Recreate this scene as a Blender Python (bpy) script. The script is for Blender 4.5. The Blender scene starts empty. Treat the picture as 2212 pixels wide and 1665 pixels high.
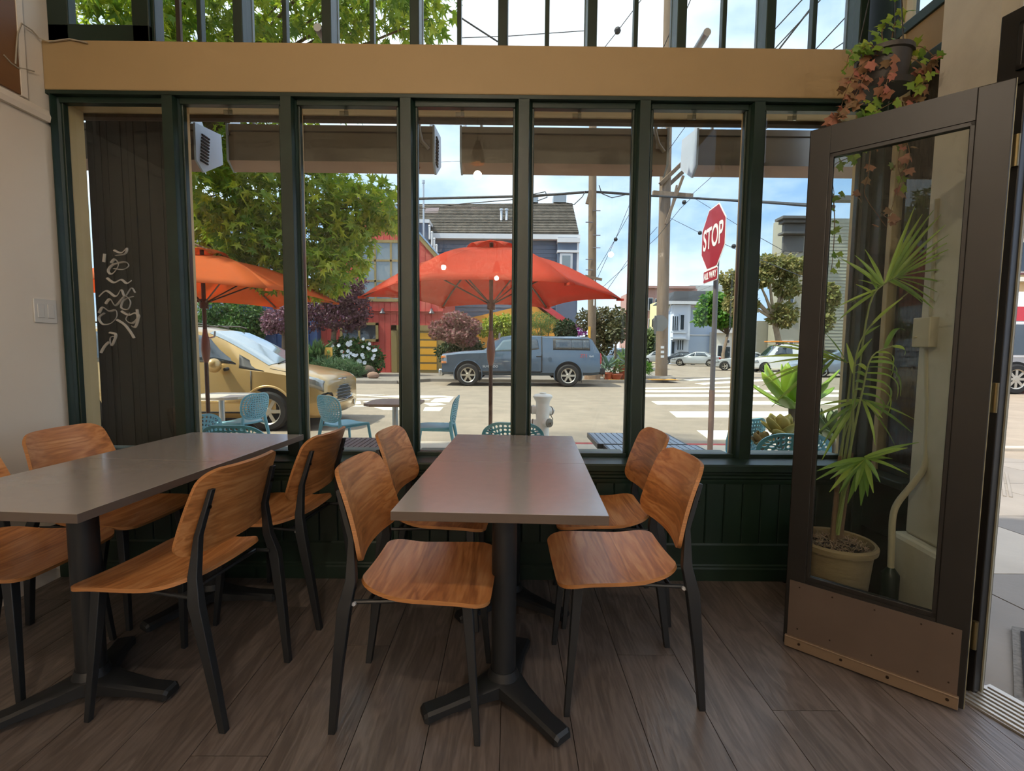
import bpy, bmesh, math, random
from mathutils import Vector, Matrix
from math import sin, cos, pi, radians, sqrt, atan2, tan
random.seed(7)
sc = bpy.context.scene
COL = sc.collection
# ---------------------------------------------------------------- camera
F, PITCH, ROLL, YAW, EYE = 1040.0, .0766, .0088, -.0048, 1.20
def _cam_axes():
    cy, sy = cos(YAW), sin(YAW); cp, sp = cos(PITCH), sin(PITCH); cr, sr = cos(ROLL), sin(ROLL)
    Rz = Matrix(((cy, sy, 0), (-sy, cy, 0), (0, 0, 1)))
    B = Matrix(((1, 0, 0), (0, 0, -1), (0, 1, 0)))
    Rx = Matrix(((1, 0, 0), (0, cp, -sp), (0, sp, cp)))
    Rr = Matrix(((cr, -sr, 0), (sr, cr, 0), (0, 0, 1)))
    return Rr @ Rx @ B @ Rz
CAMR = _cam_axes()
cd = bpy.data.cameras.new('camera'); cam = bpy.data.objects.new('camera', cd); COL.objects.link(cam)
cd.sensor_width = 36; cd.lens = F * 36 / 2212; cd.clip_start = .02; cd.clip_end = 600
r_, d_, f_ = CAMR[0], CAMR[1], CAMR[2]
mw = Matrix(((r_[0], -d_[0], -f_[0], 0), (r_[1], -d_[1], -f_[1], 0), (r_[2], -d_[2], -f_[2], EYE), (0, 0, 0, 1)))
cam.matrix_world = mw
sc.camera = cam
def ray(x, y):
    return CAMR.transposed() @ Vector(((x - 1106) / F, (y - 832.5) / F, 1))
def at(x, y, Y):                       # a point at depth Y, found along the line of sight
    r = ray(x, y); return Vector((0, 0, EYE)) + r * (Y / r.y)
def gr(x, y, z=-.22):                  # a point on the level z
    r = ray(x, y); return Vector((0, 0, EYE)) + r * ((z - EYE) / r.z)
# ---------------------------------------------------------------- view, world, sun
vs = sc.view_settings
vs.view_transform = 'Standard'; vs.look = 'None'; vs.gamma = 1; vs.exposure = 0.72; vs.use_curve_mapping = False
sc.display_settings.display_device = 'sRGB'
cy_ = sc.cycles; cy_.use_adaptive_sampling = True; cy_.adaptive_threshold = .06; cy_.adaptive_min_samples = 8; cy_.max_bounces = 5; cy_.diffuse_bounces = 2; cy_.glossy_bounces = 3; cy_.transmission_bounces = 4; cy_.transparent_max_bounces = 14; cy_.caustics_reflective = False; cy_.caustics_refractive = False; cy_.sample_clamp_indirect = 6
w = bpy.data.worlds.new('sky'); sc.world = w; w.use_nodes = True
nt = w.node_tree; nt.nodes.clear()
def nn(tree, t, **k):
    n = tree.nodes.new(t)
    for a, b in k.items(): setattr(n, a, b)
    return n
out = nn(nt, 'ShaderNodeOutputWorld'); bg = nn(nt, 'ShaderNodeBackground'); tc = nn(nt, 'ShaderNodeTexCoord')
sep = nn(nt, 'ShaderNodeSeparateXYZ'); nt.links.new(tc.outputs['Generated'], sep.inputs[0])
ramp = nn(nt, 'ShaderNodeValToRGB'); nt.links.new(sep.outputs['Z'], ramp.inputs[0])
e = ramp.color_ramp.elements
e[0].position = 0.0; e[0].color = (.40, .48, .58, 1)
e[1].position = 1.0; e[1].color = (.15, .27, .50, 1)
x = ramp.color_ramp.elements.new(.10); x.color = (.27, .40, .60, 1)
x = ramp.color_ramp.elements.new(.26); x.color = (.21, .345, .57, 1)
mp = nn(nt, 'ShaderNodeMapping'); mp.inputs['Scale'].default_value = (1.0, 1.0, 2.4); mp.inputs['Location'].default_value = (.7, .25, .1)
nt.links.new(tc.outputs['Generated'], mp.inputs[0])
nz = nn(nt, 'ShaderNodeTexNoise'); nz.inputs['Scale'].default_value = 2.3; nz.inputs['Detail'].default_value = 7; nz.inputs['Roughness'].default_value = .55
nt.links.new(mp.outputs[0], nz.inputs['Vector'])
cr_ = nn(nt, 'ShaderNodeValToRGB'); # more cloud the higher one looks
czm = nn(nt, 'ShaderNodeMath', operation='MULTIPLY_ADD'); nt.links.new(sep.outputs['Z'], czm.inputs[0]); czm.inputs[1].default_value = .22; nt.links.new(nz.outputs[0], czm.inputs[2]); nt.links.new(czm.outputs[0], cr_.inputs[0])
cr_.color_ramp.elements[0].position = .44; cr_.color_ramp.elements[1].position = .72
mx = nn(nt, 'ShaderNodeMix', data_type='RGBA'); nt.links.new(cr_.outputs[0], mx.inputs[0])
nt.links.new(ramp.outputs[0], mx.inputs[6]); mx.inputs[7].default_value = (.70, .76, .86, 1)
nt.links.new(mx.outputs[2], bg.inputs[0]); bg.inputs[1].default_value = 1.35
nt.links.new(bg.outputs[0], out.inputs[0])
sd = bpy.data.lights.new('sun', 'SUN'); sd.energy = 4.0; sd.angle = radians(2.0); sd.color = (1.0, .93, .80)
sun = bpy.data.objects.new('sun', sd); COL.objects.link(sun)
sun.rotation_euler = Vector((.55, .13, -.80)).to_track_quat('-Z', 'Y').to_euler()   # high, from the left and a little from behind the cafe
# ---------------------------------------------------------------- colours and materials
def C(h):
    h = h.lstrip('#'); v = [int(h[i:i + 2], 16) / 255 for i in (0, 2, 4)]
    return tuple(((c + .055) / 1.055) ** 2.4 if c > .04045 else c / 12.92 for c in v) + (1,)
MATS = {}
def mat(name, col, rough=.5, metal=0, var=0, vscale=4, bump=0, bscale=60, spec=.5, coat=0, coat_r=.08, emis=0, stretch=None, island=0, objvar=0, transl=0, hue=0):
    if name in MATS: return MATS[name]
    m = bpy.data.materials.new(name); m.use_nodes = True; t = m.node_tree; b = t.nodes['Principled BSDF']; o = t.nodes['Material Output']
    c = C(col) if isinstance(col, str) else tuple(col) + ((1,) if len(col) == 3 else ())
    b.inputs['Base Color'].default_value = c; b.inputs['Roughness'].default_value = rough; b.inputs['Metallic'].default_value = metal
    b.inputs['Specular IOR Level'].default_value = spec; b.inputs['Coat Weight'].default_value = coat; b.inputs['Coat Roughness'].default_value = coat_r
    if emis: b.inputs['Emission Color'].default_value = c; b.inputs['Emission Strength'].default_value = emis
    tx = nn(t, 'ShaderNodeTexCoord'); src = tx.outputs['Object']
    if stretch:
        q = nn(t, 'ShaderNodeMapping'); q.inputs['Scale'].default_value = stretch; t.links.new(src, q.inputs[0]); src = q.outputs[0]
    colsock = None
    def hsv(fac_sock, amt, insock, huea=0):
        h = nn(t, 'ShaderNodeHueSaturation')
        mr = nn(t, 'ShaderNodeMapRange'); t.links.new(fac_sock, mr.inputs[0]); mr.inputs[3].default_value = 1 - amt; mr.inputs[4].default_value = 1 + amt
        t.links.new(mr.outputs[0], h.inputs['Value'])
        if huea:
            m2 = nn(t, 'ShaderNodeMapRange'); t.links.new(fac_sock, m2.inputs[0]); m2.inputs[3].default_value = .5 + huea; m2.inputs[4].default_value = .5 - huea
            t.links.new(m2.outputs[0], h.inputs['Hue'])
        if insock is None: h.inputs['Color'].default_value = c
        else: t.links.new(insock, h.inputs['Color'])
        return h.outputs[0]
    if var:
        n = nn(t, 'ShaderNodeTexNoise'); n.inputs['Scale'].default_value = vscale; n.inputs['Detail'].default_value = 6; t.links.new(src, n.inputs['Vector'])
        mr0 = nn(t, 'ShaderNodeMapRange'); t.links.new(n.outputs[0], mr0.inputs[0]); mr0.inputs[1].default_value = .25; mr0.inputs[2].default_value = .75
        colsock = hsv(mr0.outputs[0], var, colsock)
    if island:
        g = nn(t, 'ShaderNodeNewGeometry'); colsock = hsv(g.outputs['Random Per Island'], island, colsock, hue)
    if objvar:
        oi = nn(t, 'ShaderNodeObjectInfo'); colsock = hsv(oi.outputs['Random'], objvar, colsock, hue)
    if colsock: t.links.new(colsock, b.inputs['Base Color'])
    if bump:
        n2 = nn(t, 'ShaderNodeTexNoise'); n2.inputs['Scale'].default_value = bscale; n2.inputs['Detail'].default_value = 4; t.links.new(src, n2.inputs['Vector'])
        bp = nn(t, 'ShaderNodeBump'); bp.inputs['Strength'].default_value = bump; bp.inputs['Distance'].default_value = .01; t.links.new(n2.outputs[0], bp.inputs['Height'])
        t.links.new(bp.outputs[0], b.inputs['Normal'])
    if transl:
        tr = nn(t, 'ShaderNodeBsdfTranslucent'); ms = nn(t, 'ShaderNodeMixShader'); ms.inputs[0].default_value = transl
        if colsock: t.links.new(colsock, tr.inputs[0])
        else: tr.inputs[0].default_value = c
        t.links.new(b.outputs[0], ms.inputs[1]); t.links.new(tr.outputs[0], ms.inputs[2]); t.links.new(ms.outputs[0], o.inputs[0])
    MATS[name] = m; return m
def glass(name, tint='#f4f8f6', refl=1.0, rough=0.0, ior=1.5):
    if name in MATS: return MATS[name]
    m = bpy.data.materials.new(name); m.use_nodes = True; t = m.node_tree; t.nodes.clear()
    o = nn(t, 'ShaderNodeOutputMaterial'); a = nn(t, 'ShaderNodeBsdfTransparent'); g = nn(t, 'ShaderNodeBsdfGlossy'); fr = nn(t, 'ShaderNodeFresnel'); ms = nn(t, 'ShaderNodeMixShader')
    a.inputs[0].default_value = C(tint); g.inputs['Roughness'].default_value = rough; fr.inputs[0].default_value = ior
    ml = nn(t, 'ShaderNodeMath', operation='MULTIPLY'); ml.inputs[1].default_value = refl; t.links.new(fr.outputs[0], ml.inputs[0])
    ge = nn(t, 'ShaderNodeNewGeometry'); iv = nn(t, 'ShaderNodeMath', operation='SUBTRACT'); iv.inputs[0].default_value = 1; t.links.new(ge.outputs['Backfacing'], iv.inputs[1])
    m2 = nn(t, 'ShaderNodeMath', operation='MULTIPLY'); t.links.new(ml.outputs[0], m2.inputs[0]); t.links.new(iv.outputs[0], m2.inputs[1]); ml = m2
    t.links.new(ml.outputs[0], ms.inputs[0]); t.links.new(a.outputs[0], ms.inputs[1]); t.links.new(g.outputs[0], ms.inputs[2]); t.links.new(ms.outputs[0], o.inputs[0])
    MATS[name] = m; return m
def wood(name, dark, mid, light, stretch, rough=.4, scale=6.0, dist=2.0, ring=0.35, bump=.06, tint=.12):
    if name in MATS: return MATS[name]
    m = bpy.data.materials.new(name); m.use_nodes = True; t = m.node_tree; b = t.nodes['Principled BSDF']
    tx = nn(t, 'ShaderNodeTexCoord'); oi = nn(t, 'ShaderNodeObjectInfo'); q = nn(t, 'ShaderNodeMapping'); q.inputs['Scale'].default_value = stretch
    cmb = nn(t, 'ShaderNodeMath', operation='MULTIPLY'); cmb.inputs[1].default_value = 37; t.links.new(oi.outputs['Random'], cmb.inputs[0])
    vm = nn(t, 'ShaderNodeVectorMath', operation='ADD'); t.links.new(tx.outputs['Object'], q.inputs[0]); t.links.new(q.outputs[0], vm.inputs[0]); t.links.new(cmb.outputs[0], vm.inputs[1])
    n = nn(t, 'ShaderNodeTexNoise'); n.inputs['Scale'].default_value = scale; n.inputs['Detail'].default_value = 3; n.inputs['Distortion'].default_value = .6; t.links.new(vm.outputs[0], n.inputs['Vector'])
    # growth rings: fold the noise many times
    mu = nn(t, 'ShaderNodeMath', operation='MULTIPLY'); mu.inputs[1].default_value = 42; t.links.new(n.outputs[0], mu.inputs[0])
    sn = nn(t, 'ShaderNodeMath', operation='SINE'); t.links.new(mu.outputs[0], sn.inputs[0])
    mr = nn(t, 'ShaderNodeMapRange'); mr.inputs[1].default_value = -1; t.links.new(sn.outputs[0], mr.inputs[0])
    f = nn(t, 'ShaderNodeTexNoise'); f.inputs['Scale'].default_value = scale * 9; f.inputs['Detail'].default_value = 3; t.links.new(vm.outputs[0], f.inputs['Vector'])
    mixv = nn(t, 'ShaderNodeMix', data_type='FLOAT'); mixv.inputs[0].default_value = ring; t.links.new(f.outputs[0], mixv.inputs[2]); t.links.new(mr.outputs[0], mixv.inputs[3])
    mix2 = nn(t, 'ShaderNodeMix', data_type='FLOAT'); mix2.inputs[0].default_value = .5; t.links.new(mixv.outputs[0], mix2.inputs[2]); t.links.new(n.outputs[0], mix2.inputs[3])
    rp = nn(t, 'ShaderNodeValToRGB'); t.links.new(mix2.outputs[0], rp.inputs[0]); e = rp.color_ramp.elements
    e[0].position = .28; e[0].color = C(dark); e[1].position = .72; e[1].color = C(light); k = e.new(.5); k.color = C(mid)
    h = nn(t, 'ShaderNodeHueSaturation'); m3 = nn(t, 'ShaderNodeMapRange'); m3.inputs[3].default_value = 1 - tint; m3.inputs[4].default_value = 1 + tint
    t.links.new(oi.outputs['Random'], m3.inputs[0]); t.links.new(m3.outputs[0], h.inputs['Value']); t.links.new(rp.outputs[0], h.inputs['Color']); t.links.new(h.outputs[0], b.inputs['Base Color'])
    b.inputs['Roughness'].default_value = rough
    if bump:
        bp = nn(t, 'ShaderNodeBump'); bp.inputs['Strength'].default_value = bump; bp.inputs['Distance'].default_value = .004; t.links.new(mixv.outputs[0], bp.inputs['Height']); t.links.new(bp.outputs[0], b.inputs['Normal'])
    MATS[name] = m; return m
# ---------------------------------------------------------------- mesh builder
class G:
    def __init__(s): s.v = []; s.f = []; s.m = []
    def add(s, vs, fs, m=0, M=None):
        k = len(s.v)
        for p in vs: s.v.append(tuple(M @ Vector(p)) if M is not None else tuple(p))
        for q in fs: s.f.append([i + k for i in q]); s.m.append(m)
        return s
    def box(s, a, b, m=0, M=None):                       # two corners
        (x0, y0, z0), (x1, y1, z1) = a, b
        return s.add([(x0, y0, z0), (x1, y0, z0), (x1, y1, z0), (x0, y1, z0), (x0, y0, z1), (x1, y0, z1), (x1, y1, z1), (x0, y1, z1)],
                     [(3, 2, 1, 0), (4, 5, 6, 7), (0, 1, 5, 4), (1, 2, 6, 5), (2, 3, 7, 6), (3, 0, 4, 7)], m, M)
    def cb(s, c, d, m=0, rz=0, rx=0, ry=0, M=None):      # centre, size, rotation
        T = Matrix.Translation(c) @ Matrix.Rotation(rz, 4, 'Z') @ Matrix.Rotation(ry, 4, 'Y') @ Matrix.Rotation(rx, 4, 'X')
        if M is not None: T = M @ T
        h = [q / 2 for q in d]; return s.box((-h[0], -h[1], -h[2]), h, m, T)
    def cyl(s, p, q, r, r2=None, n=12, m=0, cap=True, M=None):
        p, q = Vector(p), Vector(q); r2 = r if r2 is None else r2; d = (q - p).normalized()
        a = d.orthogonal().normalized(); b = d.cross(a); vs = []; fs = []
        for c, R in ((p, r), (q, r2)):
            for i in range(n): t = 2 * pi * i / n; vs.append(c + a * cos(t) * R + b * sin(t) * R)
        for i in range(n): j = (i + 1) % n; fs.append((i, j, n + j, n + i))
        if cap: fs.append(tuple(range(n - 1, -1, -1))); fs.append(tuple(range(n, 2 * n)))
        return s.add(vs, fs, m, M)
    def tube(s, pts, r, n=8, m=0, M=None, taper=None, flat=1.0):
        pts = [Vector(p) for p in pts]; vs = []; fs = []; k = len(pts); a = None
        for i, p in enumerate(pts):
            d = (pts[min(i + 1, k - 1)] - pts[max(i - 1, 0)]).normalized()
            if a is None: a = d.orthogonal().normalized()
            a = (a - d * a.dot(d)); a = a.normalized() if a.length > 1e-6 else d.orthogonal().normalized()
            b = d.cross(a); R = r if taper is None else r * (taper[i] if isinstance(taper, (list, tuple)) else 1 + (taper - 1) * i / (k - 1))
            for j in range(n): t = 2 * pi * j / n; vs.append(p + a * cos(t) * R + b * sin(t) * R * flat)
        for i in range(k - 1):
            for j in range(n): jj = (j + 1) % n; fs.append((i * n + j, i * n + jj, (i + 1) * n + jj, (i + 1) * n + j))
        fs.append(tuple(range(n - 1, -1, -1))); fs.append(tuple(range((k - 1) * n, k * n)))
        return s.add(vs, fs, m, M)
    def lathe(s, prof, n=24, m=0, M=None, axis='Z', cap=True):      # (r, z) pairs
        vs = []; fs = []
        for r, z in prof:
            for i in range(n):
                t = 2 * pi * i / n; p = (r * cos(t), r * sin(t), z)
                if axis == 'Y': p = (p[0], p[2], p[1])
                if axis == 'X': p = (p[2], p[0], p[1])
                vs.append(p)
        for k in range(len(prof) - 1):
            for i in range(n): j = (i + 1) % n; fs.append((k * n + i, k * n + j, (k + 1) * n + j, (k + 1) * n + i))
        if cap:
            fs.append(tuple(range(n - 1, -1, -1))); fs.append(tuple(range((len(prof) - 1) * n, len(prof) * n)))
        return s.add(vs, fs, m, M)
    def prism(s, poly, z0, z1, m=0, M=None):             # polygon in xy
        n = len(poly); vs = [(x, y, z0) for x, y in poly] + [(x, y, z1) for x, y in poly]
        return s.add(vs, [tuple(range(n - 1, -1, -1)), tuple(range(n, 2 * n))] + [(i, (i + 1) % n, n + (i + 1) % n, n + i) for i in range(n)], m, M)
    def prismy(s, poly, y0, y1, m=0, M=None):            # polygon in xz, thickness along y
        n = len(poly); vs = [(x, y0, z) for x, z in poly] + [(x, y1, z) for x, z in poly]
        return s.add(vs, [tuple(range(n)), tuple(range(2 * n - 1, n - 1, -1))] + [((i + 1) % n, i, n + i, n + (i + 1) % n) for i in range(n)], m, M)
    def prismx(s, poly, x0, x1, m=0, M=None):            # polygon in yz, thickness along x
        n = len(poly); vs = [(x0, y, z) for y, z in poly] + [(x1, y, z) for y, z in poly]
        return s.add(vs, [tuple(range(n - 1, -1, -1)), tuple(range(n, 2 * n))] + [(i, (i + 1) % n, n + (i + 1) % n, n + i) for i in range(n)], m, M)
    def grid(s, fn, nu, nv, m=0, M=None, flip=False):
        vs = [fn(i / nu, j / nv) for j in range(nv + 1) for i in range(nu + 1)]; fs = []
        for j in range(nv):
            for i in range(nu):
                a = j * (nu + 1) + i; q = (a, a + 1, a + nu + 2, a + nu + 1); fs.append(q[::-1] if flip else q)
        return s.add(vs, fs, m, M)
    def ball(s, c, r, n=12, m=0, M=None):
        r3 = (r, r, r) if not isinstance(r, (tuple, list)) else r; k = max(4, n // 2); vs = []; fs = []
        for i in range(1, k):
            for j in range(n):
                a = pi * i / k; t = 2 * pi * j / n; vs.append((c[0] + r3[0] * sin(a) * cos(t), c[1] + r3[1] * sin(a) * sin(t), c[2] + r3[2] * cos(a)))
        top = len(vs); vs.append((c[0], c[1], c[2] + r3[2])); vs.append((c[0], c[1], c[2] - r3[2]))
        for i in range(k - 2):
            for j in range(n): jj = (j + 1) % n; fs.append((i * n + j, (i + 1) * n + j, (i + 1) * n + jj, i * n + jj))
        for j in range(n): jj = (j + 1) % n; fs.append((top, j, jj)); fs.append((top + 1, (k - 2) * n + jj, (k - 2) * n + j))
        return s.add(vs, fs, m, M)
    def mesh(s, name, mats, smooth=40, fix=False):
        me = bpy.data.meshes.new(name); me.from_pydata(s.v, [], s.f)
        for m in (mats if isinstance(mats, (list, tuple)) else [mats]): me.materials.append(m)
        if len(s.f): me.polygons.foreach_set('material_index', s.m)
        if fix:
            bm = bmesh.new(); bm.from_mesh(me); bmesh.ops.remove_doubles(bm, verts=bm.verts, dist=1e-5); bmesh.ops.recalc_face_normals(bm, faces=bm.faces); bm.to_mesh(me); bm.free()
        if smooth:
            me.polygons.foreach_set('use_smooth', [True] * len(me.polygons)); me.update()
            me.set_sharp_from_angle(angle=radians(smooth))
        me.update(); return me
    def obj(s, name, mats, parent=None, loc=None, rz=None, smooth=40, bevel=0, solid=0, fix=False):
        return put(name, s.mesh(name, mats, smooth, fix), parent, loc, rz, bevel, solid)
def put(name, me, parent=None, loc=None, rz=None, bevel=0, solid=0):
    o = bpy.data.objects.new(name, me); COL.objects.link(o)
    if parent is not None: o.parent = parent
    if loc is not None: o.location = loc
    if rz is not None: o.rotation_euler = (0, 0, rz)
    if bevel:
        b = o.modifiers.new('bevel', 'BEVEL'); b.width = bevel; b.segments = 2; b.limit_method = 'ANGLE'; b.angle_limit = radians(40)
    if solid:
        b = o.modifiers.new('solid', 'SOLIDIFY'); b.thickness = solid; b.offset = 0
    return o
def tag(o, label=None, cat=None, group=None, kind=None):
    if label: o['label'] = label
    if cat: o['category'] = cat
    if group: o['group'] = group
    if kind: o['kind'] = kind
    return o
def struct(o, label=None): return tag(o, label, None, None, 'structure')
def thing(name, label, cat, loc=(0, 0, 0), rz=0, group=None, rot=None):
    o = bpy.data.objects.new(name, None); COL.objects.link(o); o.location = loc; o.rotation_euler = rot or (0, 0, rz); o.empty_display_size = .1
    return tag(o, label, cat, group)
def copy_tree(o, parent=None):
    c = o.copy(); COL.objects.link(c)
    if parent is not None: c.parent = parent
    for ch in list(o.children): copy_tree(ch, c)
    return c
def text(name, s, size, m, parent=None, loc=(0, 0, 0), rot=(0, 0, 0), ext=.001, align='CENTER', sx=1.0, bold=0.0):
    cu = bpy.data.curves.new(name, 'FONT'); cu.body = s; cu.size = size; cu.extrude = ext; cu.align_x = align; cu.align_y = 'CENTER'; cu.offset = bold
    tmp = bpy.data.objects.new(name, cu); COL.objects.link(tmp); dg = bpy.context.evaluated_depsgraph_get()
    me = bpy.data.meshes.new_from_object(tmp.evaluated_get(dg)); bpy.data.objects.remove(tmp); bpy.data.curves.remove(cu)
    me.materials.clear(); me.materials.append(m); me.name = name
    o = bpy.data.objects.new(name, me); COL.objects.link(o); o.location = loc; o.rotation_euler = rot; o.scale = (sx, 1, 1)
    if parent is not None: o.parent = parent
    return o
def clip(poly, a, b, c):               # keep a*x + b*y <= c
    o = []
    for i in range(len(poly)):
        p, q = poly[i], poly[(i + 1) % len(poly)]; dp = a * p[0] + b * p[1] - c; dq = a * q[0] + b * q[1] - c
        if dp <= 0: o.append(p)
        if dp * dq < 0: t = dp / (dp - dq); o.append((p[0] + (q[0] - p[0]) * t, p[1] + (q[1] - p[1]) * t))
    return o
def rrect(w, h, r, n=5):               # rounded rectangle outline about the origin
    p = []
    for cx, cy, a0 in ((w / 2 - r, h / 2 - r, 0), (-w / 2 + r, h / 2 - r, 90), (-w / 2 + r, -h / 2 + r, 180), (w / 2 - r, -h / 2 + r, 270)):
        for i in range(n + 1): a = radians(a0 + 90 * i / n); p.append((cx + r * cos(a), cy + r * sin(a)))
    return p
def spline(P, n=16):
    P = [Vector(p) for p in P]; out_ = []
    for i in range(len(P) - 1):
        p0, p1, p2, p3 = P[max(i - 1, 0)], P[i], P[i + 1], P[min(i + 2, len(P) - 1)]
        for k in range(n // (len(P) - 1) + 1):
            u = k / (n // (len(P) - 1) + 1); out_.append(.5 * ((2 * p1) + (p2 - p0) * u + (2 * p0 - 5 * p1 + 4 * p2 - p3) * u * u + (3 * p1 - p0 - 3 * p2 + p3) * u ** 3))
    out_.append(P[-1]); return out_
# shared materials
GREEN = mat('dark_green_paint', '#182a20', .38, var=.25, vscale=6, bump=.05, bscale=30)
CREAM = mat('cream_wall_paint', '#a2885f', .6, var=.04, vscale=3, bump=.03, bscale=80)
WHITE = mat('off_white_wall_paint', '#e8dccb', .55, var=.03, vscale=2, bump=.03, bscale=60)
TANP = mat('tan_outside_paint', '#d9bb8e', .6, var=.06, vscale=5)
PANE = glass('window_glass')
BLKM = mat('black_powder_coat', '#1d1f21', .45, bump=.02, bscale=200)
# ================================================================ the room
XL, YW = -2.32, 2.44                      # left wall face, knee wall face
FLOORM = wood('grey_plank_laminate', '#544b45', '#695e57', '#7d726a', (9, 1.1, 9), .33, 1.6, ring=.35, bump=.25, tint=.10)
# the doorway line: from the hinge jamb to the far jamb
DJ0, DJ1 = Vector((1.655, 1.60)), Vector((1.955, .52)); DD = (DJ1 - DJ0).normalized(); DN = Vector((-DD.y, DD.x))   # DN points outside
dc = DN.dot(DJ0)
g = G(); g.prism(clip([(XL - .1, -6.1), (2.4, -6.1), (2.4, 2.6), (XL - .1, 2.6)], DN.x, DN.y, dc + .12), -.16, -.013)
floor = struct(g.obj('floor', FLOORM, smooth=0), 'dark grey wood plank floor of the cafe')
PW = .227; k = 0
for i in range(-11, 9):
    x0 = -.02 + i * PW; y0 = -6.0 + (i * .53 % 1.35)
    while y0 < YW + .02:
        y1 = y0 + 1.35
        a, b = max(y0, -6.0), min(y1, YW + .02)
        if b > a + .03:
            p = [(max(x0, XL) + .0013, a + .0013), (x0 + PW - .0013, a + .0013), (x0 + PW - .0013, b - .0013), (max(x0, XL) + .0013, b - .0013)]
            p = clip(p, DN.x, DN.y, dc - .0)
            if len(p) > 2 and p[1][0] - p[0][0] > .01 or len(p) > 4:
                cx = sum(q[0] for q in p) / len(p); cy = sum(q[1] for q in p) / len(p)
                h = G(); h.prism([(q[0] - cx, q[1] - cy) for q in p], -.012, 0); h.obj('plank', FLOORM, floor, (cx, cy, 0), smooth=0); k += 1
        y0 = y1
# left wall with its picture rail
g = G(); g.box((XL - .15, -6.1, -.1), (XL, 2.66, 4.35)); wl = struct(g.obj('wall_left', WHITE, smooth=0), 'off white painted side wall')
g = G(); g.prismy([(XL, 2.30), (XL + .022, 2.30), (XL + .028, 2.325), (XL + .018, 2.355), (XL, 2.365)], -6.0, YW + .06); g.obj('picture_rail', WHITE, wl, smooth=30)
BRN = mat('plain_brown', '#7a5433', .5, var=.08)
g = G(); g.box((XL, 1.0, 2.37), (XL + .012, 2.37, 3.6)); g.obj('brown_panel', BRN, wl, smooth=0)  # thin brown panel on the wall above the rail
g = G(); g.box((XL, 2.372, 2.366), (XL + .016, 2.40, 3.6)); g.obj('batten', WHITE, wl, smooth=0)
g = G(); g.box((XL - .1, -6.2, 4.2), (2.5, 2.7, 4.35)); struct(g.obj('ceiling', WHITE, smooth=0), 'ceiling')
g = G(); g.box((XL - .1, -6.2, -.1), (2.5, -6.05, 4.3)); struct(g.obj('wall_back', WHITE, smooth=0), 'back wall')
# right wall beyond the doorway, out of view; windows added to let daylight in
RW0, RW1 = DJ1 + DD * .08, Vector((2.15, -6.1)); rd = (RW1 - RW0).normalized(); rn = Vector((-rd.y, rd.x)); RL = (RW1 - RW0).length
RM = Matrix(((rd.x, rn.x, 0, RW0.x), (rd.y, rn.y, 0, RW0.y), (0, 0, 1, 0), (0, 0, 0, 1)))
g = G(); g.box((0, 0, -.1), (RL, .15, .55), M=RM); g.box((0, 0, 3.55), (RL, .15, 4.3), M=RM); g.box((-.0, 0, .55), (.12, .15, 3.55), M=RM); g.box((RL - .3, 0, .55), (RL, .15, 3.55), M=RM)
wr = struct(g.obj('wall_right', CREAM, smooth=0), 'side wall past the doorway, with openings added for daylight')
nW = 5; ww_ = (RL - .42) / nW
for i in range(nW):
    u0 = .12 + i * ww_; g = G()
    for a_, b_ in (((u0, .03, .55), (u0 + .04, .11, 3.55)), ((u0 + ww_ - .04, .03, .55), (u0 + ww_, .11, 3.55)), ((u0, .03, .55), (u0 + ww_, .11, .61)), ((u0, .03, 3.49), (u0 + ww_, .11, 3.55))): g.box(a_, b_, M=RM)
    wo = struct(g.obj('window_%d' % (8 + i), GREEN, smooth=0), 'unseen side window added to let daylight in')
    g = G(); g.box((u0 + .04, .068, .61), (u0 + ww_ - .04, .074, 3.49), M=RM); g.obj('pane', PANE, wo, smooth=0)
# light switch
t = thing('light_switch', 'white double rocker light switch plate on the left wall', 'switch', (XL, 2.43, 1.365), pi / 2)
SWM = mat('white_plastic', '#d8d4cc', .35)
g = G(); g.prismy(rrect(.117, .117, .006), -.006, 0); g.obj('plate', SWM, t, bevel=.002)
for s in (-1, 1):
    g = G(); g.prismy([(s * .026 + a, b) for a, b in rrect(.034, .068, .003)], -.0085, -.005); g.obj('rocker', SWM, t, bevel=.0015)
t.rotation_euler = (0, 0, pi / 2)
# thin cord pinned over the wall corner
CORD = mat('pale_cord', '#a79b88', .7)
pts = [at(-30, 118, 2.30), at(0, 135, 2.33), at(28, 146, 2.36), at(50, 149, 2.40), at(72, 154, 2.44)]
g = G(); g.tube([Vector((max(p.x, XL + .014), p.y, p.z)) for p in pts], .0035, 6)
tag(g.obj('cord', CORD), 'thin pale cord tacked low across the upper left wall', 'cord')
pts = [at(14, 138, 2.35), at(20, 100, 2.36), at(32, 72, 2.37), at(40, 50, 2.39), at(60, 65, 2.44), at(84, 82, 2.47), at(106, 90, 2.49), at(150, 84, 2.49), at(188, 92, 2.49)]
g = G(); g.tube([Vector((max(p.x, XL + .016), p.y, p.z)) for p in pts], .0035, 6)
tag(g.obj('cord', CORD), 'thin pale cord looping up to the transom window corner', 'cord')
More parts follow.
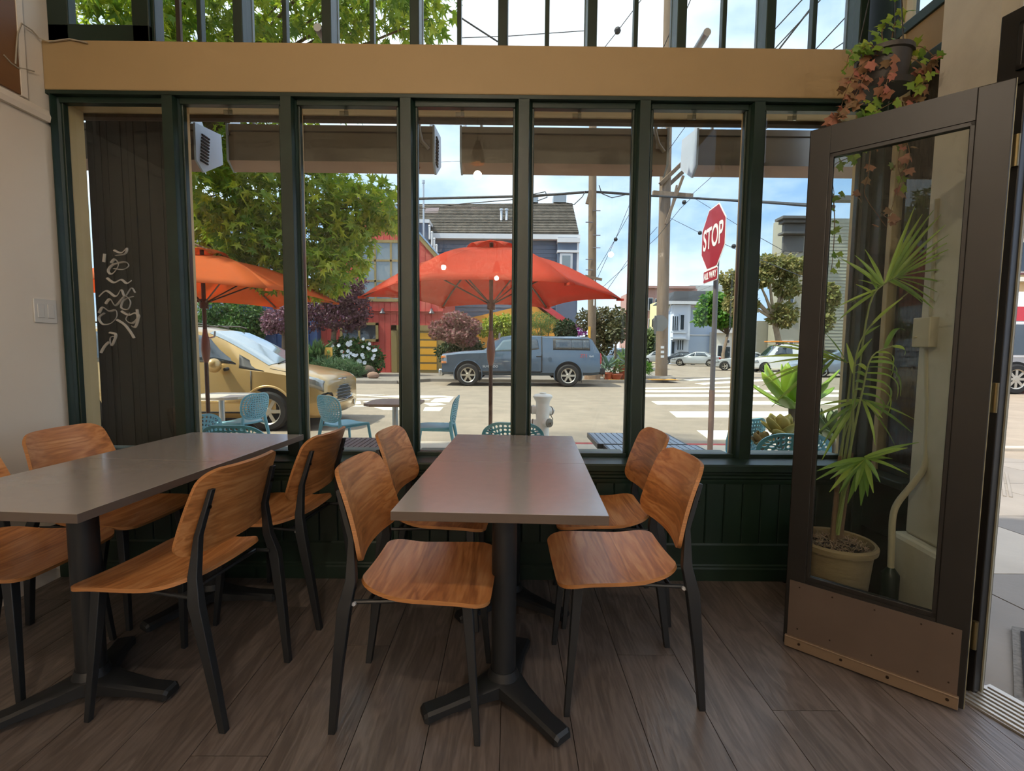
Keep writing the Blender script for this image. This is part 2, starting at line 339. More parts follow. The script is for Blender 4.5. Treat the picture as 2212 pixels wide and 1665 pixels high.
# ---------------------------------------------------------------- the window wall
CX0, CX1 = XL, 1.86                       # extent of the front window wall
g = G(); g.box((CX0, YW + .012, -.15), (CX1 + .1, 2.66, .585)); kn = struct(g.obj('wall_front', GREEN, smooth=0), 'dark green panelled wall under the front windows')
bw = .0955; n = int((CX1 - CX0) / bw) + 1
for i in range(n):
    x0 = CX0 + i * bw; x1 = min(x0 + bw, CX1)
    if x1 - x0 < .02: continue
    w2 = (x1 - x0) / 2
    g = G(); g.prism([(-w2 + .001, .014), (-w2 + .001, .004), (-w2 + .005, 0), (w2 - .005, 0), (w2 - .001, .004), (w2 - .001, .014)], .19, .52)
    g.obj('beadboard', GREEN, kn, (x0 + w2, YW, 0), smooth=0)
for nm, prof in (('base_rail', [(YW + .013, .085), (YW - .006, .085), (YW - .006, .186), (YW, .195), (YW + .013, .195)]),
                 ('baseboard', [(YW + .013, 0), (YW - .018, 0), (YW - .018, .062), (YW - .012, .07), (YW - .012, .078), (YW - .004, .088), (YW + .013, .088)]),
                 ('top_moulding', [(YW + .013, .512), (YW - .004, .512), (YW - .008, .525), (YW - .008, .535), (YW - .016, .545), (YW - .016, .556), (YW - .022, .566), (YW - .022, .578), (YW + .013, .578)]),
                 ('sill', [(2.66, .578), (YW - .034, .578), (YW - .04, .584), (YW - .04, .612), (YW - .034, .62), (2.53, .628), (2.66, .622)])):
    g = G(); g.prismx(prof, CX0, CX1 + (.0 if nm != 'sill' else .0)); g.obj(nm, GREEN, kn, smooth=25)
MX = [-1.72, -1.13, -.533, .060, .668, 1.243]
GY = 2.575                                # glass plane
WZ0, WZ1 = .625, 2.445
for i, x in enumerate([-2.301] + MX + [1.835]):
    hw = .042 if 0 < i < 7 else .036 if i else .018
    g = G(); d = .010
    g.prism([(x - hw, GY), (x - hw, 2.545), (x - hw + .009, 2.535), (x - hw + .012, 2.515), (x - hw + .016, 2.505), (x + hw - .016, 2.505), (x + hw - .012, 2.515), (x + hw - .009, 2.535), (x + hw, 2.545), (x + hw, GY)], WZ0, WZ1)
    o = struct(g.obj('trim_%d' % (i + 1), GREEN, smooth=25), 'dark green window mullion')
    g = G(); g.box((x - hw - (.0 if i else .01), GY + .006, .6), (x + hw + (.0 if i else .0), 2.615 if i else 2.68, WZ1)); g.obj('outer_trim', TANP, o, smooth=0, bevel=.004)
edges = [-2.283] + [v for x in MX for v in (x - .042, x + .042)] + [1.835 - .036]
for i in range(7):
    x0, x1 = edges[2 * i], edges[2 * i + 1]; s = .012
    g = G()
    for a, b in (((x0, 2.535, WZ0), (x1, GY, WZ0 + .022)), ((x0, 2.535, WZ1 - .03), (x1, GY, WZ1)), ((x0, 2.545, WZ0), (x0 + s, GY, WZ1)), ((x1 - s, 2.545, WZ0), (x1, GY, WZ1))): g.box(a, b)
    wo = struct(g.obj('window_%d' % (i + 1), GREEN, smooth=0, bevel=.003), 'tall fixed front window pane in dark green frame')
    g = G(); g.box((x0, GY, WZ0), (x1, GY + .006, WZ1)); g.obj('pane', PANE, wo, smooth=0)
    g = G(); g.box((x0, GY + .007, WZ0 - .02), (x1, 2.69, WZ0 + .012)); g.obj('outer_sill', mat('grey_outer_sill', '#6f7772', .5, var=.2), wo, smooth=0)
    if 0 < i < 7:
        g = G(); xm = (x0 + x1) / 2 - (.03 if i < 6 else .1); g.cb((xm, 2.573, 2.395), (.045, .004, .022)); g.cb((xm + .012, 2.57, 2.398), (.016, .01, .03)); g.obj('clear_hook', glass('clear_plastic', '#d8dad8', 1.0, .2), wo, smooth=0)
# head: dark strip, cream beam, ledge
g = G(); g.box((CX0, 2.505, WZ1 - .002), (CX1, 2.66, 2.462)); g.obj('head_strip', GREEN, kn, smooth=0)
g = G(); g.box((CX0, 2.50, 2.46), (CX1 + .02, 2.70, 2.695)); tb = struct(g.obj('trim_beam', CREAM, smooth=0, bevel=.006), 'wide cream painted beam above the front windows')
# outside head board and soffit seen through the top of the panes
g = G(); g.box((CX0 - 3, 2.60, 2.432), (CX1 + .1, 2.685, 2.52)); oh = struct(g.obj('trim_outside_head', TANP, smooth=0), 'tan board over the windows outside')
g = G(); g.prismx([(2.685, 2.415), (2.70, 2.405), (2.715, 2.408), (2.715, 2.45), (2.685, 2.45)], CX0 - 3, CX1 + .1); g.obj('drip_moulding', mat('weathered_dark_wood', '#4a3b30', .7, var=.3, vscale=20), oh, smooth=20)
# transom band above the beam
TY = 2.60; TZ0, TZ1 = 2.695, 3.62
TMX = [-1.382, -.937, -.495, -.05, .402, .854, 1.304, 1.775]
g = G(); g.box((CX0, TY - .05, TZ0), (CX1, TY + .06, TZ0 + .024)); g.box((CX0, TY - .05, TZ1), (CX1, TY + .06, TZ1 + .06)); tf = struct(g.obj('trim_transom_frame', GREEN, smooth=0, bevel=.004), 'dark green transom window frame')
for i, x in enumerate(TMX):
    g = G(); g.box((x - .024, TY - .045, TZ0), (x + .024, TY + .05, TZ1)); g.obj('transom_mullion', GREEN, tf, smooth=0, bevel=.004)
    g = G(); g.box((x - .027, TY + .051, TZ0), (x + .027, TY + .07, TZ1)); g.obj('outer_stop', mat('pale_outer_stop', '#8c97a3', .5), tf, smooth=0)
g = G(); g.box((-2.32, TY - .06, TZ0), (-1.815, TY + .0, TZ0 + .10)); g.box((-2.32, TY - .06, TZ0), (-2.215, TY - .01, TZ1)); g.box((-1.90, TY - .06, TZ0), (-1.815, TY - .0, TZ1)); g.box((-1.83, TY - .04, TZ0), (-1.80, TY + .03, TZ1))
g.obj('vent_sash', GREEN, tf, smooth=0, bevel=.005)
for x in (-2.10, -1.94):
    g = G(); g.box((x - .012, TY + .35, 2.6), (x + .012, TY + .37, 3.9)); g.obj('outside_bar', mat('rusty_brown_bar', '#4d3a2e', .6), tf, smooth=0)
xs = [-1.80] + TMX
for i in range(len(xs) - 1):
    a, b = xs[i] + .026, xs[i + 1] - .026; xm = (a + b) / 2
    g = G(); g.box((xm - .011, TY - .02, TZ0 + .02), (xm + .011, TY + .02, TZ1)); g.obj('muntin', GREEN, tf, smooth=0, bevel=.003)
    g = G(); g.box((a, TY, TZ0 + .02), (b, TY + .005, TZ1)); g.obj('pane', PANE, tf, smooth=0)
g = G(); g.box((-2.21, TY, TZ0 + .1), (-1.90, TY + .005, TZ1)); g.obj('pane', PANE, tf, smooth=0)
g = G(); g.box((CX0, TY - .06, TZ1 + .05), (2.3, TY + .1, 4.3)); struct(g.obj('wall_front_upper', CREAM, smooth=0), 'cream wall over the transom')
# outside skin of the building to either side
g = G(); g.box((-9, 2.5, -.3), (XL - .15, 2.72, 7)); struct(g.obj('wall_outside_left', mat('grey_outside_stucco', '#8d8a80', .8, var=.1), smooth=0), 'outside wall next door')
# ---------------------------------------------------------------- corner window, column, doorway
SX = 1.86
g = G(); g.box((SX, 2.12, -.15), (SX + .16, 2.66, .60)); sk = struct(g.obj('wall_side', GREEN, smooth=0), 'dark green wall under the side window')
g = G(); g.box((SX - .09, 2.12, .575), (SX + .05, 2.52, .61)); g.box((SX - .005, 2.12, .61), (SX + .05, 2.52, .66)); g.obj('sill', GREEN, sk, smooth=0, bevel=.006)
g = G(); g.box((SX - .02, 2.12, .30), (SX, 2.5, .575)); g.obj('apron', GREEN, sk, smooth=0, bevel=.005)
g = G(); g.box((SX - .025, 2.44, .0), (SX + .10, 2.66, 3.62)); g.obj('corner_post', GREEN, sk, smooth=0, bevel=.005)
g = G(); g.box((SX - .018, 2.375, .61), (SX + .03, 2.405, 3.6)); g.obj('beige_strip', mat('plain_beige', '#b3a27c', .5), sk, smooth=0, bevel=.003)  # narrow upright beige strip beside the corner post
g = G(); g.box((SX - .02, 2.12, .61), (SX + .05, 2.165, 3.62)); g.obj('side_post', GREEN, sk, smooth=0, bevel=.005)
g = G(); g.box((SX + .012, 2.16, .64), (SX + .018, 2.45, 2.46)); ws = g.obj('side_pane', PANE, sk, smooth=0)
g = G(); g.box((SX - .02, 2.12, 2.46), (SX + .05, 2.45, 2.53)); g.box((SX - .02, 2.12, 2.69), (SX + .05, 2.45, 2.74)); g.obj('side_head', GREEN, sk, smooth=0, bevel=.004)
g = G(); g.box((SX - .01, 2.12, 2.53), (SX + .05, 2.45, 2.69)); g.obj('side_beam', CREAM, sk, smooth=0)
g = G(); g.box((SX + .012, 2.16, 2.74), (SX + .018, 2.45, 3.6)); g.obj('side_transom_pane', PANE, sk, smooth=0)
DKP = mat('dark_corrugated_panel', '#2a241f', .6, var=.2, vscale=12)
g = G()
for i in range(14):
    y = 2.13 + i * .026; g.prism([(SX + .10, y), (SX + .088, y + .006), (SX + .088, y + .018), (SX + .10, y + .026), (SX + .11, y + .026), (SX + .11, y)], .6, 2.5)
g.obj('corrugated_backing', DKP, sk, smooth=0)
# plaster column with a wider plinth
COLM = mat('cream_plaster', '#cfc6b2', .7, var=.08, vscale=8, bump=.25, bscale=14)
g = G()
g.prism([(1.80, 2.115), (1.765, 2.075), (1.735, 1.80), (1.745, 1.73), (1.80, 1.77), (2.0, 2.04), (2.0, 2.115)], .40, 4.2)
cl = struct(g.obj('trim_column', COLM, smooth=0, bevel=.012), 'cream plaster column between side window and doorway')
g = G(); g.prism([(1.745, 2.115), (1.725, 2.10), (1.69, 1.76), (1.72, 1.71), (1.80, 1.765), (2.0, 2.04), (2.0, 2.115)], 0, .40); g.obj('plinth', COLM, cl, smooth=0, bevel=.02)
# door frame: jamb, head casing with panel, far jamb
def dpt(u, v, z): p = DJ0 + DD * u + DN * v; return (p.x, p.y, z)
DM = Matrix(((DD.x, DN.x, 0, DJ0.x), (DD.y, DN.y, 0, DJ0.y), (0, 0, 1, 0), (0, 0, 0, 1)))
DWL = (DJ1 - DJ0).length
DKG = mat('door_dark_paint', '#15120e', .42, var=.15, vscale=10, bump=.04, bscale=40)
g = G(); g.box((-.075, -.02, 0), (0, .035, 2.30), M=DM); fr = struct(g.obj('trim_door_frame', DKG, smooth=0, bevel=.004), 'dark door frame')
g = G(); g.box((DWL, -.02, 0), (DWL + .08, .10, 2.30), M=DM); g.obj('far_jamb', DKG, fr, smooth=0, bevel=.004)
g = G(); g.box((-.075, -.03, 2.06), (DWL + .08, .10, 2.30), M=DM); g.obj('head', DKG, fr, smooth=0, bevel=.004)
g = G()
for a, b in (((-.02, -.042, 2.10), (DWL, -.03, 2.115)), ((-.02, -.042, 2.235), (DWL, -.03, 2.25)), ((-.02, -.042, 2.10), (-.005, -.03, 2.25))): g.box(a, b, M=DM)
g.obj('head_panel_moulding', DKG, fr, smooth=0, bevel=.002)
g = G(); g.box((-.03, .0, 2.30), (DWL + .08, .12, 4.25), M=DM); g.obj('upper_panel', DKG, fr, smooth=0)
g = G(); g.box((0, .012, 0), (.005, .02, 2.06), M=DM); g.obj('weather_strip', mat('pale_weather_strip', '#8d8a78', .6), fr, smooth=0)
for z in (.22, 1.05, 1.85):
    g = G(); g.cyl(dpt(-.006, -.03, z - .05), dpt(-.006, -.03, z + .05), .009, n=10); g.obj('hinge', mat('brass_hinge', '#6a5d3f', .4, .8), fr)
# threshold: ribbed aluminium saddle
g = G(); g.box((-.02, -.085, -.02), (DWL + .02, .10, .006), M=DM); th = tag(g.obj('door_threshold', mat('aluminium', '#b9b2a6', .35, .7, bump=.03), smooth=0), 'ribbed aluminium threshold strip in the doorway', 'threshold')
for i in range(7):
    g = G(); v = -.075 + i * .024; g.box((-.01, v, .006), (DWL, v + .011, .011), M=DM); g.obj('rib', MATS['aluminium'], th, smooth=0)
# ================================================================ tables and chairs
TOPM = mat('taupe_laminate', '#a3978d', .26, spec=.9, coat=.8, coat_r=.18, var=.03, vscale=30, bump=.02, bscale=300)
EDGM = mat('taupe_edge_band', '#5f5147', .45)
def make_table(label, c, rz, arms):
    t = thing('cafe_table', label, 'table', (c[0], c[1], 0), rz, 'pushed together cafe tables')
    s = .2995; g = G(); g.box((-s, -s, .7235), (s, s, .75), 1); g.m[1] = 0
    g.obj('tabletop', [TOPM, EDGM], t, smooth=0, bevel=.0012)
    g = G(); g.cyl((0, 0, .03), (0, 0, .705), .042, n=24); g.obj('column', BLKM, t)
    g = G(); g.cb((0, 0, .708), (.34, .05, .008), rz=.7); g.cb((0, 0, .714), (.34, .05, .018), rz=-.87); g.cb((0, 0, .714), (.10, .10, .018)); g.obj('top_bracket', BLKM, t, smooth=0)
    b = G()
    b.lathe([(.058, .03), (.06, .05), (.054, .08), (.045, .105)], 24)
    base = b.obj('base', BLKM, t)
    for a in arms:
        g = G(); R = Matrix.Rotation(radians(a) - rz, 4, 'Z'); P = []
        for x, w, z0, z1 in ((.02, .055, .035, .085), (.09, .042, .028, .068), (.2, .033, .022, .05), (.275, .034, .012, .044), (.285, .028, .014, .036)):
            P.append([(x, -w, z0), (x, w, z0), (x, w, z1 - .008), (x, w * .7, z1), (x, -w * .7, z1), (x, -w, z1 - .008)])
        vs = [p for q in P for p in q]; fs = []
        for i in range(len(P) - 1):
            for j in range(6): k = (j + 1) % 6; fs.append((i * 6 + j, i * 6 + k, i * 6 + 6 + k, i * 6 + 6 + j))
        fs += [tuple(range(5, -1, -1)), tuple(range(24, 30))]
        g.add(vs, fs, 0, R); o = g.obj('foot', BLKM, t, smooth=30, fix=True)
        g = G(); g.cyl((.262, 0, 0), (.262, 0, .014), .012, n=10, M=R); g.obj('glide', mat('grey_glide', '#777777', .4), o)
    return t
ta = -.0447
def tabc(ox, oy, a, k): return (ox - sin(a) * (.30 + .6015 * k), oy + cos(a) * (.30 + .6015 * k))
make_table('taupe table nearest the camera in the middle, on a black pedestal', tabc(-.0267, 1.284, ta, 0), ta, (205, 311, 75))
make_table('taupe table against the window in the middle, butted to the nearer one', tabc(-.0267, 1.284, ta, 1), ta, (215, 330, 95))
tl = -.077
c0 = (-1.149 - .3 * cos(tl), 1.256 - .3 * sin(tl))
make_table('taupe table at the left edge of the frame, on a black pedestal', tabc(c0[0], c0[1], tl, 0), tl, (-3, 225, 110))
make_table('taupe table against the window on the left', tabc(c0[0], c0[1], tl, 1), tl, (5, 240, 120))
# --- chair: moulded plywood on a black steel frame; front is +x
SEATW = wood('walnut_seat_veneer', '#94592f', '#c07d46', '#d79d66', (11, .8, 11), .33, 1.2, ring=.35, bump=.05)
BACKW = wood('walnut_back_veneer', '#8f5830', '#c07c45', '#d79b64', (11, .8, 11), .34, 1.2, ring=.35, bump=.05)
PLY = mat('plywood_edge', '#a9713f', .5, stretch=(3, 3, 160), var=.35, vscale=3)
FRM = mat('black_steel_frame', '#222426', .42, bump=.02, bscale=150)
def squircle(u, v, k=.42):
    # map the square [-1,1]^2 on a rounded square
    a = abs(u); b = abs(v); f = k * a * b
    return u * (1 - f * b * .5 * (b ** 2)), v * (1 - f * a * .5 * (a ** 2))
def ply_sheet(fn, th, n=18):
    """fn(u, v) -> centre point; a curved sheet with plywood rim"""
    g = G(); N = n
    P = [[Vector(fn(-1 + 2 * i / N, -1 + 2 * j / N)) for i in range(N + 1)] for j in range(N + 1)]
    def nrm(i, j):
        a = P[j][min(i + 1, N)] - P[j][max(i - 1, 0)]; b = P[min(j + 1, N)][i] - P[max(j - 1, 0)][i]
        q = a.cross(b); return q.normalized() if q.length > 1e-9 else Vector((0, 0, 1))
    T = [[P[j][i] + nrm(i, j) * th / 2 for i in range(N + 1)] for j in range(N + 1)]
    B = [[P[j][i] - nrm(i, j) * th / 2 for i in range(N + 1)] for j in range(N + 1)]
    W = N + 1; vs = [T[j][i] for j in range(W) for i in range(W)] + [B[j][i] for j in range(W) for i in range(W)]
    fs = []; ms = []
    for j in range(N):
        for i in range(N):
            a = j * W + i; fs.append((a, a + 1, a + W + 1, a + W)); ms.append(0); b = a + W * W; fs.append((b, b + W, b + W + 1, b + 1)); ms.append(0)
    rim = [i for i in range(W)] + [j * W + N for j in range(1, W)] + [N * W + i for i in range(N - 1, -1, -1)] + [j * W for j in range(N - 1, 0, -1)]
    for k in range(len(rim)):
        a, b = rim[k], rim[(k + 1) % len(rim)]; fs.append((b, a, a + W * W, b + W * W)); ms.append(1)
    g.v = [tuple(p) for p in vs]; g.f = [list(f) for f in fs]; g.m = ms; return g
def rounded(u, v, rc):
    # square -> rounded square with corner radius rc (in half units), by radial stretch
    m = max(abs(u), abs(v))
    if m < 1e-9: return 0, 0
    du, dv = u / m, v / m                              # on the unit square rim
    ca = 1 - rc
    if abs(du) > ca and abs(dv) > ca:                  # in a corner: pull on the arc
        x, y = abs(du) - ca, abs(dv) - ca; ang = atan2(y, x); X, Y = ca + rc * cos(ang), ca + rc * sin(ang)
        du, dv = math.copysign(X, du), math.copysign(Y, dv)
    s = m; return du * s, dv * s
def seat_fn(u, v):
    a, b = rounded(u, v, .30)
    x = .055 + a * .205 if a > 0 else .055 + a * .20
    hw = .215 + .012 * a - .03 * max(0, -a) ** 2
    y = b * hw
    z = .452 + .022 * max(0, -a - .1) ** 2 * (1 + 0 * b) - .010 * (1 - b * b) * (1 - .4 * a * a) - .012 * max(0, a - .45) ** 2 / .3 + .004 * b * b
    z += .03 * max(0, -a - .35) ** 1.5
    return x, y, z
def back_fn(u, v):                                     # u across, v up
    a, b = rounded(u, v, .34)
    hw = .202 - .018 * b
    y = a * hw; z = .69 + b * .135
    x = -.148 - .042 * b - .038 * (1 - a * a) - .010 * (b * b)
    return x, y, z
def make_chair():
    t = thing('wooden_chair', 'x', 'chair')
    ply_sheet(seat_fn, .012, 22).obj('seat', [SEATW, PLY], t, smooth=50)
    ply_sheet(back_fn, .012, 22).obj('backrest', [BACKW, PLY], t, smooth=50)
    for s in (-1, 1):
        # rear leg runs on as the back post: flat tapering bar
        g = G(); P = [(-.232, .170, 0, .011, .011), (-.205, .183, .22, .015, .013), (-.176, .194, .42, .02, .014), (-.160, .178, .50, .016, .012), (-.163, .160, .62, .009, .011), (-.206, .150, .765, .007, .009)]
        vs = []; fs = []
        for x, y, z, a, b in P: vs += [(x - a, s * y - b, z), (x + a, s * y - b, z), (x + a, s * y + b, z), (x - a, s * y + b, z)]
        for i in range(len(P) - 1):
            for j in range(4): k = (j + 1) % 4; fs.append((i * 4 + j, i * 4 + k, i * 4 + 4 + k, i * 4 + 4 + j))
        fs += [(3, 2, 1, 0), tuple(range(len(vs) - 4, len(vs)))]
        g.add(vs, fs); o = g.obj('rear_leg', FRM, t, smooth=25, fix=True, bevel=.002)
        g = G(); g.cyl((-.190, s * .154, .71), (-.202, s * .154, .71), .006, n=10); g.obj('bolt', mat('dark_bolt', '#111111', .3, .6), o)
        g = G(); P = [(.225, .192, 0, .009), (.207, .176, .22, .012), (.19, .162, .435, .016)]; vs = []; fs = []
        for x, y, z, a in P: vs += [(x - a, s * y - a, z), (x + a, s * y - a, z), (x + a, s * y + a, z), (x - a, s * y + a, z)]
        for i in range(2):
            for j in range(4): k = (j + 1) % 4; fs.append((i * 4 + j, i * 4 + k, i * 4 + 4 + k, i * 4 + 4 + j))
        fs += [(3, 2, 1, 0), (8, 9, 10, 11)]; g.add(vs, fs); g.obj('front_leg', FRM, t, smooth=25, fix=True, bevel=.002)
        g = G(); g.tube([(.185, s * .15, .434), (-.165, s * .178, .430)], .007, 8); g.obj('side_rail', FRM, t)
        g = G(); g.cyl((-.15, s * .178, .428), (-.15, s * .192, .43), .006, n=8); g.obj('spacer', mat('clear_white_spacer', '#b9bcc0', .3), t)
    g = G(); g.tube([(.17, -.15, .432), (.17, .15, .432)], .007, 8); g.obj('front_rail', FRM, t)
    g = G(); g.tube([(-.11, -.175, .430), (-.11, .175, .430)], .007, 8); g.obj('rear_rail', FRM, t)
    return t
chair0 = make_chair(); used = []
def place_chair(x, y, deg, label):
    c = chair0 if not used else copy_tree(chair0); used.append(1)
    c.location = (x, y, 0); c.rotation_euler = (0, 0, radians(deg)); c['label'] = label; c['group'] = 'walnut plywood chairs around the tables'
    return c
place_chair(-.305, 1.578, -2.6, 'walnut chair facing right, pulled up nearest on the left of the middle tables')
place_chair(.417, 1.690, 181, 'walnut chair facing left, nearest on the right of the middle tables, glossy seat')
place_chair(-1.09, 1.62, 172.4, 'walnut chair with its back to the camera, nearest beside the left tables')
place_chair(-1.015, 2.165, 174, 'walnut chair by the window on the right side of the left tables')
place_chair(-1.815, 2.155, -2, 'walnut chair in the corner against the left wall by the window')
place_chair(-1.83, 1.69, 2, 'walnut chair cut by the left edge of the frame, seat under the table')
place_chair(-.345, 2.165, -3, 'walnut chair by the window on the left of the middle tables')
place_chair(.467, 2.18, 180, 'walnut chair by the window on the right of the middle tables')
# ================================================================ the open door leaf
A0, B0 = Vector((1.127, 1.882)), Vector((1.523, 1.510)); du = (B0 - A0).normalized(); dn = Vector((-du.y, du.x))
LM = Matrix(((du.x, dn.x, 0, A0.x), (du.y, dn.y, 0, A0.y), (0, 0, 1, 0), (0, 0, 0, 1)))    # x along the leaf, y to its far side
def leafbox(g, x0, x1, z0, z1, y0=0, y1=.042, m=0): return g.box((x0, y0, z0), (x1, y1, z1), m)
t = thing('door_leaf', 'narrow dark painted glazed door leaf standing open at the right', 'door'); t.matrix_world = LM
H = 2.03
g = G(); leafbox(g, 0, .068, .012, H); g.obj('free_stile', DKG, t, smooth=0, bevel=.003)
g = G(); leafbox(g, .456, .541, .012, H); g.obj('hinge_stile', DKG, t, smooth=0, bevel=.003)
g = G(); leafbox(g, .068, .456, 1.93, H); g.obj('top_rail', DKG, t, smooth=0)
g = G(); leafbox(g, .068, .456, .012, .295); g.obj('bottom_rail', DKG, t, smooth=0)
g = G()
for a, b in (((.066, .004, .293), (.458, .014, .312)), ((.066, .004, 1.915), (.458, .014, 1.934)), ((.066, .004, .3), (.08, .014, 1.93)), ((.444, .004, .3), (.458, .014, 1.93))): g.box(a, b)
for a, b in (((.066, .024, .293), (.458, .036, .308)), ((.066, .024, 1.918), (.458, .036, 1.934)), ((.066, .024, .3), (.078, .036, 1.93)), ((.446, .024, .3), (.458, .036, 1.93))): g.box(a, b)
g.obj('glazing_bead', DKG, t, smooth=0, bevel=.002)
g = G(); g.box((.07, .016, .30), (.455, .022, 1.928)); g.obj('pane', PANE, t, smooth=0)
KPM = mat('brown_kick_plate', '#6f6056', .3, .45, var=.08, vscale=6)
g = G(); g.box((.015, -.003, .05), (.523, 0, .282)); kp = g.obj('kick_plate', KPM, t, smooth=0)
for x in (.05, .16, .29, .42, .5):
    for z in (.262, .09):
        g = G(); g.cyl((x, -.005, z), (x, -.002, z), .003, n=8); g.obj('screw', mat('dark_screw', '#3a2c20', .4, .6), kp)
g = G(); g.box((.008, -.012, .008), (.528, 0, .05)); g.box((.008, -.014, .046), (.528, 0, .054)); sw = g.obj('door_sweep', mat('bronze_sweep', '#8a7560', .4, .4), t, smooth=0, bevel=.002)
for x in (.06, .2, .34, .5):
    g = G(); g.cyl((x, -.015, .034), (x, -.01, .034), .005, n=10); g.obj('screw', MATS['dark_screw'], sw)
g = G(); g.box((.5415, .006, .012), (.5435, .036, H)); g.obj('edge_strip', mat('worn_pale_edge', '#8d8a74', .5, var=.3, vscale=30), t, smooth=0)
# ================================================================ street ground
RZ = -.22
def gz(Y): return RZ if Y < 28 else RZ - .010 * (Y - 28)
def grs(x, y):                          # where the line of sight meets the (far sloping) street
    Y = 40.0
    for _ in range(60):
        z = gz(Y); p = gr(x, y, z); Y = .5 * Y + .5 * min(max(p.y, 3), 150)
    return Vector((at(x, y, Y).x, Y, gz(Y)))
ASPH = mat('warm_grey_asphalt', '#8f8271', .85, var=.16, vscale=2.2, bump=.6, bscale=45)  # mottled warm grey, the same over the whole street
CONC = mat('pale_concrete', '#b5a998', .8, var=.10, vscale=2.5, bump=.15, bscale=30, objvar=.06)
CONG = mat('grey_concrete', '#837b71', .8, var=.12, vscale=2, bump=.15, bscale=30, objvar=.05)
g = G()
rows = [-30, 5, 12, 20, 28, 40, 60, 90, 150]; xsr = [-90, -40, -10, 10, 40, 120]
vs = [(X, Y, gz(Y)) for Y in rows for X in xsr]; n = len(xsr)
g.add(vs, [(j * n + i, j * n + i + 1, j * n + n + i + 1, j * n + n + i) for j in range(len(rows) - 1) for i in range(n - 1)])
road = struct(g.obj('street', ASPH, smooth=0), 'sunlit grey asphalt street crossing')
# near sidewalk: falls gently towards the kerb
SL = .025
def sz(Y): return -.06 - SL * (Y - 2.7)
sw0 = bpy.data.objects.new('sidewalk', None); COL.objects.link(sw0); sw0.location = (0, 2.7, -.06); sw0.rotation_euler = (-math.atan(SL), 0, 0); struct(sw0, 'pale concrete slab sidewalk outside the window')
YC = 4.15                                # kerb line in sidewalk coordinates
def inner(X, Y): return X < SX + .2 and Y < -.04
k = 0
for i in range(-11, 6):
    for j in range(-4, 4):
        x0, y0 = .32 + i * 1.1, -.05 + j * 1.05
        if i < 1 and j < 0: continue
        p = [(x0 + .005, y0 + .005), (x0 + 1.095, y0 + .005), (x0 + 1.095, y0 + 1.045), (x0 + .005, y0 + 1.045)]
        p = clip(p, .7071, .7071, 6.9)
        if j < 0: p = clip(p, -DN.x, -DN.y, -(dc + .115) + DN.y * 2.7)
        if len(p) < 3: continue
        cx = sum(q[0] for q in p) / len(p); cy = sum(q[1] for q in p) / len(p)
        h = G(); h.prism([(q[0] - cx, q[1] - cy) for q in p], -.12, 0); h.obj('slab', CONC if j > -1 and i < 3 else CONG, sw0, (cx, cy, 0), smooth=0)  # right-hand slabs take the darker grey to stand in for shade
g = G(); g.prism(clip(clip([(-12, -.05), (5.9, -.05), (5.9, 4.2), (-12, 4.2)], .7071, .7071, 6.88), 0, 1, 4.14), -.16, -.008); g.prism(clip([(1.4, -4), (5.9, -4), (5.9, -.05), (1.4, -.05)], -DN.x, -DN.y, -(dc + .115) + DN.y * 2.7), -.16, -.008); g.obj('joint_bed', mat('dark_joint', '#5d554b', .9), sw0, smooth=0)
REDK = mat('red_kerb_paint', '#a8423c', .7, var=.2, vscale=12)
for i in range(-8, 5):
    x0 = i * 1.5; h = G(); h.box((0, 0, -.16), (1.49, .16, 0)); h.obj('kerb', REDK if x0 in (.0, 1.5) else CONC, sw0, (x0 + .75, YC, 0), smooth=0, bevel=.02)
# ribbed ramp at the corner
g = G()
for i in range(16): g.cb((4.6 + .04 * i * .7, 2.45 + .04 * i * -.7, .004), (.02, 1.4, .008), rz=-.78)
g.obj('ribbed_ramp', CONG, sw0, smooth=0)
# far pavement with its kerb
fw = bpy.data.objects.new('far_pavement', None); COL.objects.link(fw); fw.location = (0, 0, -.10); struct(fw, 'grey pavement across the street')
fpoly = [(-40, 18.9), (-4.4, 18.9), (-3.4, 20.35), (5.2, 20.35), (6.6, 20.9), (7.6, 22.2), (8.2, 24.5), (8.2, 60), (-40, 60)]
g = G(); g.prism(fpoly, -.14, 0); g.obj('pavement_slab', CONG, fw, smooth=0)
for a, b in zip(fpoly[:6], fpoly[1:7]):
    a, b = Vector(a), Vector(b); d = (b - a); L = d.length; q = int(L / 2.2) + 1
    for i in range(q):
        if a.x < -20 and i < q - 12: continue
        p = a + d * (i / q); h = G(); h.box((0, -.08, -.14), (L / q - .01, .08, .012)); h.obj('kerb', CONG, fw, (p.x, p.y, 0), atan2(d.y, d.x), smooth=0, bevel=.015)
YEL = mat('yellow_tactile_pad', '#c08a35', .8, var=.1)
for x, y in ((1362, 829), (1392, 829), (1424, 821), (1448, 820)):
    p = gr(x, y, -.09); g = G(); g.cb((0, 0, .006), (.62, .8, .012)); g.obj('tactile_pad', YEL, fw, (p.x, max(p.y, 21), 0), smooth=0)
